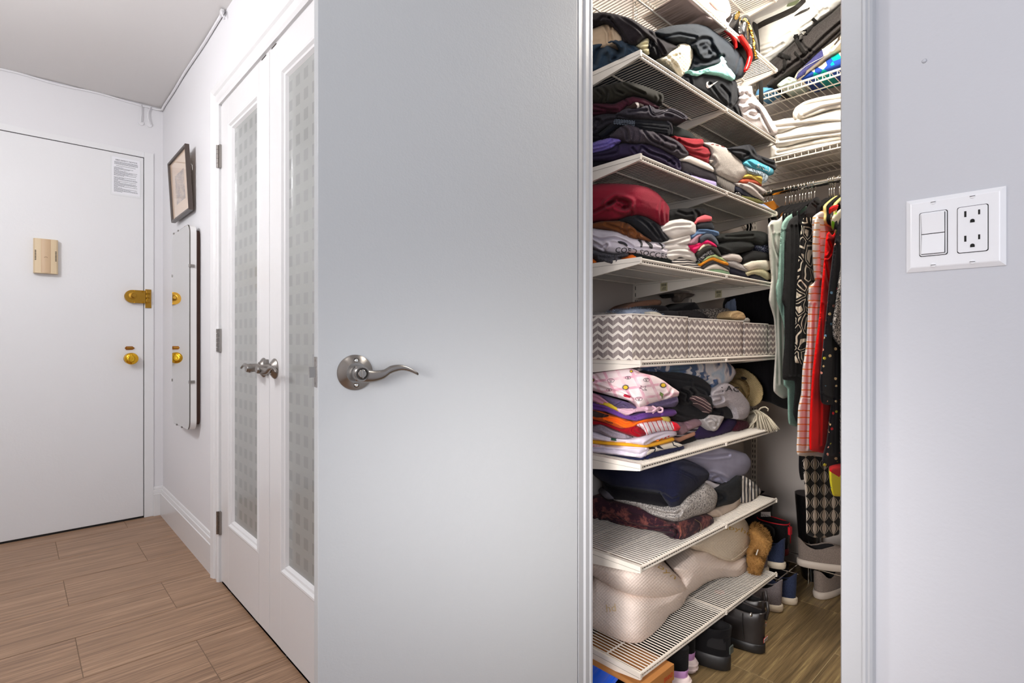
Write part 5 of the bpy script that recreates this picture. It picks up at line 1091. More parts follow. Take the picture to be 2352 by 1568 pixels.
g('shirt', 'salmon pink folded shirt near the black shirt', 'shirt', fab('salmon_jersey', (230, 106, 112)), 'C', [(1240, 560), (1288, 490), (1370, 457), (1444, 480), (1444, 522), (1360, 540), (1290, 545), (1262, 568)], out=.014)
# right-hand pile of shelf 3
g('sweatshirt', 'navy speckled cloth tucked between the black sweatshirts at the right', 'shirt', fab('navy_speckle', (44, 52, 88), 'speckle', (190, 196, 216)), 'C', [(1920, 810), (2060, 768), (2100, 800), (2108, 890), (1990, 880)], out=.0)
g('sweatshirt', 'black folded sweatshirt on top of the right-hand pile, small logo mark', 'sweatshirt', fab('green_black_fleece', (46, 48, 44), 'fleece'), 'C', [(1470, 690), (1560, 668), (1700, 660), (1800, 636), (1950, 636), (2052, 658), (2094, 720), (2088, 785), (2000, 812), (1900, 775), (1700, 760), (1560, 762), (1480, 740)], out=.016, bulge=.03, r=20, cr=[[(1600, 700), (1760, 700), (1900, 690)]])
g('sweatshirt', 'second black folded sweatshirt down in the right-hand pile', 'sweatshirt', fab('soft_black_fleece', (44, 46, 44), 'fleece'), 'C', [(1490, 800), (1600, 760), (1780, 742), (1882, 758), (1930, 808), (1885, 858), (1760, 888), (1620, 908), (1560, 885), (1500, 840)], out=.02, bulge=.03, cr=[{'p': [(1530, 840), (1600, 870), (1640, 890)], 'a': .010}])
g('sweatshirt', 'lowest black folded sweatshirt of the right-hand pile', 'sweatshirt', fab('warm_black_fleece', (42, 40, 40), 'fleece'), 'C', [(1790, 930), (1900, 860), (2050, 878), (2132, 908), (2142, 952), (2060, 975), (1900, 985), (1790, 1008)], out=.012, bulge=.03)
g('sweater', 'navy thin folded shirt at the base of the right-hand pile', 'sweater', fab('deep_navy_jersey', (40, 38, 60)), 'C', [(1635, 1050), (1740, 1055), (1822, 1098), (1870, 1160), (1800, 1165), (1640, 1110)], z=Zs, out=.006)
g('shirt', 'thin white folded shirt on the shelf edge below the navy shirt', 'shirt', fab('white_base_jersey', (226, 218, 208)), 'C', [(1640, 1125), (1750, 1142), (1880, 1180), (1870, 1210), (1740, 1190), (1640, 1160)], z=Zs, out=.008)
g('shirt', 'mid grey folded shirt in front of the khaki one', 'shirt', fab('mid_grey_jersey', (156, 150, 148), 'heather'), 'C', [(1590, 985), (1700, 962), (1780, 1015), (1852, 1068), (1854, 1098), (1750, 1078), (1650, 1035)], out=.014)
g('shirt', 'pale grey folded shirt under the second black sweatshirt', 'shirt', fab('pale_grey_jersey', (206, 196, 188)), 'C', [(1545, 935), (1650, 888), (1752, 906), (1790, 950), (1772, 990), (1700, 978), (1600, 970)], out=.018)
g('t_shirt', 'dark navy folded shirt at the far right base of the pile', 'shirt', fab('midnight_jersey', (38, 36, 52)), 'C', [(1855, 1150), (1930, 1112), (1992, 1138), (2060, 1180), (2100, 1210), (2090, 1235), (1990, 1225), (1880, 1195)], z=Zs, out=.006)
g('sweater', 'khaki folded sweater in the right-hand pile', 'sweater', fab('khaki_knit', (184, 174, 140), 'heather'), 'C', [(1815, 1110), (1900, 1072), (2022, 1062), (2112, 1125), (2118, 1172), (2070, 1192), (1990, 1145), (1900, 1128), (1840, 1148)], out=.014)
g('sweater', 'cream folded sweater above the khaki one', 'sweater', fab('oat_knit', (216, 206, 188), 'heather'), 'C', [(1795, 1022), (1900, 970), (2060, 962), (2132, 998), (2134, 1052), (2082, 1084), (1960, 1068), (1860, 1088)], out=.018, bulge=.025)

# ---- fabric bins on shelf 4
def chevron_mat():
    t = NT('chevron_fabric'); uv = t.coord('UV'); sp = t.n('ShaderNodeSeparateXYZ'); t.l(uv, sp.inputs[0]); P, R = .034, .0224
    fu = t.math('FRACT', t.math('DIVIDE', sp.outputs[0], P)); tri = t.math('ABSOLUTE', t.math('SUBTRACT', fu, .5))
    v = t.math('ADD', sp.outputs[1], t.math('MULTIPLY', tri, .022)); fv = t.math('FRACT', t.math('DIVIDE', v, R))
    wh = t.math('LESS_THAN', fv, .37)
    seam = t.math('MAXIMUM', t.math('LESS_THAN', tri, .012), t.math('GREATER_THAN', tri, .488))
    half = t.math('GREATER_THAN', fu, .5)
    gy = t.mix(half, lin((152, 140, 136)), lin((138, 126, 124)))
    t.col(t.mix(t.math('MAXIMUM', wh, t.math('MULTIPLY', seam, .5)), gy, lin((232, 224, 214)))); t.b.inputs['Roughness'].default_value = .6
    t.bump(t.noise(t.coord('Object'), 600, 2), .25, .0006); return t.m
M_CHEV = chevron_mat(); M_BININ = plain('bin_lining', (206, 198, 190), .8)
def bin_(x0, x1, y0, y1, z0, z1, lab, skew=0.0):
    n = 14; th = .0025; P = []
    def wall(a, b, bow):
        L = (Vector(b)-Vector(a)).length; nn_ = Vector((b[1]-a[1], -(b[0]-a[0]), 0)).normalized(); out = []
        for i in range(n):
            u = i/n; p = Vector((a[0]+(b[0]-a[0])*u, a[1]+(b[1]-a[1])*u, 0)); out.append((p, nn_, math.sin(u*math.pi)*bow, L*u))
        return out, L
    ring = []; tot = 0
    for a, b in (((x0, y0), (x1, y0+skew)), ((x1, y0+skew), (x1, y1)), ((x1, y1), (x0, y1)), ((x0, y1), (x0, y0))):
        w, L = wall(a, b, .004); ring += [(p, q, bw, tot+l) for p, q, bw, l in w]; tot += L
    ring.append((ring[0][0], ring[0][1], 0, tot)); nz = 10; root = None
    bm = bmesh.new(); uvl = bm.loops.layers.uv.new('uv'); rows = []
    for j in range(nz+1):
        v = j/nz; z = z0+(z1-z0)*v; r = []
        for p, q, bw, l in ring:
            wob = .0012*noise.noise(Vector((l*22, z*30, x0*9)))
            r.append((bm.verts.new((p.x+q.x*(bw*math.sin(v*math.pi)+wob), p.y+q.y*(bw*math.sin(v*math.pi)+wob), z)), l, z))
        rows.append(r)
    for j in range(nz):
        for i in range(len(ring)-1):
            q = [rows[j][i], rows[j][i+1], rows[j+1][i+1], rows[j+1][i]]; f = bm.faces.new([a[0] for a in q])
            for lp, a in zip(f.loops, q): lp[uvl].uv = (a[1], a[2])
    me = bpy.data.meshes.new('storage_bin'); loc = Vector(((x0+x1)/2, (y0+y1)/2, z0)); bm.to_mesh(me); bm.free(); me.transform(Matrix.Translation(-loc)); me.materials.append(M_CHEV)
    o = bpy.data.objects.new('storage_bin', me); o.location = loc; link(o); meta(o, lab, 'storage bin', 'chevron fabric bins in a row')
    for p in me.polygons: p.use_smooth = True
    MB().box((x0+.004, y0+.004, z0+.0005), (x1-.004, y1-.004, z0+.003)).build('bottom_panel', M_BININ, parent=o)
    mb = MB(); mb.tube([(x0, y0, z1), (x1, y0+skew, z1), (x1, y1, z1), (x0, y1, z1)], .0022, 6, closed=True); mb.build('rim_binding', plain('rim_cloth', (214, 206, 198), .8), parent=o)
    inn = MB()
    for a, b in (((x0+.003, y0+.003), (x1-.003, y0+skew+.003)), ((x1-.003, y0+skew+.003), (x1-.003, y1-.003)), ((x1-.003, y1-.003), (x0+.003, y1-.003)), ((x0+.003, y1-.003), (x0+.003, y0+.003))):
        v = [inn.bm.verts.new((a[0], a[1], z0+.002)), inn.bm.verts.new((b[0], b[1], z0+.002)), inn.bm.verts.new((b[0], b[1], z1-.001)), inn.bm.verts.new((a[0], a[1], z1-.001))]; inn.bm.faces.new(v)
    inn.build('lining', M_BININ, parent=o)
    return o
bin_(1.2065, 1.497, .8265, 1.145, Z4+.001, 1.103, 'leftmost grey chevron fabric bin with a fluffy blue towel on top')
bin_(1.505, 1.880, .8265, 1.145, Z4+.001, 1.1005, 'grey chevron fabric bin in the middle, filled with black clothes')
bin_(1.888, 2.092, .8240, 1.145, Z4+.001, 1.095, 'grey chevron fabric bin third from the left, by the white bundle')
bin_(2.099, 2.262, .8240, 1.120, Z4+.001, 1.092, 'rightmost grey chevron fabric bin, overhanging the shelf end')
CB = planey(.90); Zb = Z4+.004
g('towel', 'light blue fluffy towel piled in the left chevron bin', 'towel', fab('blue_chenille', (176, 190, 214), 'fur'), 'D', [(290, 240), (300, 165), (345, 140), (400, 120), (500, 114), (620, 126), (700, 162), (715, 190), (700, 240), (500, 260)], path=corner(1.25, .86), depth=.12, wr=.006, out=.01)
fuzz(COL.objects[-1], 3200, .010, fab('blue_chenille', (176, 190, 214), 'fur'))
g('towel', 'cream fluffy towel at the door end of the left chevron bin', 'towel', fab('cream_chenille', (214, 206, 200), 'fur'), 'D', [(-20, 170), (60, 158), (110, 146), (200, 150), (320, 158), (340, 240), (-20, 240)], path=corner(1.25, .86), depth=.12, wr=.006)
fuzz(COL.objects[-1], 2400, .010, fab('cream_chenille', (214, 206, 200), 'fur'))
g('towel', 'cream chenille end draped over the bin rim beside the blue towel', 'towel', fab('ivory_chenille', (224, 216, 200), 'fur'), 'D', [(600, 140), (650, 140), (700, 160), (722, 190), (700, 200), (640, 185), (590, 170)], path=corner(1.22, .83), depth=.05, wr=.003)
g('shoulder_bag', 'tan suede bag standing in the left chevron bin', 'bag', fab('tan_suede', (150, 112, 92)), 'D', [(330, 140), (350, 110), (400, 78), (500, 50), (640, 28), (695, 36), (704, 60), (690, 82), (600, 105), (480, 180), (400, 200)], path=planey(1.02), depth=.08, cr=[{'p': [(520, 110), (570, 80), (500, 74), (420, 90)], 'a': .010}])
g('scarf', 'smooth black folded cloth behind the blue towel', 'scarf', fab('black_viscose', (38, 34, 40)), 'D', [(560, 130), (580, 100), (650, 80), (745, 92), (770, 128), (740, 200), (600, 200)], path=planey(.93), depth=.1)
g('jeans', 'black denim standing folded corner in the middle chevron bin', 'jeans', fab('black_denim', (30, 29, 32)), 'D', [(760, 150), (780, 126), (900, 92), (1000, 54), (1040, 100), (1065, 160), (1000, 220), (800, 220)], path=planey(.96), depth=.1)
g('trousers', 'dark grey cotton trousers at the front of the middle chevron bin', 'trousers', fab('washed_black_cotton', (62, 60, 64)), 'D', [(690, 200), (710, 150), (760, 130), (850, 138), (862, 180), (850, 230), (700, 230)], path=planey(.87), depth=.1)
g('jeans', 'washed black denim jeans rolled in the middle chevron bin', 'jeans', fab('washed_black_denim', (44, 40, 42), 'denim', (58, 54, 56)), 'D', [(850, 220), (855, 160), (900, 130), (1000, 128), (1060, 140), (1130, 190), (1120, 240), (900, 240)], path=planey(.875), depth=.12, cr=[{'p': [(880, 190), (900, 155), (980, 140), (1060, 160), (1100, 190)], 'a': .010}, {'p': [(920, 180), (960, 160), (1040, 170)], 'a': .008}])
g('scarf', 'black and white boucle knit scarf in the middle chevron bin', 'scarf', fab('boucle', (44, 42, 46), 'sherpa', (188, 180, 172)), 'D', [(1060, 150), (1100, 116), (1200, 108), (1300, 110), (1345, 150), (1340, 230), (1120, 230)], path=planey(.90), depth=.12, wr=.006)
g('socks', 'rolled beige socks resting on the rim of the middle chevron bin', 'socks', fab('beige_sock', (206, 176, 130), 'heather'), 'D', [(1310, 190), (1330, 148), (1385, 130), (1440, 150), (1462, 188), (1452, 210), (1400, 212), (1340, 205)], path=planey(.845), depth=.08, bulge=.03, cr=[{'p': [(1340, 180), (1380, 160), (1430, 155)], 'a': .012}, {'p': [(1350, 200), (1400, 175), (1450, 180)], 'a': .010}])
g('cloth_bundle', 'small white bundle in the third chevron bin', 'cloth', fab('white_terry', (226, 220, 212)), 'D', [(1440, 230), (1450, 200), (1480, 194), (1500, 212), (1495, 240)], path=planey(.86), depth=.08)
g('gloves', 'grey knitted gloves hanging from the side wall behind the bins', 'gloves', fab('grey_glove', (120, 108, 100), 'heather'), 'C', [(1010, 1345), (1110, 1330), (1250, 1350), (1220, 1380), (1150, 1395), (1100, 1440), (1072, 1420), (1060, 1380), (1020, 1370)], path=planey(1.12), depth=.03, cr=[{'p': [(1130, 1350), (1110, 1400), (1095, 1430)], 'a': .010}])
g('glove', 'black knitted glove cuff hanging beside the grey gloves', 'gloves', fab('black_glove', (34, 32, 32)), 'C', [(925, 1360), (960, 1345), (1020, 1345), (1010, 1385), (960, 1390)], path=planey(1.12), depth=.03)
# ---- shelf 5
C5 = corner(1.250, .828); Zs = Z5
k5 = dict(path=C5)
g('sweater', 'navy folded sweater at the very bottom of the colourful left pile', 'sweater', fab('navy_cotton', (40, 42, 84)), 'D', [(-20, 1400), (55, 1393), (300, 1430), (500, 1450), (600, 1402), (750, 1368), (880, 1345), (906, 1352), (908, 1376), (870, 1398), (700, 1450), (562, 1482), (400, 1490), (-20, 1450)], z=Zs, out=.004, cr=[{'p': [(560, 1470), (570, 1440), (600, 1415)], 'a': .010}], **k5)
bw = g('shirt', 'cream shirt with bold black loops printed above the navy sweater', 'shirt', fab('cream_print_cotton', (226, 218, 204), 'leaf', (34, 36, 50)), 'D', [(560, 1400), (620, 1370), (700, 1340), (840, 1308), (895, 1342), (880, 1356), (750, 1378), (640, 1404), (580, 1432), (560, 1430)], out=.010, **k5)
g('shirt', 'white folded shirt with blue label, third layer from the bottom of the left pile', 'shirt', fab('white_cotton_a', (222, 212, 226)), 'D', [(-20, 1365), (55, 1358), (300, 1380), (500, 1410), (590, 1368), (588, 1420), (530, 1458), (470, 1450), (300, 1432), (-20, 1402)], out=.010, cr=[{'p': [(60, 1375), (300, 1400), (480, 1432)], 'a': .008, 'w': 1.6}], **k5)
g('shirt', 'white folded shirt with red edge stripes, near the bottom of the left pile', 'shirt', fab('white_cotton_b', (220, 210, 224)), 'D', [(-20, 1318), (55, 1310), (200, 1340), (400, 1345), (560, 1345), (594, 1372), (580, 1400), (500, 1428), (300, 1392), (-20, 1368)], out=.014, cr=[{'p': [(200, 1352), (400, 1362), (560, 1370)], 'a': .007, 'w': 1.4}], **k5)
rs = [o for o in COL.objects if o.get('label', '').startswith('white folded shirt with red edge')][0]
for q in range(7): decal_poly(rs, 'D', [(58+q*14, 1324), (64+q*14, 1325), (66+q*14, 1354), (60+q*14, 1353)], plain('red_print', (200, 40, 50), .8), 'stripe', smooth=False)
g('shirt', 'amber yellow folded shirt sandwiched between white shirts', 'shirt', fab('amber_cotton', (238, 172, 38)), 'D', [(-20, 1298), (55, 1292), (200, 1312), (400, 1322), (560, 1342), (700, 1308), (812, 1275), (822, 1298), (720, 1330), (580, 1362), (350, 1348), (-20, 1320)], out=.018, **k5)
g('shirt', 'white folded shirt with a green tab in the middle of the left pile', 'shirt', fab('white_cotton_c', (224, 214, 226)), 'D', [(-20, 1210), (55, 1205), (250, 1270), (400, 1285), (560, 1248), (700, 1215), (832, 1212), (840, 1250), (780, 1274), (640, 1304), (560, 1348), (400, 1326), (200, 1308), (-20, 1285)], out=.022, cr=[{'p': [(560, 1330), (640, 1280), (740, 1245), (830, 1235)], 'a': .010}, {'p': [(60, 1250), (250, 1295), (420, 1310)], 'a': .006, 'w': 1.5}], **k5)
wc = [o for o in COL.objects if o.get('label', '').startswith('white folded shirt with a green tab')][0]
decal_poly(wc, 'D', [(245, 1272), (300, 1280), (298, 1304), (248, 1298)], plain('green_tab', (40, 84, 66), .8), 'tab', smooth=False)
for c_, q in (('orange_print', [(650, 1298), (680, 1290), (672, 1306)]), ('orange_print', [(690, 1288), (716, 1274), (706, 1292)]), ('red_print', [(724, 1280), (748, 1264), (744, 1280)]), ('red_print', [(756, 1262), (776, 1254), (770, 1268)])):
    decal_poly(wc, 'D', q, plain(c_, (240, 130, 40) if c_[0] == 'o' else (200, 40, 50), .8), 'print')
g('shirt', 'grey marl folded shirt at the door end under the red one', 'shirt', fab('grey_marl_cotton', (132, 122, 132), 'heather'), 'D', [(-20, 1190), (55, 1186), (150, 1148), (260, 1198), (400, 1248), (440, 1272), (350, 1290), (250, 1276), (120, 1225), (-20, 1210)], out=.026, cr=[{'p': [(60, 1195), (150, 1180), (260, 1240), (380, 1262)], 'a': .008}], **k5)
rd = g('shirt', 'dark red folded jersey with white marks under the orange shirt', 'shirt', fab('cardinal_cotton', (168, 18, 36)), 'D', [(-20, 1125), (55, 1118), (200, 1138), (340, 1188), (480, 1160), (560, 1218), (575, 1242), (500, 1268), (400, 1250), (280, 1205), (150, 1160), (-20, 1160)], out=.030, cr=[{'p': [(480, 1170), (440, 1210), (500, 1250)], 'a': .012}], **k5)
g('striped_shirt', 'white shirt with thin red stripes folded at the right of the left pile', 'shirt', fab('white_red_stripe', (232, 220, 224), 'dstripe', (196, 24, 46), (.0115, .16, .9, .35)), 'D', [(470, 1150), (560, 1128), (700, 1112), (800, 1130), (840, 1155), (850, 1205), (760, 1208), (640, 1226), (570, 1250), (545, 1205)], out=.034, bulge=.022, **k5)
g('shirt', 'bright red sleeve end at the right of the thin-striped shirt', 'shirt', fab('signal_red', (214, 26, 44)), 'D', [(800, 1128), (845, 1145), (874, 1180), (862, 1208), (820, 1212), (800, 1170)], out=.036, **k5)
og = g('shirt', 'vivid orange shirt with black print in the left pile', 'shirt', fab('vivid_orange', (246, 108, 24)), 'D', [(-20, 1012), (55, 1012), (150, 1028), (220, 1058), (340, 1088), (450, 1128), (550, 1100), (700, 1082), (742, 1108), (640, 1134), (520, 1145), (440, 1185), (330, 1190), (200, 1140), (55, 1100), (-20, 1090)], out=.036, bulge=.024, cr=[{'p': [(220, 1060), (200, 1100), (300, 1120), (380, 1160), (450, 1140)], 'a': .012}, {'p': [(55, 1090), (200, 1125), (330, 1175)], 'a': .008, 'w': 1.6}], **k5)
decal_poly(og, 'D', [(56, 1030), (110, 1034), (200, 1064), (230, 1076), (196, 1090), (120, 1092), (56, 1070)], plain('brown_black_print_and_hole', (58, 40, 36), .8), 'print')  # dark patch painted for the shaded hole in the fold
decal_text(og, 'num', 'D', [(190, 1128), (225, 1140), (262, 1150)], 22, plain('brown_black_print_and_hole', (58, 40, 36), .8), 'lettering')
g('shirt', 'soft yellow folded shirt at the right above the orange one', 'shirt', fab('lemon_cotton', (222, 200, 96)), 'D', [(690, 1085), (760, 1078), (788, 1110), (775, 1132), (720, 1118)], out=.030, **k5)
g('shirt', 'purple folded shirt under the pink pajamas', 'shirt', fab('violet_cotton', (112, 70, 148)), 'D', [(-20, 960), (55, 952), (200, 975), (330, 1040), (430, 1072), (560, 1046), (720, 1022), (822, 1022), (842, 1055), (805, 1080), (650, 1090), (480, 1125), (350, 1098), (200, 1042), (-20, 1010)], out=.042, bulge=.02, cr=[{'p': [(60, 985), (220, 1020), (380, 1085), (470, 1100)], 'a': .012, 'w': 1.8}, {'p': [(470, 1100), (560, 1070), (700, 1058)], 'a': .008}], **k5)
g('shirt', 'small yellow and olive shirt edge under the lilac pajama top', 'shirt', fab('gold_cotton', (216, 186, 56)), 'D', [(120, 965), (230, 952), (300, 992), (345, 1048), (260, 1020), (180, 985)], out=.044, **k5)
g('pajama_top', 'pink drawstring pajama bottoms with a tied bow', 'pajamas', fab('pink_satin', (214, 176, 190)), 'D', [(290, 1008), (450, 1005), (560, 988), (690, 998), (700, 1020), (640, 1045), (540, 1038), (460, 1050), (390, 1078), (330, 1050)], out=.05, bulge=.014, cr=[{'p': [(330, 1020), (400, 1040), (460, 1030)], 'a': .010}, [(460, 1010), (560, 1010)]], **k5)
bw_ = [o for o in COL.objects if o.get('label', '').startswith('pink drawstring')][0]
decal_line(bw_, 'D', [(560, 1040), (620, 1038), (650, 1020), (680, 1000), (712, 1012), (708, 1040), (680, 1042), (660, 1022), (640, 1000), (620, 990)], .0030, fab('pink_satin', (214, 176, 190)), 'drawstring_bow', lift=.004)
decal_line(bw_, 'D', [(660, 1022), (635, 1040), (622, 1056)], .0026, fab('pink_satin', (214, 176, 190)), 'drawstring_bow', lift=.004)
g('pajama_top', 'lilac grey folded pajama top under the pink plaid one', 'pajamas', fab('mauve_grey_jersey', (92, 78, 112), 'heather'), 'D', [(150, 890), (300, 925), (440, 968), (485, 1000), (640, 955), (842, 902), (856, 958), (824, 996), (720, 1003), (600, 990), (450, 1016), (320, 1016), (230, 968)], out=.05, bulge=.02, cr=[{'p': [(300, 985), (350, 960), (400, 985)], 'a': .014}, {'p': [(560, 990), (700, 965), (830, 930)], 'a': .008}], **k5)
g('pajama_top', 'dusty pink folded pajama leg at the door end of the pile', 'pajamas', fab('rose_satin', (198, 140, 160)), 'D', [(-20, 870), (55, 862), (150, 895), (232, 958), (180, 978), (55, 945), (-20, 940)], out=.048, cr=[{'p': [(40, 890), (120, 920), (200, 965)], 'a': .012}], **k5)
pp_ = g('pajamas', 'pink plaid pajamas printed with suns, shells and stars', 'pajamas', fab('pink_plaid', (236, 216, 216), 'plaid', (222, 160, 178)), 'D',
  [(-20, 700), (55, 695), (200, 672), (430, 650), (520, 688), (640, 718), (720, 758), (800, 818), (862, 862), (852, 902), (740, 935), (600, 972), (498, 1008), (440, 952), (350, 925), (200, 885), (55, 842), (-20, 830)], out=.062, bulge=.035, r=20,
  cr=[{'p': [(55, 788), (200, 838), (330, 868), (430, 925), (490, 1000)], 'a': .014, 'w': 2}, {'p': [(55, 750), (170, 780), (300, 830), (400, 880), (450, 930)], 'a': .010, 'w': 1.8}, {'p': [(100, 700), (150, 760), (230, 790)], 'a': .010}, [(800, 830), (780, 880), (720, 920)]], **k5)
m_sun = plain('sun_print', (226, 186, 40), .7); m_ln = plain('thin_ink_print', (70, 66, 66), .7)
def sun(fr, x, y, r, ang=0, sq=.8):
    pts = []
    for i in range(36):
        a = 2*math.pi*i/36; rr = r*(1.0 if i % 2 else .66); pts.append((x+rr*math.cos(a), y+rr*sq*math.sin(a)))
    decal_poly(pp_, fr, pts, m_ln, 'sun_rays', smooth=False, lift=.0012)
    decal_poly(pp_, fr, [(x+r*.55*math.cos(a), y+r*.55*sq*math.sin(a)) for a in [2*math.pi*i/14 for i in range(14)]], m_sun, 'sun_face', lift=.0018)
sun('S', 1700, 630, 92); sun('S', 850, 680, 92); sun('S', 92, 520, 70); sun('S', 980, 318, 48)
decal_line(pp_, 'S', [(1155, 690), (1205, 690), (1190, 640), (1240, 672), (1310, 650), (1285, 705), (1330, 745), (1262, 735), (1245, 748), (1220, 712)], .0005, m_ln, 'star_print', closed=True)
for (x, y, r) in ((1320, 510, 70), (905, 462, 62), (520, 525, 78), (1150, 940, 78), (480, 735, 62)):
    decal_line(pp_, 'S', [(x+r*math.cos(a), y+r*.55*math.sin(a)) for a in [2*math.pi*i/10 for i in range(10)]], .0005, m_ln, 'shell_print', closed=True)
    for s in (-.4, 0, .4): decal_line(pp_, 'S', [(x+r*s, y-r*.4), (x+r*s*.3, y+r*.4)], .0004, m_ln, 'shell_print')
decal_poly(pp_, 'S', [(800, 870), (830, 830), (900, 850), (970, 880), (950, 915), (880, 905), (830, 895)], plain('red_motif', (196, 34, 66), .7), 'flower_print')
decal_poly(pp_, 'S', [(1630, 780), (1680, 810), (1715, 830), (1690, 870), (1680, 940), (1655, 880), (1620, 850)], plain('green_motif', (110, 130, 70), .7), 'shell_print', smooth=False)
# middle of shelf 5
g('sweatshirt', 'long black hooded sweatshirt folded under the tie-dye shirt', 'sweatshirt', fab('soft_black_hoodie', (42, 42, 47), 'fleece'), 'D', [(460, 690), (560, 668), (700, 680), (900, 690), (1050, 730), (1132, 795), (1160, 860), (1188, 935), (1165, 968), (1100, 960), (980, 960), (880, 980), (840, 880), (760, 790), (620, 730)], path=planey(.85), out=.0, bulge=.03, cr=[{'p': [(1000, 800), (1100, 840), (1150, 940)], 'a': .014}, [(640, 700), (800, 740), (960, 760)]])
g('tie_dye_shirt', 'blue and white tie-dye sweatshirt folded at the top of the shelf', 'shirt', fab('tie_dye', (86, 108, 128), 'tiedye', (150, 172, 192)), 'D', [(440, 680), (480, 640), (600, 600), (760, 590), (1000, 590), (1290, 590), (1352, 638), (1376, 690), (1332, 762), (1242, 822), (1160, 862), (1135, 800), (1000, 735), (850, 700), (600, 705)], path=planey(.86), bulge=.03, cr=[{'p': [(520, 680), (620, 645), (700, 690)], 'a': .014}, [(800, 680), (1000, 670), (1180, 760)]])
g('shirt', 'crumpled black shirt in the middle of the shelf behind the pajamas', 'shirt', fab('matt_black_jersey', (32, 30, 33)), 'D', [(850, 880), (870, 830), (920, 805), (1000, 815), (1050, 870), (1150, 910), (1172, 960), (1155, 1055), (1100, 1040), (1000, 975), (900, 990), (850, 960)], path=planey(.835), bulge=.03, cr=[{'p': [(880, 850), (940, 880), (930, 940)], 'a': .016}, {'p': [(960, 840), (1000, 880), (960, 920)], 'a': .014}])
g('sleeve_roll', 'rolled brown sleeve with cream stripes between black shirts', 'shirt', fab('brown_cream_stripe', (84, 60, 64), 'dstripe', (208, 180, 172), (.010, .13, .55, 1.0)), 'D', [(980, 930), (1020, 898), (1090, 918), (1148, 980), (1158, 1030), (1130, 1056), (1080, 1012), (1020, 960)], path=planey(.815), bulge=.02)
g('sweatpants', 'black folded sweatpants lying on the mauve shirt', 'sweatpants', fab('charcoal_black_jersey', (44, 42, 46), 'fleece'), 'D', [(730, 1040), (790, 1000), (900, 955), (1000, 990), (1100, 1025), (1136, 1078), (1098, 1114), (1000, 1098), (900, 1128), (800, 1110), (745, 1075)], path=planey(.84), bulge=.025, cr=[{'p': [(800, 1040), (920, 1080), (1000, 1085)], 'a': .012}])
g('shirt', 'mauve folded shirt in the middle of the shelf', 'shirt', fab('mauve_cotton', (172, 138, 148)), 'D', [(770, 1120), (900, 1130), (1000, 1095), (1090, 1118), (1086, 1150), (960, 1205), (885, 1250), (850, 1215), (820, 1160)], path=planey(.855), cr=[{'p': [(850, 1160), (920, 1150), (940, 1210)], 'a': .012}, [(900, 1140), (960, 1170)]])
g('shirt', 'thin dark and grey shirts edge under the mauve shirt', 'shirt', fab('mixed_dark_jersey', (70, 64, 70), 'hstripe', (166, 158, 160), (.012, .4)), 'D', [(830, 1250), (960, 1198), (1045, 1165), (1046, 1212), (920, 1268), (860, 1305)], path=planey(.870))
g('shirt', 'peach folded shirt under the dark shirts in the middle', 'shirt', fab('peach_cotton', (208, 154, 126)), 'D', [(820, 1285), (900, 1255), (1000, 1220), (1012, 1250), (920, 1290), (860, 1315)], path=planey(.866))
g('socks', 'folded black socks on the shelf next to the navy sweater', 'socks', fab('black_sock', (32, 30, 32)), 'D', [(840, 1312), (920, 1278), (1005, 1258), (1016, 1298), (935, 1342), (860, 1345)], z=Zs, path=planey(.872))
lh = g('hoodie', 'grey marl hooded sweatshirt with black letters on the hood', 'sweatshirt', fab('hoodie_grey_marl', (158, 152, 156), 'heather'), 'D', [(1155, 870), (1240, 795), (1300, 782), (1390, 838), (1442, 890), (1492, 960), (1503, 1020), (1483, 1082), (1432, 1112), (1370, 1104), (1338, 1022), (1300, 992), (1200, 1008), (1155, 965)], path=planey(.835), bulge=.035, cr=[{'p': [(1170, 910), (1240, 900), (1250, 940), (1180, 960)], 'a': .016}, {'p': [(1180, 880), (1250, 860)], 'a': .010}, [(1300, 960), (1350, 1010), (1380, 1090)]])
decal_text(lh, 'LAC', 'D', [(1245, 862), (1320, 850), (1400, 862)], 44, M_INK, 'lettering', lift=.004)
g('shirt', 'black shirt crushed under the grey lettered hoodie', 'shirt', fab('crushed_black', (34, 32, 36)), 'D', [(1120, 1060), (1190, 1000), (1300, 985), (1352, 1040), (1368, 1095), (1250, 1100), (1160, 1085)], path=planey(.85), cr=[{'p': [(1180, 1030), (1240, 1050), (1220, 1080)], 'a': .012}])
g('sweatpants', 'grey marl roll with a spiral end under the black shirt', 'sweatpants', fab('roll_grey_marl', (170, 165, 164), 'heather'), 'D', [(1080, 1112), (1140, 1068), (1265, 1085), (1245, 1140), (1206, 1202), (1170, 1215), (1118, 1175)], path=planey(.835), bulge=.02, cr=[{'p': [(1110, 1120), (1160, 1110), (1200, 1150), (1170, 1180), (1140, 1150)], 'a': .012, 'w': 1.8}, {'p': [(1150, 1085), (1210, 1110), (1205, 1180)], 'a': .010}])
g('blanket', 'deep purple plush blanket on the right half of the shelf', 'blanket', fab('deep_purple_plush', (62, 44, 92), 'fleece'), 'D', [(990, 1250), (1045, 1160), (1110, 1180), (1180, 1215), (1240, 1150), (1300, 1098), (1372, 1108), (1394, 1150), (1352, 1205), (1230, 1264), (1090, 1290), (1010, 1285)], z=Zs, path=planey(.865), bulge=.03)
g('scarf', 'maroon chenille scarf beside the rope fringe', 'scarf', fab('maroon_chenille', (92, 36, 52), 'sherpa', (54, 18, 30)), 'D', [(1345, 1205), (1375, 1150), (1400, 1118), (1470, 1126), (1500, 1170), (1455, 1208), (1390, 1228)], z=Zs, path=planey(.86), wr=.006)
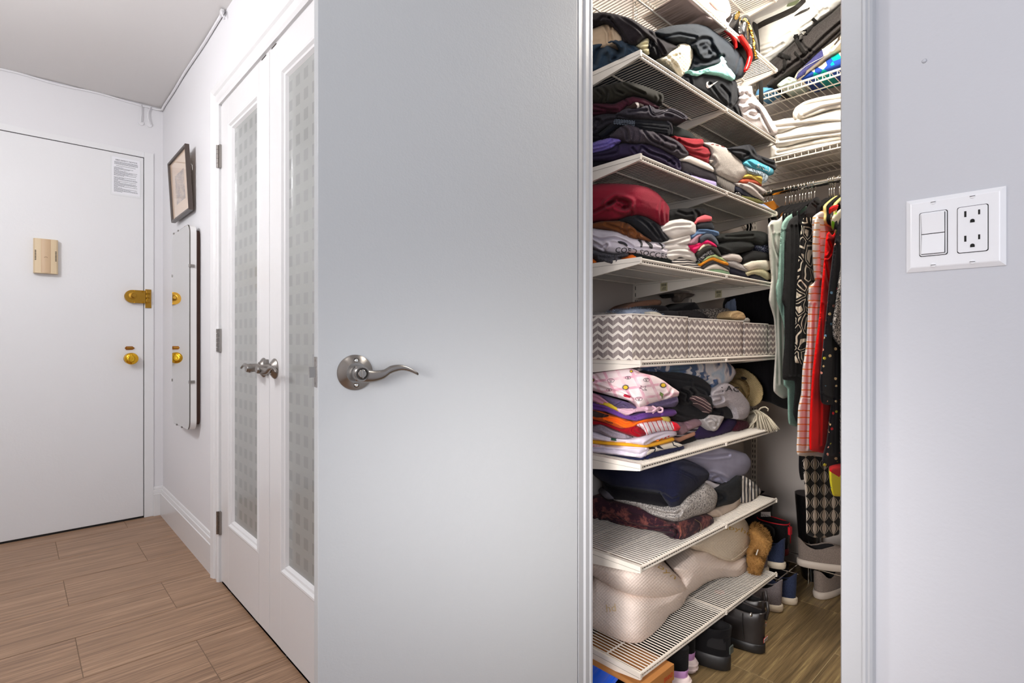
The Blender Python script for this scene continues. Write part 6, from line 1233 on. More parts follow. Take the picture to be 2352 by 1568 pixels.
# straw hat
sh = empty('straw_hat', planey(.835)(np.array([1710.]))[0] and (1.93, .85, .80), 'natural woven straw sun hat leaning at the right end of the shelf', 'hat')
sh.location = onx(1712, 890, 2.02)
soft('brim', None, None, fab('straw', (214, 190, 142), 'straw', (150, 124, 80)), 'D', [(1330, 690), (1372, 650), (1450, 656), (1540, 718), (1602, 808), (1614, 880), (1592, 952), (1532, 992), (1490, 985), (1440, 940), (1380, 860), (1300, 800)], planex(2.06), depth=.008, bulge=.004, parent=sh, wr=.003, dirv=(1, 0), lean=.5)
soft('crown', None, None, fab('straw_crown', (206, 178, 126), 'straw', (140, 112, 70)), 'D', [(1270, 790), (1310, 760), (1380, 745), (1440, 770), (1476, 830), (1484, 895), (1456, 925), (1400, 900), (1340, 840)], planex(2.03), depth=.05, bulge=.05, r=18, parent=sh, wr=.003, dirv=(1, .2), cr=[{'p': [(1320, 770), (1400, 810), (1450, 900)], 'a': .012}])
soft('hat_opening', None, None, fab('hat_dark_lining', (40, 34, 28)), 'D', [(1415, 728), (1440, 724), (1468, 742), (1462, 754), (1432, 750)], planex(2.02), depth=.004, bulge=.001, parent=sh, wr=0, dirv=(1, 0))
# rope fringe bag
rp = empty('fringed_rope_bag', onz(1745, 1000, Z5) if False else (2.07, .86, Z5), 'cream rope fringe bag spilling over the right shelf end', 'bag')
random.seed(11); mb = MB(); M_ROPE = fab('cotton_rope', (206, 196, 174), 'rib', p=.003)
for k in range(34):
    u = k/33
    a0 = T('D', [(1470+60*u+random.uniform(-6, 6), 1060-25*u+random.uniform(-8, 8))])[0]
    top = T('D', [(1530+50*u, 1030+random.uniform(-6, 10))])[0]
    if k < 13: mid = T('D', [(1560-70*u*1.2+random.uniform(-8, 8), 1110+random.uniform(-8, 8))])[0]; end = T('D', [(1425+k*9, 1222+random.uniform(-4, 4)-k*1.2)])[0]
    else: mid = T('D', [(1560+(k-13)*6.5, 1090+(k-13)*1.0)])[0]; end = T('D', [(1575+(k-13)*9.6+random.uniform(-3, 3), 1246-(k-13)*2.4+random.uniform(-9, 6))])[0]
    x_ = 2.06+.02*random.random()-.012*(k % 3)
    pts = [onx(*a0, x_+.03), onx(*top, x_+.015), onx(*((top+mid)/2+[4, 0]), x_), onx(*mid, x_-.01), onx(*((mid+end)/2), x_-.012), onx(*end, x_-.004)]
    pts = [Vector(p) for p in spline([tuple(p) for p in pts], .012, closed=False)]
    mb.tube(pts, .0023, 6)
mb.build('rope_fringe', M_ROPE, parent=rp, smooth=True, kind='stuff')
soft('bag_body', None, None, M_ROPE, 'D', [(1440, 1215), (1460, 1130), (1490, 1050), (1540, 1030), (1600, 1050), (1660, 1120), (1640, 1190), (1540, 1220)], planex(2.085), depth=.05, bulge=.02, parent=rp, zmin=Z5, dirv=(1, .2))
MB().tube([Vector(p) for p in spline([tuple(onx(*q, 2.03)) for q in T('D', [(1575, 1030), (1600, 1005), (1640, 998), (1664, 1015), (1660, 1034)])], .01, closed=False)], .0026, 6).build('handle_loop', M_ROPE, parent=rp, smooth=True)
# ---- shelf 6
Zs = Z6; C6 = corner(1.440, .830, .03)
g('sweatpants', 'thick lavender grey folded sweatshirt at the right of the navy sweater', 'sweatshirt', fab('lavender_grey_fleece', (160, 158, 180)), 'E', [(1000, 170), (1090, 120), (1280, 50), (1450, 20), (1600, 40), (1720, 68), (1830, 108), (1884, 180), (1886, 245), (1836, 332), (1722, 392), (1625, 464), (1560, 458), (1480, 418), (1410, 410), (1380, 300), (1200, 230)], path=planey(.86), bulge=.045, r=26,
  cr=[{'p': [(1430, 330), (1520, 345), (1600, 390), (1640, 440)], 'a': .010}, {'p': [(1470, 390), (1540, 370), (1590, 420)], 'a': .018, 'w': 3}, [(1240, 110), (1440, 140), (1640, 120)]])
g('shirt', 'white printed shirt edge between the navy sweater and black fleece', 'shirt', fab('white_soft_cotton', (200, 196, 200)), 'E', [(1330, 430), (1420, 412), (1500, 448), (1570, 458), (1490, 520), (1420, 500)], path=planey(.86))
g('shirt', 'black and white striped shirt bunched at the right shelf end', 'shirt', fab('black_cream_stripe', (222, 214, 204), 'vstripe', (60, 58, 64), (.0125, .45)), 'E', [(1740, 425), (1792, 355), (1862, 388), (1942, 448), (2004, 530), (1955, 602), (1902, 682), (1820, 675), (1755, 650), (1772, 520)], z=Zs, path=planey(.855), bulge=.03, cr=[{'p': [(1860, 430), (1880, 520), (1900, 620)], 'a': .014}, {'p': [(1800, 400), (1850, 480), (1960, 500)], 'a': .010}])
g('shirt', 'small black cloth under the striped shirt at the shelf end', 'shirt', fab('black_scrap', (36, 34, 36)), 'E', [(1900, 650), (1985, 568), (2045, 600), (1960, 640)], z=Zs, path=planey(.87), depth=.08)
g('sweater', 'beige folded sweater under the black fleece', 'sweater', fab('beige_cotton', (202, 184, 168)), 'E', [(1360, 790), (1480, 718), (1570, 685), (1680, 640), (1760, 585), (1766, 650), (1722, 738), (1622, 806), (1532, 838), (1440, 818)], z=Zs, path=planey(.852), bulge=.03, cr=[{'p': [(1400, 770), (1500, 765), (1540, 800)], 'a': .010}])
g('fleece_pullover', 'black folded fleece with a rolled sleeve next to the sherpa', 'sweatshirt', fab('slate_black_fleece', (44, 46, 50), 'fleece'), 'E', [(1470, 510), (1560, 462), (1660, 425), (1762, 355), (1782, 480), (1764, 605), (1685, 665), (1570, 690), (1490, 700), (1490, 600)], path=planey(.842), bulge=.04, cr=[{'p': [(1510, 560), (1560, 570), (1580, 610), (1530, 640)], 'a': .018, 'w': 4}])
jd = g('jeans', 'acid-washed maroon jeans folded at the bottom of the pile', 'jeans', fab('acid_maroon_denim', (66, 40, 52), 'acid', (150, 88, 78)), 'E',
  [(-30, 560), (70, 578), (200, 588), (300, 636), (450, 656), (620, 696), (800, 790), (960, 870), (1060, 872), (1200, 828), (1380, 796), (1455, 820), (1470, 872), (1432, 925), (1302, 996), (1182, 1076), (1120, 1090), (1000, 1066), (900, 1005), (750, 965), (550, 945), (350, 905), (250, 865), (130, 895), (-30, 895)], z=Zs, path=C6, out=.01, bulge=.03,
  cr=[{'p': [(130, 885), (220, 775), (340, 800), (500, 890), (800, 945), (1010, 935)], 'a': .018, 'w': 2.6}, {'p': [(1010, 930), (1050, 960), (1060, 1020), (1030, 1040)], 'a': .02, 'w': 3.5}, {'p': [(640, 965), (820, 990), (1000, 1010)], 'a': .012}, {'p': [(1060, 880), (1040, 920)], 'a': .010}, {'p': [(300, 640), (450, 760), (640, 820)], 'a': .006}])
decal_line(jd, 'E', [(1255, 845), (1310, 880), (1328, 930), (1310, 990)], .0012, plain('brass_zip', (150, 132, 110), .4, .8), 'zip')
decal_line(jd, 'E', [(1236, 850), (1290, 890), (1306, 940), (1290, 1000)], .0008, plain('dark_stitch', (36, 26, 34), .8), 'stitching')
decal_line(jd, 'E', [(1080, 880), (1090, 930), (1100, 990), (1080, 1060)], .0007, plain('rust_stitch', (160, 92, 70), .8), 'stitching')
g('fleece_blanket', 'grey speckled sherpa fleece folded above the acid-washed jeans', 'blanket', fab('sherpa', (186, 180, 174), 'sherpa', (62, 58, 62)), 'E',
  [(340, 625), (450, 605), (600, 612), (760, 640), (980, 680), (1080, 660), (1160, 585), (1300, 495), (1370, 430), (1455, 485), (1505, 555), (1505, 640), (1474, 722), (1402, 772), (1252, 815), (1130, 866), (1020, 872), (880, 838), (760, 798), (600, 710), (450, 668)], path=C6, out=.025, bulge=.045, r=26, cr=[{'p': [(760, 740), (900, 780), (1060, 790), (1090, 760)], 'a': .02, 'w': 3}])
g('blanket_corner', 'thin grey mesh bag end poking out at the door side of the sherpa', 'bag', fab('grey_mesh', (104, 100, 108)), 'E', [(222, 562), (262, 524), (310, 556), (345, 615), (280, 620), (240, 602)], path=C6, out=.03, depth=.05)
g('sweater', 'black folded sweater between the navy one and the sherpa fleece', 'sweater', fab('pitch_black_knit', (26, 24, 30), 'fleece'), 'E', [(215, 420), (340, 470), (600, 510), (860, 550), (960, 690), (900, 712), (700, 680), (450, 632), (320, 608), (240, 515)], path=C6, out=.03, bulge=.03)
g('sweater', 'large navy blue folded sweater on top of the sherpa fleece', 'sweater', fab('navy_fleece', (34, 36, 62), 'fleece'), 'E',
  [(90, 290), (160, 230), (400, 190), (760, 150), (1000, 150), (1200, 200), (1352, 262), (1418, 330), (1402, 392), (1342, 444), (1252, 522), (1155, 604), (1085, 692), (980, 716), (900, 640), (860, 570), (600, 520), (330, 482), (200, 410), (120, 350)], path=C6, out=.045, bulge=.05, r=26,
  cr=[{'p': [(940, 270), (1100, 320), (1240, 390), (1290, 490)], 'a': .005, 'w': 1.2}, {'p': [(960, 255), (1120, 305), (1262, 375), (1312, 470)], 'a': .005, 'w': 1.2}, {'p': [(860, 550), (900, 620), (960, 700)], 'a': .010}, {'p': [(330, 480), (600, 518), (860, 545)], 'a': .012}, {'p': [(900, 560), (1000, 620), (1060, 600)], 'a': .010}])
lin_ = MB().box((1.24, YF+.008, Z6+.0008), (1.62, YL-.01, Z6+.0016))
t = NT('clear_shelf_liner'); t.col((.8, .8, .8)); t.b.inputs['Roughness'].default_value = .15; t.b.inputs['Alpha'].default_value = .16
lin_.build('shelf_liner', t.m, label='clear plastic liner sheet on the shelf under the acid-washed jeans', cat='shelf liner')
# ---- shelf 7: pillows and plush
Zs = Z7; C7 = corner(1.285, .872, .04)
M_PIL = fab('cream_quilted_pillow', (240, 224, 212), 'quilt', p=.0105); M_PIL2 = fab('ivory_quilted_pillow', (234, 220, 198), 'quilt', p=.0105); M_GOLD = plain('gold_embroidery', (214, 178, 104), .7)
g('pillow', 'tan folded board behind the pillows', 'pillow', M_PIL2, 'F', [(690, 430), (800, 350), (960, 265), (1010, 290), (960, 345), (860, 440), (780, 490), (720, 470)], path=planey(.99), depth=.1)['label'] = 'small cream pillow end glimpsed between the two upper pillows'
bp = g('pillow', 'largest cream contour pillow at the bottom, reaching the length of the shelf', 'pillow', M_PIL, 'F',
  [(-60, 560), (50, 588), (110, 556), (300, 640), (500, 690), (700, 690), (840, 640), (850, 580), (790, 480), (880, 400), (980, 335), (1100, 335), (1200, 390), (1320, 420), (1442, 382), (1473, 470), (1452, 542), (1372, 578), (1250, 562), (1100, 602), (1000, 672), (930, 722), (862, 832), (762, 902), (702, 1012), (642, 1092), (542, 1182), (440, 1198), (300, 1174), (150, 1112), (50, 1062), (-60, 1010)], z=Zs, path=C7, bulge=.08, r=48, depth=.16, wrs=3.0, wr=.004,
  cr=[{'p': [(60, 1010), (200, 1080), (400, 1150), (540, 1160), (600, 1100), (660, 1030)], 'a': .004, 'w': 1.2}])
p2 = g('pillow', 'cream quilted pillow with gold script lying on the big contour pillow, left', 'pillow', M_PIL, 'F',
  [(-60, 380), (50, 392), (200, 400), (440, 425), (640, 420), (750, 475), (845, 560), (908, 632), (922, 668), (900, 692), (760, 738), (600, 748), (450, 732), (300, 674), (150, 592), (50, 524), (-60, 470)], path=C7, out=.03, bulge=.075, r=40, depth=.16, wrs=3.0)
p3 = g('pillow', 'ivory quilted pillow with gold script at the right, under the shelf', 'pillow', M_PIL2, 'F',
  [(940, 280), (1030, 215), (1100, 180), (1250, 90), (1400, 20), (1450, 75), (1482, 150), (1492, 230), (1462, 330), (1402, 392), (1325, 428), (1250, 415), (1150, 375), (1060, 335), (990, 318)], path=planey(.885), out=.02, bulge=.075, r=36, depth=.16, wrs=3.0, cr=[{'p': [(1060, 310), (1200, 360), (1300, 408), (1400, 340), (1470, 260)], 'a': .004, 'w': 1.2}])
decal_text(p3, 'thbyhu', 'F', [(1195, 150), (1300, 140), (1400, 160), (1478, 200)], 40, M_GOLD, 'embroidery', bold=False)
decal_text(p2, 'lbyh', 'F', [(620, 455), (690, 490), (750, 540), (810, 580)], 44, M_GOLD, 'embroidery', bold=False)
decal_text(bp, 'hd', 'F', [(200, 870), (290, 860)], 70, plain('pale_gold_embroidery', (222, 196, 152), .7), 'embroidery', bold=False)
decal_line(p3, 'F', [(1060, 310), (1180, 352), (1310, 408)], .0013, M_PIL2, 'piping'); decal_line(p3, 'F', [(1310, 408), (1400, 350), (1478, 270)], .0013, M_PIL2, 'piping')
pf = empty('plush_toy', onz(1720, 1316, Z7) if False else (2.02, .885, Z7), 'golden brown furry plush toy beside the pillows', 'plush toy')
M_FUR = fab('golden_fur', (206, 154, 88), 'fur')
soft('head', None, None, M_FUR, 'F', [(1470, 150), (1510, 125), (1560, 160), (1608, 205), (1642, 270), (1632, 340), (1590, 392), (1560, 370), (1535, 330), (1500, 370), (1465, 400), (1450, 330), (1490, 250)], planex(2.035), depth=.08, dirv=(1, .3), bulge=.05, r=20, parent=pf, wr=.006)
soft('body', None, None, M_FUR, 'F', [(1452, 400), (1500, 370), (1545, 375), (1588, 420), (1582, 460), (1560, 500), (1562, 540), (1520, 536), (1478, 532), (1462, 500), (1470, 460)], planex(2.02), depth=.08, dirv=(1, .3), bulge=.05, r=20, parent=pf, zmin=Z7, wr=.006)
for o_ in list(pf.children): fuzz(o_, 2600, .009, M_FUR, 'fur')
MB().tube([onx(1741, 1262, 2.01), onx(1739, 1268, 2.01), onx(1737, 1274, 2.01)], .002, 6).build('label_tag', plain('white_tag', (230, 225, 215), .8), parent=pf)
# ================================================================== REAR SHELVES: LINENS AND BAGS
PR = planex(2.322)
LN = [([(1660, 1290), (1720, 1270), (1800, 1290), (2000, 1240), (2400, 1160), (2400, 1275), (2000, 1345), (1750, 1410), (1660, 1420)], 'lowest folded white sheet of the linen pile on the rear shelf', 0.0),
      ([(1680, 1180), (1760, 1160), (1900, 1118), (2100, 1078), (2400, 1030), (2400, 1185), (2100, 1225), (1900, 1272), (1780, 1305), (1700, 1300), (1690, 1230)], 'second folded white sheet from the bottom of the linen pile', .012),
      ([(1640, 1075), (1700, 1070), (1780, 1050), (1860, 1042), (1960, 1040), (2150, 990), (2400, 930), (2400, 1060), (2150, 1085), (1900, 1128), (1750, 1182), (1680, 1170), (1650, 1120)], 'third folded white sheet from the bottom of the linen pile', .020),
      ([(1866, 1058), (1852, 1005), (1880, 950), (1960, 898), (2080, 862), (2200, 840), (2400, 815), (2400, 935), (2200, 968), (2080, 1005), (1960, 1048)], 'white fitted sheet rolled on top of the linen pile on the rear shelf', .030)]
for p, l, o_ in LN:
    crs = [{'p': [(p[0][0]+60, (p[0][1]+p[-2][1])/2), ((p[0][0]+2400)/2, (p[2][1]+p[-4][1])/2), (2380, (p[4][1]+p[-4][1])/2)], 'a': .012}]
    if o_ > .025: crs = [{'p': [(1900, 1040), (1890, 990), (1950, 935), (2080, 900), (2350, 860)], 'a': .014, 'w': 3}, {'p': [(1960, 1020), (2100, 960), (2350, 905)], 'a': .010}]
    g('folded_sheet', l, 'linen', fab('white_percale', (240, 234, 224)), 'A', p, z=Z1-.009, path=PR, out=o_, depth=.26, dirv=(1, 0), bulge=.03, cr=crs, wr=.006, group='white linens on the rear shelf')
PT = planex(2.325); ZT = 2.070
dv = g('duvet_bag', 'big white quilt storage bag with black zip piping under the closet lamp', 'storage bag', fab('white_nonwoven', (240, 238, 230)), 'G',
  [(930, 240), (1060, 170), (1240, 105), (1300, 60), (1420, -60), (1800, -160), (2400, -200), (2400, -60), (2235, 30), (2100, 140), (1850, 330), (1560, 570), (1380, 730), (1180, 880), (1085, 850), (1040, 640), (1050, 420), (960, 330)], z=ZT, path=PT, depth=.28, dirv=(1, 0), bulge=.06, r=40, wr=.007,
  cr=[{'p': [(1090, 640), (1300, 560), (1500, 440)], 'a': .008}, {'p': [(1090, 760), (1200, 720), (1400, 590)], 'a': .010}, {'p': [(1090, 700), (1250, 650)], 'a': .008}, {'p': [(1780, 60), (1900, 180), (2000, 120)], 'a': .010}, {'p': [(1650, 380), (1800, 280), (1950, 120)], 'a': .008}])
for off_ in (-20, 0, 20, 38):
    decal_line(dv, 'G', [(1060, 350+off_), (1150, 300+off_), (1400, 190+off_), (1560, 110+off_), (1640, 40+off_), (1700, -20+off_)], .0042, plain('black_piping', (44, 40, 36), .5), 'zip_piping', lift=.002)
decal_poly(dv, 'G', [(1550, 215), (1640, 150), (1730, 112), (1765, 98), (1745, 130), (1680, 165), (1600, 200)], plain('black_piping', (44, 40, 36), .5), 'zip_pull', lift=.004)
decal_poly(dv, 'G', [(1450, 85), (1510, -10), (1580, -40), (1640, -20), (1580, 60), (1520, 80)], plain('leaf_label', (120, 128, 96), .5), 'label')
bk = g('backpack', 'black nylon backpack with straps and buckles on the rear top shelf', 'backpack', fab('black_nylon', (56, 52, 50), 'heather', (74, 70, 68)), 'G',
  [(2400, -60), (2400, 330), (2235, 440), (2100, 560), (1900, 720), (1720, 860), (1500, 1010), (1310, 1140), (1210, 1180), (1180, 1150), (1250, 1050), (1195, 960), (1180, 880), (1380, 720), (1560, 560), (1620, 470), (1780, 380), (1900, 300), (2060, 180), (2235, 20)], path=PT, out=.03, depth=.18, dirv=(1, 0), bulge=.05, r=26, z=ZT,
  cr=[{'p': [(2380, 140), (2235, 260), (2000, 460), (1750, 700), (1500, 880), (1300, 1040)], 'a': .016, 'w': 3}, {'p': [(2235, 340), (2000, 560), (1750, 780)], 'a': .012}, {'p': [(1400, 760), (1300, 900), (1250, 1000)], 'a': .012}, {'p': [(1560, 620), (1480, 720), (1500, 820)], 'a': .014}, {'p': [(1640, 560), (1700, 640), (1800, 700)], 'a': .012}])
M_WEB = fab('black_webbing', (40, 38, 36))
for q, w_ in (([(1800, 250), (1850, 300), (1790, 380), (1700, 470)], .006), ([(1340, 740), (1420, 760), (1500, 800)], .009), ([(1420, 800), (1425, 880), (1408, 980)], .007), ([(1560, 480), (1600, 560), (1640, 640), (1700, 720)], .007), ([(1700, 860), (1620, 780), (1560, 700)], .004)):
    decal_line(bk, 'G', q, w_, M_WEB, 'strap', lift=.006)
for x, y in ((1580, 490), (1700, 430), (1640, 500)): decal_poly(bk, 'G', [(x-34, y-20), (x+24, y-34), (x+36, y+26), (x-20, y+42)], plain('black_buckle', (24, 22, 22), .25), 'buckle', smooth=False, lift=.012)
decal_poly(bk, 'G', [(1650, 440), (1690, 420), (1720, 440), (1680, 466)], M_CHROME, 'metal_clip', lift=.016)
decal_poly(bk, 'G', [(1270, 960), (1290, 950), (1308, 965), (1300, 995), (1278, 990)], M_CHROME, 'snap', lift=.006)
tb_ = g('tote_bag', 'natural canvas tote with a navy base and white topstitching', 'tote bag', fab('natural_canvas', (230, 218, 198)), 'G',
  [(2400, 330), (2235, 430), (2060, 560), (1940, 640), (1850, 720), (1700, 870), (1600, 965), (1556, 1050), (1580, 1095), (1690, 1030), (1720, 1000), (1850, 890), (1960, 800), (2100, 720), (2235, 590), (2400, 480)], path=PT, out=.02, depth=.12, dirv=(1, 0), bulge=.03, z=ZT, cr=[{'p': [(2060, 660), (2140, 560), (2235, 480)], 'a': .012}])
decal_poly(tb_, 'G', [(1566, 1060), (1604, 970), (1702, 876), (1850, 728), (1936, 648), (1950, 700), (1958, 765), (1850, 850), (1722, 950), (1702, 1004), (1590, 1080)], fab('navy_canvas', (62, 62, 110), 'denim', (78, 78, 126)), 'navy_base', smooth=False, lift=.004)
decal_line(tb_, 'G', [(1590, 1000), (1700, 900), (1850, 818), (1950, 758), (1930, 660)], .0010, plain('white_thread', (235, 230, 220), .8), 'topstitching', lift=.007)
decal_line(tb_, 'G', [(2100, 600), (2150, 540), (2160, 500), (2210, 450)], .0035, plain('dark_strap', (60, 50, 44), .7), 'tie_cord', lift=.004)
g('scarf', 'turquoise, blue and cream geometric scarf at the base of the rear top shelf', 'scarf', fab('geometric_silk', (0, 160, 150), 'patch', (40, 74, 160), 30), 'G', [(1600, 1080), (1640, 1050), (1760, 950), (1900, 880), (2050, 760), (2235, 670), (2400, 590), (2400, 830), (2235, 880), (2000, 975), (1800, 1035), (1690, 1075)], path=PT, out=.004, z=ZT, depth=.16, dirv=(1, 0))
g('cloth', 'crumpled pale mint cloth at the left end of the rear top shelf', 'cloth', fab('pale_mint_cotton', (206, 218, 204)), 'G', [(1320, 1150), (1400, 1078), (1480, 1036), (1560, 1060), (1590, 1100), (1470, 1150), (1350, 1185)], path=PT, out=.02, z=ZT, depth=.12, dirv=(1, 0), cr=[{'p': [(1380, 1130), (1440, 1080), (1500, 1090)], 'a': .010}])
g('cloth', 'small patch of sky blue cloth behind the black strap', 'cloth', fab('sky_blue_cotton', (110, 176, 226)), 'G', [(1030, 1290), (1060, 1210), (1150, 1180), (1260, 1190), (1160, 1260), (1100, 1310)], path=PT, z=ZT-.06, depth=.1, dirv=(1, 0))

# ================================================================== HANGING CLOTHES
def ratio(px):
    a, b = ray(px); return b/a
M_VEL = fab('black_velvet', (30, 27, 28), 'fleece'); M_HORN = plain('cream_plastic_hanger', (222, 206, 132), .3); M_WOOD = plain('orange_lacquered_wood', (222, 138, 36), .25); M_PALEW = plain('pale_wood', (212, 180, 132), .5)
HLAB = {}
def hanger(hook_px, mat, lab, z0=1.656, wide=.172, thick=.0042, kind='velvet'):
    y = 2.335*ratio(hook_px); x = 2.335; root = empty('clothes_hanger', (x, y, z0-.07), lab, 'hanger', 'hangers on the rear rod')
    pts = []
    for k in range(12):
        th = math.radians(200-k*20); pts.append((x+.0165*math.cos(th), y, z0+.0165*math.sin(th)))
    pts += [(x+.004, y, z0-.026), (x, y, z0-.036), (x, y, z0-.072)]
    MB().tube(pts, .0019, 8).build('hook', M_CHROME, parent=root, smooth=True)
    za = z0-.070+(.032 if kind == 'wood' else 0)
    if kind == 'wood':
        prof = []
        for sg in (-1, 1):
            pass
        top = [(x-wide*u, za-.002-.060*u**1.4) for u in [i/8 for i in range(9)]]; bot = [(x-wide*u, za-.040-.045*u**1.2) for u in [i/8 for i in range(8, -1, -1)]]
        P = top+bot[:-1]; P2 = [(2*x-a, b) for a, b in P]
        ring = [(x, za+.004)]+top[1:]+bot+[(2*x-a, b) for a, b in bot[::-1][1:]]+[(2*x-a, b) for a, b in top[::-1][:-1]]
        MB().prism([(a, y-.006, b) for a, b in ring], (0, .012, 0)).build('shoulder', mat, parent=root)
        return root
    p = [(x, za), (x-.04, za-.006), (x-.10, za-.030), (x-.17, za-.066), (x-wide+.008, za-.094), (x-wide, za-.112), (x-wide+.012, za-.124), (x-wide+.04, za-.126), (x, za-.127)]
    full = p+[(2*x-a, b) for a, b in p[::-1][1:-1]]
    sp_ = spline(full, .012)
    MB().tube([(a, y, b) for a, b in sp_], thick, 8, closed=True).build('shoulder', mat, parent=root, smooth=True)
    return root
names = {1756: 'leftmost chrome hanger hook at the shelf end', 1763: 'second chrome hanger hook beside the shelf end', 1804.3: 'black velvet hanger carrying the white top', 1813.7: 'first of a tight cluster of hangers after the white top', 1819: 'second of the tight cluster of hangers', 1827: 'third of the tight cluster of hangers',
         1836.5: 'black velvet hanger carrying the sage green top', 1843: 'velvet hanger just right of the sage top', 1850: 'velvet hanger carrying the long black dress', 1858: 'velvet hanger behind the black turtleneck', 1863: 'velvet hanger under the black turtleneck', 1871: 'velvet hanger holding the leaf-print dress', 1904.8: 'velvet hanger holding the striped dress', 1910: 'velvet hanger beside the striped dress', 1915.5: 'velvet hanger holding the red dress'}
for hp_, lb in names.items(): hanger(hp_, M_VEL, lb)
hanger(1773.5, M_WOOD, 'orange lacquered wooden hanger nearest the shelf end', kind='wood', wide=.2)
hanger(1928, M_HORN, 'cream yellow plastic hanger with its end loop showing over the striped dress', thick=.0055)
hanger(1936, M_VEL, 'black velvet hanger loop in front of the red dress', thick=.006)
hanger(1950, M_HORN, 'cream yellow plastic hanger at the door frame edge', thick=.006)
def hang(name, label, cat, mat, pts, near, dpt=.035, fr='P', xmin=None, **k):
    y = 2.13*ratio(near)
    k.setdefault('bulge', .018); k.setdefault('r', 9); k.setdefault('wr', .002)
    return soft(name, label, cat, mat, fr, pts, planey(y-.034, xmin), depth=dpt+.03, dirv=(.95, .32), wrs=1.0, **k)
def folds(xs, y0, y1, a=.012, w=2.2, sl=0):
    a = min(a, .007); return [{'p': [(x, y0), (x+sl*.5, (y0+y1)/2), (x+sl, y1)], 'a': a, 'w': w} for x in xs]
hang('black_coat', 'long black garment hanging farthest left, behind the shelf ends', 'dress', fab('black_wool', (24, 22, 26)), [(1660, 700), (1690, 640), (1740, 560), (1790, 520), (1812, 560), (1816, 700), (1818, 860), (1812, 938), (1770, 925), (1700, 905), (1680, 860)], 1740, cr=folds((1706, 1728, 1750, 1770), 640, 900, .006, 3), dpt=.06, xmin=2.17)
hang('blue_shirt', 'light blue garment glimpsed between the shelf ends and black coat', 'shirt', fab('dusty_blue', (112, 124, 148)), [(1664, 700), (1672, 690), (1690, 685), (1696, 760), (1690, 800), (1668, 800)], 1700, cr=folds((1676, 1686), 690, 790, .006, 1.6), xmin=2.16)
hang('cotton_shirt', 'white cotton top hanging first beside the shelf ends', 'shirt', fab('soft_white_jersey', (226, 220, 210)), [(1763, 520), (1772, 506), (1786, 505), (1806, 486), (1824, 480), (1834, 486), (1840, 520), (1830, 620), (1826, 800), (1820, 905), (1798, 915), (1777, 898), (1778, 850), (1781, 800), (1777, 730), (1766, 690), (1771, 640), (1766, 580)], 1766, cr=folds((1780, 1790), 540, 880, .014, 2.6, 8)+[{'p': [(1772, 520), (1778, 560), (1792, 600)], 'a': .014}])
hang('knit_shirt', 'sage green long-sleeved top hanging between the white top and black dress', 'shirt', fab('sage_knit', (138, 172, 158), 'heather'), [(1796, 514), (1806, 499), (1820, 490), (1838, 482), (1848, 474), (1853, 474), (1853, 486), (1840, 500), (1842, 700), (1838, 900), (1832, 978), (1812, 973), (1809, 930), (1808, 892), (1800, 884), (1800, 800), (1802, 760), (1797, 735), (1784, 690), (1782, 660), (1786, 640), (1789, 590), (1792, 545)], 1791, cr=folds((1797, 1804), 530, 860, .008, 1.8, 2))
hang('black_dress', 'charcoal black knit cardigan hanging after the sage green top', 'sweater', fab('charcoal_rib', (46, 44, 44), 'heather'), [(1862, 478), (1840, 490), (1824, 497), (1813, 507), (1806, 524), (1803, 560), (1800, 640), (1796, 690), (1801, 705), (1802, 780), (1798, 870), (1825, 876), (1822, 950), (1832, 972), (1842, 950), (1858, 700), (1866, 520)], 1803, cr=folds((1818, 1828, 1838), 520, 860, .010, 2.4, -4))
hang('turtleneck', 'black turtleneck collar standing up over the hangers', 'sweater', fab('black_turtleneck', (34, 31, 33), 'fleece'), [(1848, 494), (1856, 472), (1866, 458), (1874, 452), (1880, 453), (1888, 466), (1890, 478), (1884, 490), (1868, 496)], 1845, cr=[{'p': [(1868, 462), (1878, 470), (1888, 472)], 'a': .006, 'w': 1.3}, {'p': [(1864, 468), (1874, 476), (1886, 480)], 'a': .006, 'w': 1.3}])
hang('leaf_dress', 'black dress with a bold cream leaf pattern hanging mid-rod', 'dress', fab('leaf_print', (34, 32, 32), 'leaf', (226, 216, 196)), [(1843, 506), (1852, 491), (1866, 484), (1880, 480), (1890, 486), (1890, 560), (1885, 640), (1874, 645), (1868, 660), (1862, 720), (1857, 780), (1853, 834), (1846, 840), (1838, 834), (1826, 832), (1826, 790), (1827, 720), (1831, 640), (1836, 570), (1839, 530)], 1836, cr=folds((1838, 1848), 540, 820, .012, 2.4, -6))
hang('striped_dress', 'white dress with thin orange horizontal stripes', 'dress', fab('orange_stripe', (232, 222, 218), 'hstripe', (214, 140, 74), (.0245, .17)), [(1866, 500), (1874, 492), (1888, 484), (1903, 488), (1915, 500), (1915, 620), (1905, 760), (1898, 900), (1900, 1048), (1870, 1047), (1832, 1044), (1831, 1000), (1833, 940), (1840, 906), (1843, 850), (1852, 790), (1856, 720), (1858, 660), (1868, 650), (1874, 640), (1872, 600), (1867, 550)], 1862, cr=folds((1860, 1872), 700, 1030, .010, 2.4, -8)+[{'p': [(1872, 510), (1876, 580), (1884, 640)], 'a': .010}, {'p': [(1838, 908), (1856, 912), (1874, 910)], 'a': .005, 'w': 1.4}], dpt=.05)
hang('sleeve_end', 'white and orange striped short sleeve of the striped dress', 'dress', fab('orange_stripe', (232, 222, 218), 'hstripe', (214, 140, 74), (.0245, .17)), [(1871, 508), (1878, 496), (1884, 520), (1884, 580), (1886, 630), (1890, 640), (1884, 644), (1872, 640), (1868, 610), (1866, 560)], 1868)
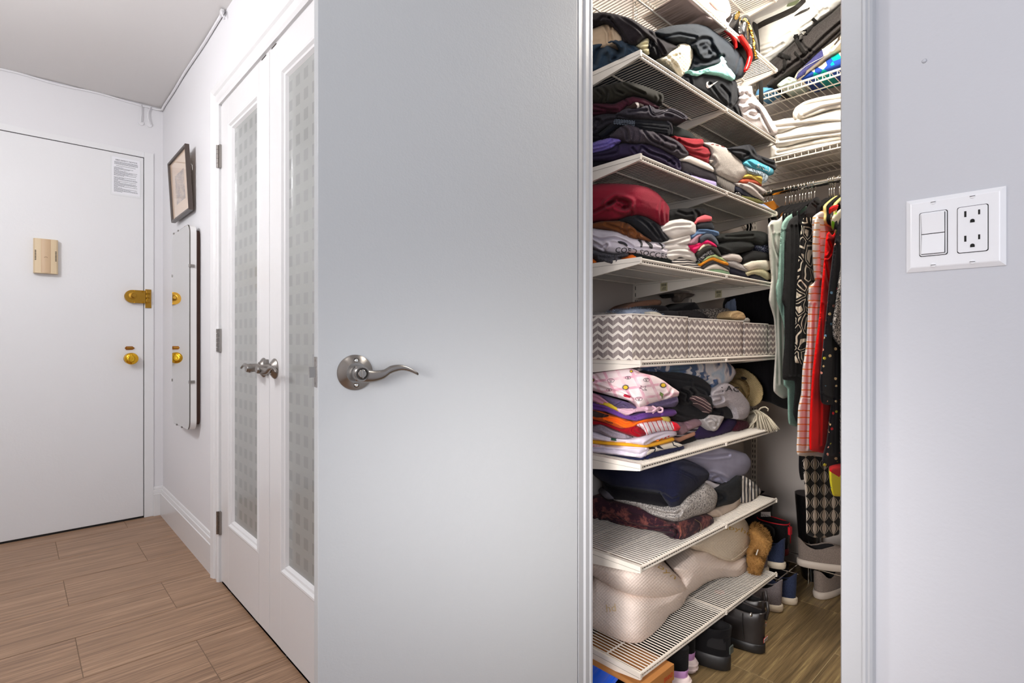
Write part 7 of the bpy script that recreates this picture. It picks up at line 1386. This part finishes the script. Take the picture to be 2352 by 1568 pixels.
hang('red_dress', 'plain bright red sleeveless dress', 'dress', fab('scarlet_crepe', (236, 16, 16)), [(1898, 540), (1904, 532), (1912, 540), (1920, 530), (1926, 560), (1920, 700), (1914, 850), (1908, 960), (1900, 1040), (1880, 1038), (1860, 1032), (1861, 940), (1866, 860), (1875, 780), (1883, 720), (1888, 650), (1894, 590)], 1886, cr=[{'p': [(1903, 552), (1910, 575), (1902, 590), (1894, 592)], 'a': .014, 'w': 1.8}, {'p': [(1896, 600), (1902, 640), (1908, 660)], 'a': .010}]+folds((1888,), 700, 1020, .008, 2.5, -4))
hang('red_strap_top', 'small red strap of a top beside the black hangers', 'shirt', fab('scarlet_crepe', (236, 16, 16)), [(1905, 478), (1914, 472), (1926, 470), (1924, 476), (1912, 482), (1906, 486)], 1898, dpt=.01)
hang('green_blue_top', 'lime, blue and black patterned top hung near the door frame', 'shirt', fab('lime_black', (40, 40, 46), 'patch', (120, 186, 40), 40), [(1911, 500), (1918, 490), (1930, 480), (1950, 470), (1960, 480), (1950, 530), (1932, 540), (1920, 530), (1912, 515)], 1906, dpt=.03)
hang('floral_dress', 'black dress scattered with small coloured flowers', 'dress', fab('floral_print', (34, 32, 38), 'floral', None, 46), [(1940, 488), (1928, 505), (1921, 535), (1915, 575), (1907, 640), (1901, 700), (1895, 760), (1888, 830), (1884, 875), (1887, 924), (1900, 930), (1910, 930), (1907, 960), (1900, 1020), (1890, 1068), (1920, 1073), (1960, 1074), (1975, 900), (1975, 480)], 1910, cr=folds((1922, 1936), 560, 1040, .012, 2.8, -10)+[{'p': [(1888, 905), (1900, 912), (1916, 916)], 'a': .008, 'w': 1.5}])
hang('tweed_jacket', 'black and white scribble-print jacket at the door frame edge', 'jacket', fab('scribble_print', (28, 26, 30), 'tweed', (206, 198, 190)), [(1948, 540), (1936, 590), (1928, 640), (1920, 700), (1914, 740), (1916, 775), (1926, 790), (1934, 800), (1934, 1070), (1975, 1085), (1985, 540)], 1930, cr=folds((1930, 1944), 620, 780, .012, 2.4, -4))
hang('oval_print_skirt', 'long black skirt with columns of cream pointed ovals', 'skirt', fab('oval_print', (28, 26, 28), 'oval', (196, 184, 172), (.034, .047)), [(1843, 1030), (1870, 1026), (1905, 1035), (1915, 1060), (1926, 1100), (1930, 1150), (1927, 1226), (1912, 1231), (1895, 1235), (1870, 1234), (1853, 1226), (1852, 1190), (1850, 1140), (1845, 1080)], 1858, cr=folds((1862, 1876, 1892, 1908), 1050, 1220, .012, 2.4, 4), zmin=.14)
hang('navy_yellow_garment', 'navy garment with a yellow and red hem at the door frame', 'dress', fab('colour_block', (30, 40, 84), 'patch2', (222, 208, 50), 17), [(1906, 1077), (1925, 1070), (1960, 1068), (1960, 1142), (1930, 1140), (1914, 1138), (1908, 1120)], 1922)
hang('dark_garment', 'narrow black garment hem behind the oval-print skirt', 'dress', fab('black_hem', (26, 24, 28)), [(1836, 1044), (1850, 1040), (1856, 1080), (1852, 1098), (1840, 1102), (1835, 1080)], 1830)
# ================================================================== SHOES AND FLOOR THINGS
def foot(x0, x1, w, n=26, toe=.62, heel=.42):
    L = x1-x0; out = []
    for k in range(n):
        th = 2*math.pi*k/n; c, s = math.cos(th), math.sin(th)
        ex = .5 if c > 0 else .42
        xx = (abs(c)**(.82))*(1 if c > 0 else -1); u = .5+.5*xx
        ww = w*(.78+.30*u-.12*u**3)
        out.append((x0+L*u, (abs(s)**.8)*(1 if s > 0 else -1)*ww))
    return out
def shoe(name, label, cat, pos, yaw, L, W, sole_h, sole_mat, slices, up_mat, lining, z0=0.0, group=None, flare=.006, band=None, tread=False, tab=None, collar=.004):
    c, s = math.cos(yaw), math.sin(yaw); P = Vector(pos)
    def w3(x, y, z): return (P.x+x*c-y*s, P.y+x*s+y*c, z0+z)
    root = empty(name, (P.x, P.y, z0), label, cat, group)
    mb = MB(); rings = []
    for z, dx, dw in ((0, .006, -.004), (.004, 0, 0), (sole_h*.55, -flare*.3, flare*.4), (sole_h*.93, -.001, -.001), (sole_h, .004, -.004)):
        rings.append([w3(x, y, z) for x, y in foot(-flare*.4+dx, L+flare-dx, W+dw)])
    mb.loft(rings); mb.build('sole', sole_mat, parent=root, smooth=True, angle=50)
    mb = MB(); rings = []
    zt_ = slices[-1][0]
    def zm(x, z, x0, x1):
        k = max(0, (z-sole_h)/(zt_-sole_h))**2.2; u = (x-x0)/(x1-x0)
        return z+k*collar*(1.5*math.exp(-(u/.16)**2)-.55*math.exp(-((u-.45)/.22)**2)+.45*math.exp(-((u-1)/.3)**2))
    for z, x0, x1, w in slices: rings.append([w3(x, y, zm(x, z, x0, x1)) for x, y in foot(x0, x1, W*w)])
    z, x0, x1, w = slices[-1]
    rings.append([w3(x, y, zm(x, z, x0, x1)+.002) for x, y in foot(x0+.003, x1-.003, W*w-.003)]); rings.append([w3(x, y, zm(x, z, x0, x1)-.002) for x, y in foot(x0+.006, x1-.006, W*w-.006)])
    mb.loft(rings, caps=False); mb.build('upper', up_mat, parent=root, smooth=True, angle=60)
    mb = MB(); rings = [[w3(x, y, zm(x, z, x0, x1)-.002) for x, y in foot(x0+.006, x1-.006, W*w-.006)], [w3(x, y, max(sole_h+.006, z-.06)) for x, y in foot(x0+.006, x1-.006, W*w-.006)]]; mb.loft(rings, caps=False)
    mb.bm.faces.new(mb.bm.verts[-26:]) if False else None
    b2 = [mb.bm.verts.new(Vector(w3(x, y, max(sole_h+.006, z-.06)))) for x, y in foot(x0+.006, x1-.006, W*w-.006)]; mb.bm.faces.new(b2)
    mb.build('lining', lining, parent=root, smooth=True, angle=60)
    if tab:
        mb = MB(); zt, hh, tw = tab
        mb.tube([w3(-.004+.0*zt, 0, zt-.03), w3(-.012, 0, zt), w3(-.008, 0, zt+hh), w3(.004, 0, zt+hh*.8), w3(.004, 0, zt-.01)], tw, 6); mb.build('pull_tab', up_mat, parent=root, smooth=True)
    return root, w3
def lows(sh, L, top=.085, op=.55): # low shoe upper
    return [(sh, .002, L-.004, .97), (sh+.015, .001, L-.008, .96), (sh+.028, 0, L*.93, .93), (sh+(top-sh)*.62, -.001, L*.80, .86), (sh+(top-sh)*.82, -.001, L*.66, .80), (top, -.003, L*op, .74)]
M_RUB = plain('black_rubber', (34, 33, 34), .45); M_LTH = plain('black_boot_leather', (42, 38, 38), .38, 0, .3, 60); M_LIN = plain('dark_lining', (22, 20, 22), .9); M_SUE = fab('black_suede', (30, 29, 31), 'fleece')
M_CRM = plain('cream_rubber', (222, 208, 186), .5); M_GRW = fab('grey_wool', (118, 110, 112), 'heather'); M_NVW = fab('navy_wool', (52, 62, 92), 'heather')
bs = lambda sh, L, top, w=.9, op=.50: [(sh, .002, L-.004, .97), (sh+.02, 0, L-.012, .96), (sh+.035, 0, L*.86, .93), (sh+.05, 0, L*.70, .90), (sh+.07, 0, L*.56, .88), (top*.8, .0, L*.50, w*.94), (top, -.004, L*op, w*.92)]
def heel_label(w3, text, z, hw, hh, parent, red=True, x=-.0035, yoff=0.0):
    m_b = plain('label_red', (196, 40, 44), .5) if red else plain('label_white', (216, 208, 200), .5)
    e = .0012
    def q(y, zz, off): return w3(x-off, y+yoff, zz)
    mb = MB(); mb.prism([q(-hw, z-hh, 0), q(hw, z-hh, 0), q(hw, z+hh, 0), q(-hw, z+hh, 0)], Vector(q(0, z, .001))-Vector(q(0, z, 0))); lb = mb.build('heel_label', m_b, parent=parent)
    mb = MB(); mb.prism([q(-hw+e, z-hh+e, .001), q(hw-e, z-hh+e, .001), q(hw-e, z+hh-e, .001), q(-hw+e, z+hh-e, .001)], Vector(q(0, z, .0005))-Vector(q(0, z, 0))); mb.build('label_face', plain('label_white', (226, 216, 206), .5), parent=lb)
    vs, fs = font_mesh(text); w = max(v.x for v in vs); mb = MB()
    V = [mb.bm.verts.new(q(hw*.86-v.x/w*hw*1.72, z-hh*.55+v.y/.72*hh*1.1, .0018)) for v in vs]
    for f in fs:
        try: mb.bm.faces.new([V[i] for i in f])
        except ValueError: pass
    mb.build('lettering', M_INK, parent=lb)
UP = math.pi/2
r1, w1 = shoe('ankle_boot', 'nearest black rubber ankle boot with a pull tab and small red-edged heel label', 'boot', (1.812, .725), UP, .27, .046, .032, M_RUB, bs(.032, .27, .130, .9), M_LTH, M_LIN, tab=(.145, .03, .005), flare=.002)
heel_label(w1, 'HUNTER', .050, .016, .007, r1, x=-.003, yoff=0)
# side seams of the boot
for zz in ((.060, .10), (.060, .19)):
    pass
MB().tube([w1(.055, .041, .128), w1(.055, .0445, .09), w1(.05, .046, .045)], .0012, 6).build('seam', M_RUB, parent=r1)
MB().lathe([(.007, 0), (.006, .003), (.002, .004)], frame_from(w1(.03, .035, .131), (1, 0, 0), (0, 0, 1)), 16).build('snap_button', M_CHROME, parent=r1, smooth=True, angle=40)
r2, w2 = shoe('ankle_boot', 'second black rubber ankle boot just behind the nearest one', 'boot', (1.893, .762), UP-.03, .27, .044, .032, M_RUB, bs(.032, .27, .130, .9), M_LTH, M_LIN, tab=(.145, .026, .005), flare=.002)
heel_label(w2, 'HUNTER', .050, .016, .007, r2, x=-.003, yoff=0)
r3, w3_ = shoe('suede_boot', 'black suede platform boot with a small grey heel patch', 'boot', (1.640, .762), UP+.04, .27, .050, .046, M_RUB, bs(.046, .27, .128, 1.0, .46), M_SUE, M_LIN, flare=.003)
mb = MB(); mb.prism([w3_(-.002, -.014, .056), w3_(-.002, .010, .056), w3_(-.002, .010, .078), w3_(-.002, -.014, .078)], Vector(w3_(-.0035, 0, 0))-Vector(w3_(0, 0, 0))); lb = mb.build('heel_patch', plain('grey_green_patch', (74, 82, 78), .6), parent=r3)
shoe('suede_boot', 'second black suede platform boot set back to the right of the first', 'boot', (1.742, .835), UP, .27, .048, .046, M_RUB, bs(.046, .27, .128, 1.0, .46), M_SUE, M_LIN, flare=.003)
M_LAV = plain('lavender_trim', (192, 142, 196), .5); M_PK = plain('blush_rubber', (232, 214, 210), .5)
for pos, lab in (((1.548, .832), 'chunky-soled lavender and black sneaker beside the suede boot'), ((1.452, .802), 'chunky-soled lavender and black sneaker beside the cardboard box')):
    r, w_ = shoe('sneaker', lab, 'sneaker', pos, UP, .27, .047, .040, M_PK, [(.040, .002, .265, .97), (.055, .0, .255, .95)], M_LAV, M_LIN, flare=.012)
    mb = MB(); mb.loft([[w_(x, y, z) for x, y in foot(a, b, .047*k)] for z, a, b, k in ((.055, .001, .25, .945), (.075, .0, .22, .9), (.095, .0, .17, .84), (.125, -.002, .14, .8))]); mb.build('ankle_sock', M_SUE, parent=r, smooth=True, angle=60)
    mb = MB()
    for q in (.014, .027): mb.tube([w_(x, y, q) for x, y in foot(-.0075, .285, .0525)], .0035, 6, closed=True)
    mb.build('sole_ridge', M_PK, parent=r, smooth=True)
# cardboard box
bx = empty('shoe_box', (1.265, .90, 0), 'tan cardboard shoe box with red lettering on the floor under the shelf', 'box')
M_CARD = plain('kraft_card', (182, 122, 62), .7, 0, .15, 200)
MB().box((1.172, .797, .0005), (1.358, 1.04, .112), .001).build('box_body', M_CARD, parent=bx)
MB().box((1.168, .793, .078), (1.362, 1.044, .122), .0015).build('lid', M_CARD, parent=bx)
text_on('BRAND', (1.307, .7925, .092), (1, 0, 0), (0, 0, 1), .013, plain('red_print2', (204, 60, 30), .7), bx, width=.046)
soft('plastic_bag', 'crumpled bright blue plastic bag under the lowest shelf by the door', 'bag', fab('blue_plastic', (0, 84, 214), 'shiny'), 'U', [(-60, 200), (85, 205), (300, 270), (540, 350), (670, 420), (672, 480), (640, 560), (610, 680), (400, 700), (-60, 700)], planex(1.10), depth=.065, dirv=(1, .2), zmin=0, zmax=.13, wr=.010, wrs=.8,
     cr=[{'p': [(130, 300), (200, 380), (240, 480)], 'a': .014}, {'p': [(90, 420), (180, 440), (330, 420), (480, 470)], 'a': .014}, {'p': [(300, 300), (350, 380), (450, 420)], 'a': .012}, {'p': [(240, 560), (360, 480), (480, 460)], 'a': .010}, {'p': [(540, 380), (520, 460), (580, 540)], 'a': .012}], bulge=.02)['kind'] = 'thing'
shoe('slip_on', 'low black slip-on with a pink insole behind the ankle boots', 'shoe', (2.00, .842), UP, .25, .045, .014, M_RUB, lows(.014, .25, .060, .62), M_LTH, plain('pink_insole', (232, 138, 128), .7))
shoe('wool_sneaker', 'grey wool sneaker with a cream sole on the floor, left of the navy pair', 'sneaker', (2.138, .792), UP, .28, .048, .028, M_CRM, lows(.028, .28, .090), M_GRW, M_LIN, collar=.022, flare=.008, group=None)
shoe('wool_sneaker', 'navy wool sneaker with a cream sole on the floor', 'sneaker', (2.238, .775), UP, .28, .048, .028, M_CRM, lows(.028, .28, .090), M_NVW, M_LIN, collar=.022, flare=.008)
RZ = .122
# two-tier wire shoe rack
rk = empty('shoe_rack', (2.35, .75, 0), 'low chrome wire shoe rack along the rear wall', 'shoe rack')
mb = MB()
for x, q in ((2.14, .79), (2.245, .77), (2.35, .58), (2.46, .50)): mb.tube([(x, q, RZ-.003), (x, 1.12, RZ-.003)], .0020, 6)
mb.build('rail', M_CHROME, parent=rk, smooth=True)
for y, q in ((.58, 2.34), (.81, 2.13), (1.12, 2.13)):
    MB().tube([(q, y, RZ-.008), (2.48, y, RZ-.008)], .003, 6).build('cross_bar', M_CHROME, parent=rk, smooth=True, angle=50)
for x, y in ((2.48, .58), (2.48, 1.12), (2.13, 1.12), (2.48, .81)):
    MB().tube([(x, y, 0), (x, y, RZ-.004)], .004, 8).build('leg', M_CHROME, parent=rk, smooth=True, angle=50)
shoe('wool_sneaker', 'grey wool sneaker on the rack tier above the grey floor one', 'sneaker', (2.150, .850), UP, .25, .048, .028, M_CRM, lows(.028, .25, .090), M_GRW, M_LIN, collar=.022, z0=RZ, flare=.008)
shoe('wool_sneaker', 'navy wool sneaker on the rack tier above the navy floor one', 'sneaker', (2.248, .822), UP, .28, .048, .028, M_CRM, lows(.028, .28, .090), M_NVW, M_LIN, collar=.022, z0=RZ, flare=.008)
M_TAUPE = fab('taupe_mesh', (128, 116, 108), 'heather'); M_OFFW = plain('off_white_rubber', (206, 194, 182), .5)
def runner(lab, pos, yaw, z0=0.0):
    r, w_ = shoe('running_shoe', lab, 'sneaker', pos, yaw, .275, .047, .030, M_OFFW, lows(.030, .275, .086, .50), M_TAUPE, M_LIN, collar=.018, z0=z0, flare=.008)
    for sg in (-1, 1):
        for q in range(3):
            MB().tube([w_(.145+.012*q, sg*(.040-.001*q), .055), w_(.150+.012*q, sg*(.036-.001*q), .068), w_(.152+.012*q, sg*.028, .080-.003*q)], .0022, 6).build('side_stripe', plain('coral_print', (196, 82, 60), .6), parent=r, smooth=True)
    mb = MB()
    for q in range(5): mb.tube([w_(.130+.016*q, -.024, .083-.006*q), w_(.134+.016*q, 0, .092-.006*q), w_(.130+.016*q, .024, .083-.006*q)], .0018, 6)
    mb.build('laces', plain('grey_lace', (150, 146, 146), .8), parent=r, smooth=True)
    return r
runner('taupe running shoe with an off-white sole on the floor, heel towards the room', (2.350, .735), -.10)
runner('taupe running shoe lying sideways on the rack tier above its mate', (2.330, .800), -.98, RZ+.001)
shoe('running_shoe', 'white and black slip shoe at the door frame edge of the floor', 'shoe', (2.40, .645), -.35, .25, .040, .016, M_RUB, lows(.016, .25, .06), plain('white_shoe', (214, 214, 222), .5), M_LIN)
M_BKM = fab('black_mesh', (34, 32, 35), 'heather'); M_RED = plain('red_trim', (214, 28, 44), .5)
r, w_ = shoe('high_top', 'black and red high-top sneaker on the rack, heel towards the room', 'sneaker', (2.395, .865), UP-.1, .25, .050, .030, plain('red_black_sole', (120, 30, 34), .5), bs(.030, .25, .135, .95), M_BKM, M_LIN, z0=RZ)
MB().tube([w_(x, y, .136) for x, y in foot(-.006, .125, .043)], .0026, 6, closed=True).build('collar_trim', M_RED, parent=r, smooth=True)
MB().tube([w_(-.003, -.022, .05), w_(-.004, -.020, .10), w_(-.004, -.012, .13)], .0018, 6).build('heel_trim', M_RED, parent=r, smooth=True)
mb = MB(); mb.prism([w_(-.007, -.009, .095), w_(-.007, .009, .095), w_(-.007, .009, .127), w_(-.007, -.009, .127)], Vector(w_(-.009, 0, 0))-Vector(w_(0, 0, 0))); mb.build('heel_emblem', M_RED, parent=r)
r, w_ = shoe('high_top', 'black sneaker with bright red laces on the floor under the rack', 'sneaker', (2.36, .850), UP-.15, .26, .047, .024, M_RUB, lows(.024, .26, .095), M_BKM, M_LIN)
mb = MB()
for q in range(4): mb.tube([w_(.02+.016*q, -.038, .060+.006*q), w_(.03+.016*q, -.043, .075), w_(.05+.016*q, -.036, .092)], .0026, 6)
mb.build('laces', M_RED, parent=r, smooth=True)
def tall_boot(lab, pos, h, r0, yaw, mat, label=False, lean=(0, 0)):
    root = empty('rain_boot', (pos[0], pos[1], 0), lab, 'boot'); c, s = math.cos(yaw), math.sin(yaw)
    def w3(x, y, z): return (pos[0]+x*c-y*s+lean[0]*z, pos[1]+x*s+y*c+lean[1]*z, z)
    mb = MB(); rings = []
    for z, a, b, w in ((0, -r0, .18, .05), (.03, -r0, .18, .05), (.06, -r0, .15, .048), (.10, -r0, r0*1.2, .045), (.16, -r0*1.02, r0, r0*.95), (h*.7, -r0*1.08, r0*1.08, r0), (h-.01, -r0*1.15, r0*1.15, r0*1.05), (h, -r0*1.15, r0*1.15, r0*1.05)):
        rings.append([w3(x, y, z) for x, y in foot(a, b, w)])
    mb.loft(rings, caps=True); mb.build('shaft', mat, parent=root, smooth=True, angle=50)
    MB().loft([[w3(x, y, z) for x, y in foot(-r0*1.1, r0*1.1, r0*.98)] for z in (h+.0005, h+.0015)]).build('opening', plain('boot_lining_grey', (66, 60, 62), .9), parent=root)
    return root, w3
r, w_ = tall_boot('tall matte black rain boot with a white label, behind the shoe rack', (2.455, 1.02), .325, .065, 0.0, plain('matt_rubber', (38, 36, 38), .5))
mb = MB(); q0 = onx(1748, 1175, 2.372); q1 = onx(1770, 1175, 2.372); q2 = onx(1770, 1186, 2.372); q3 = onx(1748, 1186, 2.372)
mb.prism([q0, q1, q2, q3], (-.001, 0, 0)); lb = mb.build('front_label', plain('label_white2', (206, 196, 190), .5), parent=r)
text_on('HUNTER', Vector(q3)+Vector((-.0012, -.001, .004)), (0, -1, 0), (0, 0, 1), .010, M_INK, lb, width=(q0-q1).length*.92, off=.0006)
tall_boot('glossy black rain boot leaning against the rear wall', (2.55, .82), .36, .050, .3, plain('gloss_rubber', (20, 19, 20), .12), lean=(.02, .06))
br = empty('brimmed_hat', (2.26, .985, .235), 'black brimmed hat with a cream underside tucked beside the plush toy', 'hat')
soft('brim', None, None, fab('black_felt', (28, 28, 28)), 'M', [(262, 478), (300, 470), (380, 466), (460, 480), (510, 520), (520, 580), (500, 620), (470, 600), (440, 560), (380, 540), (330, 560), (280, 600), (258, 560)], planex(2.26), depth=.02, parent=br, bulge=.006, dirv=(1, 0))
soft('brim_underside', None, None, fab('cream_felt', (196, 186, 168)), 'M', [(350, 540), (420, 550), (470, 585), (490, 630), (485, 700), (468, 690), (450, 640), (410, 590), (360, 560)], planex(2.25), depth=.012, parent=br, bulge=.004, dirv=(1, 0))
soft('crown', None, None, fab('black_felt', (28, 28, 28)), 'M', [(270, 560), (330, 540), (420, 560), (460, 640), (470, 720), (380, 760), (290, 720)], planex(2.29), depth=.08, parent=br, bulge=.03, dirv=(1, 0))
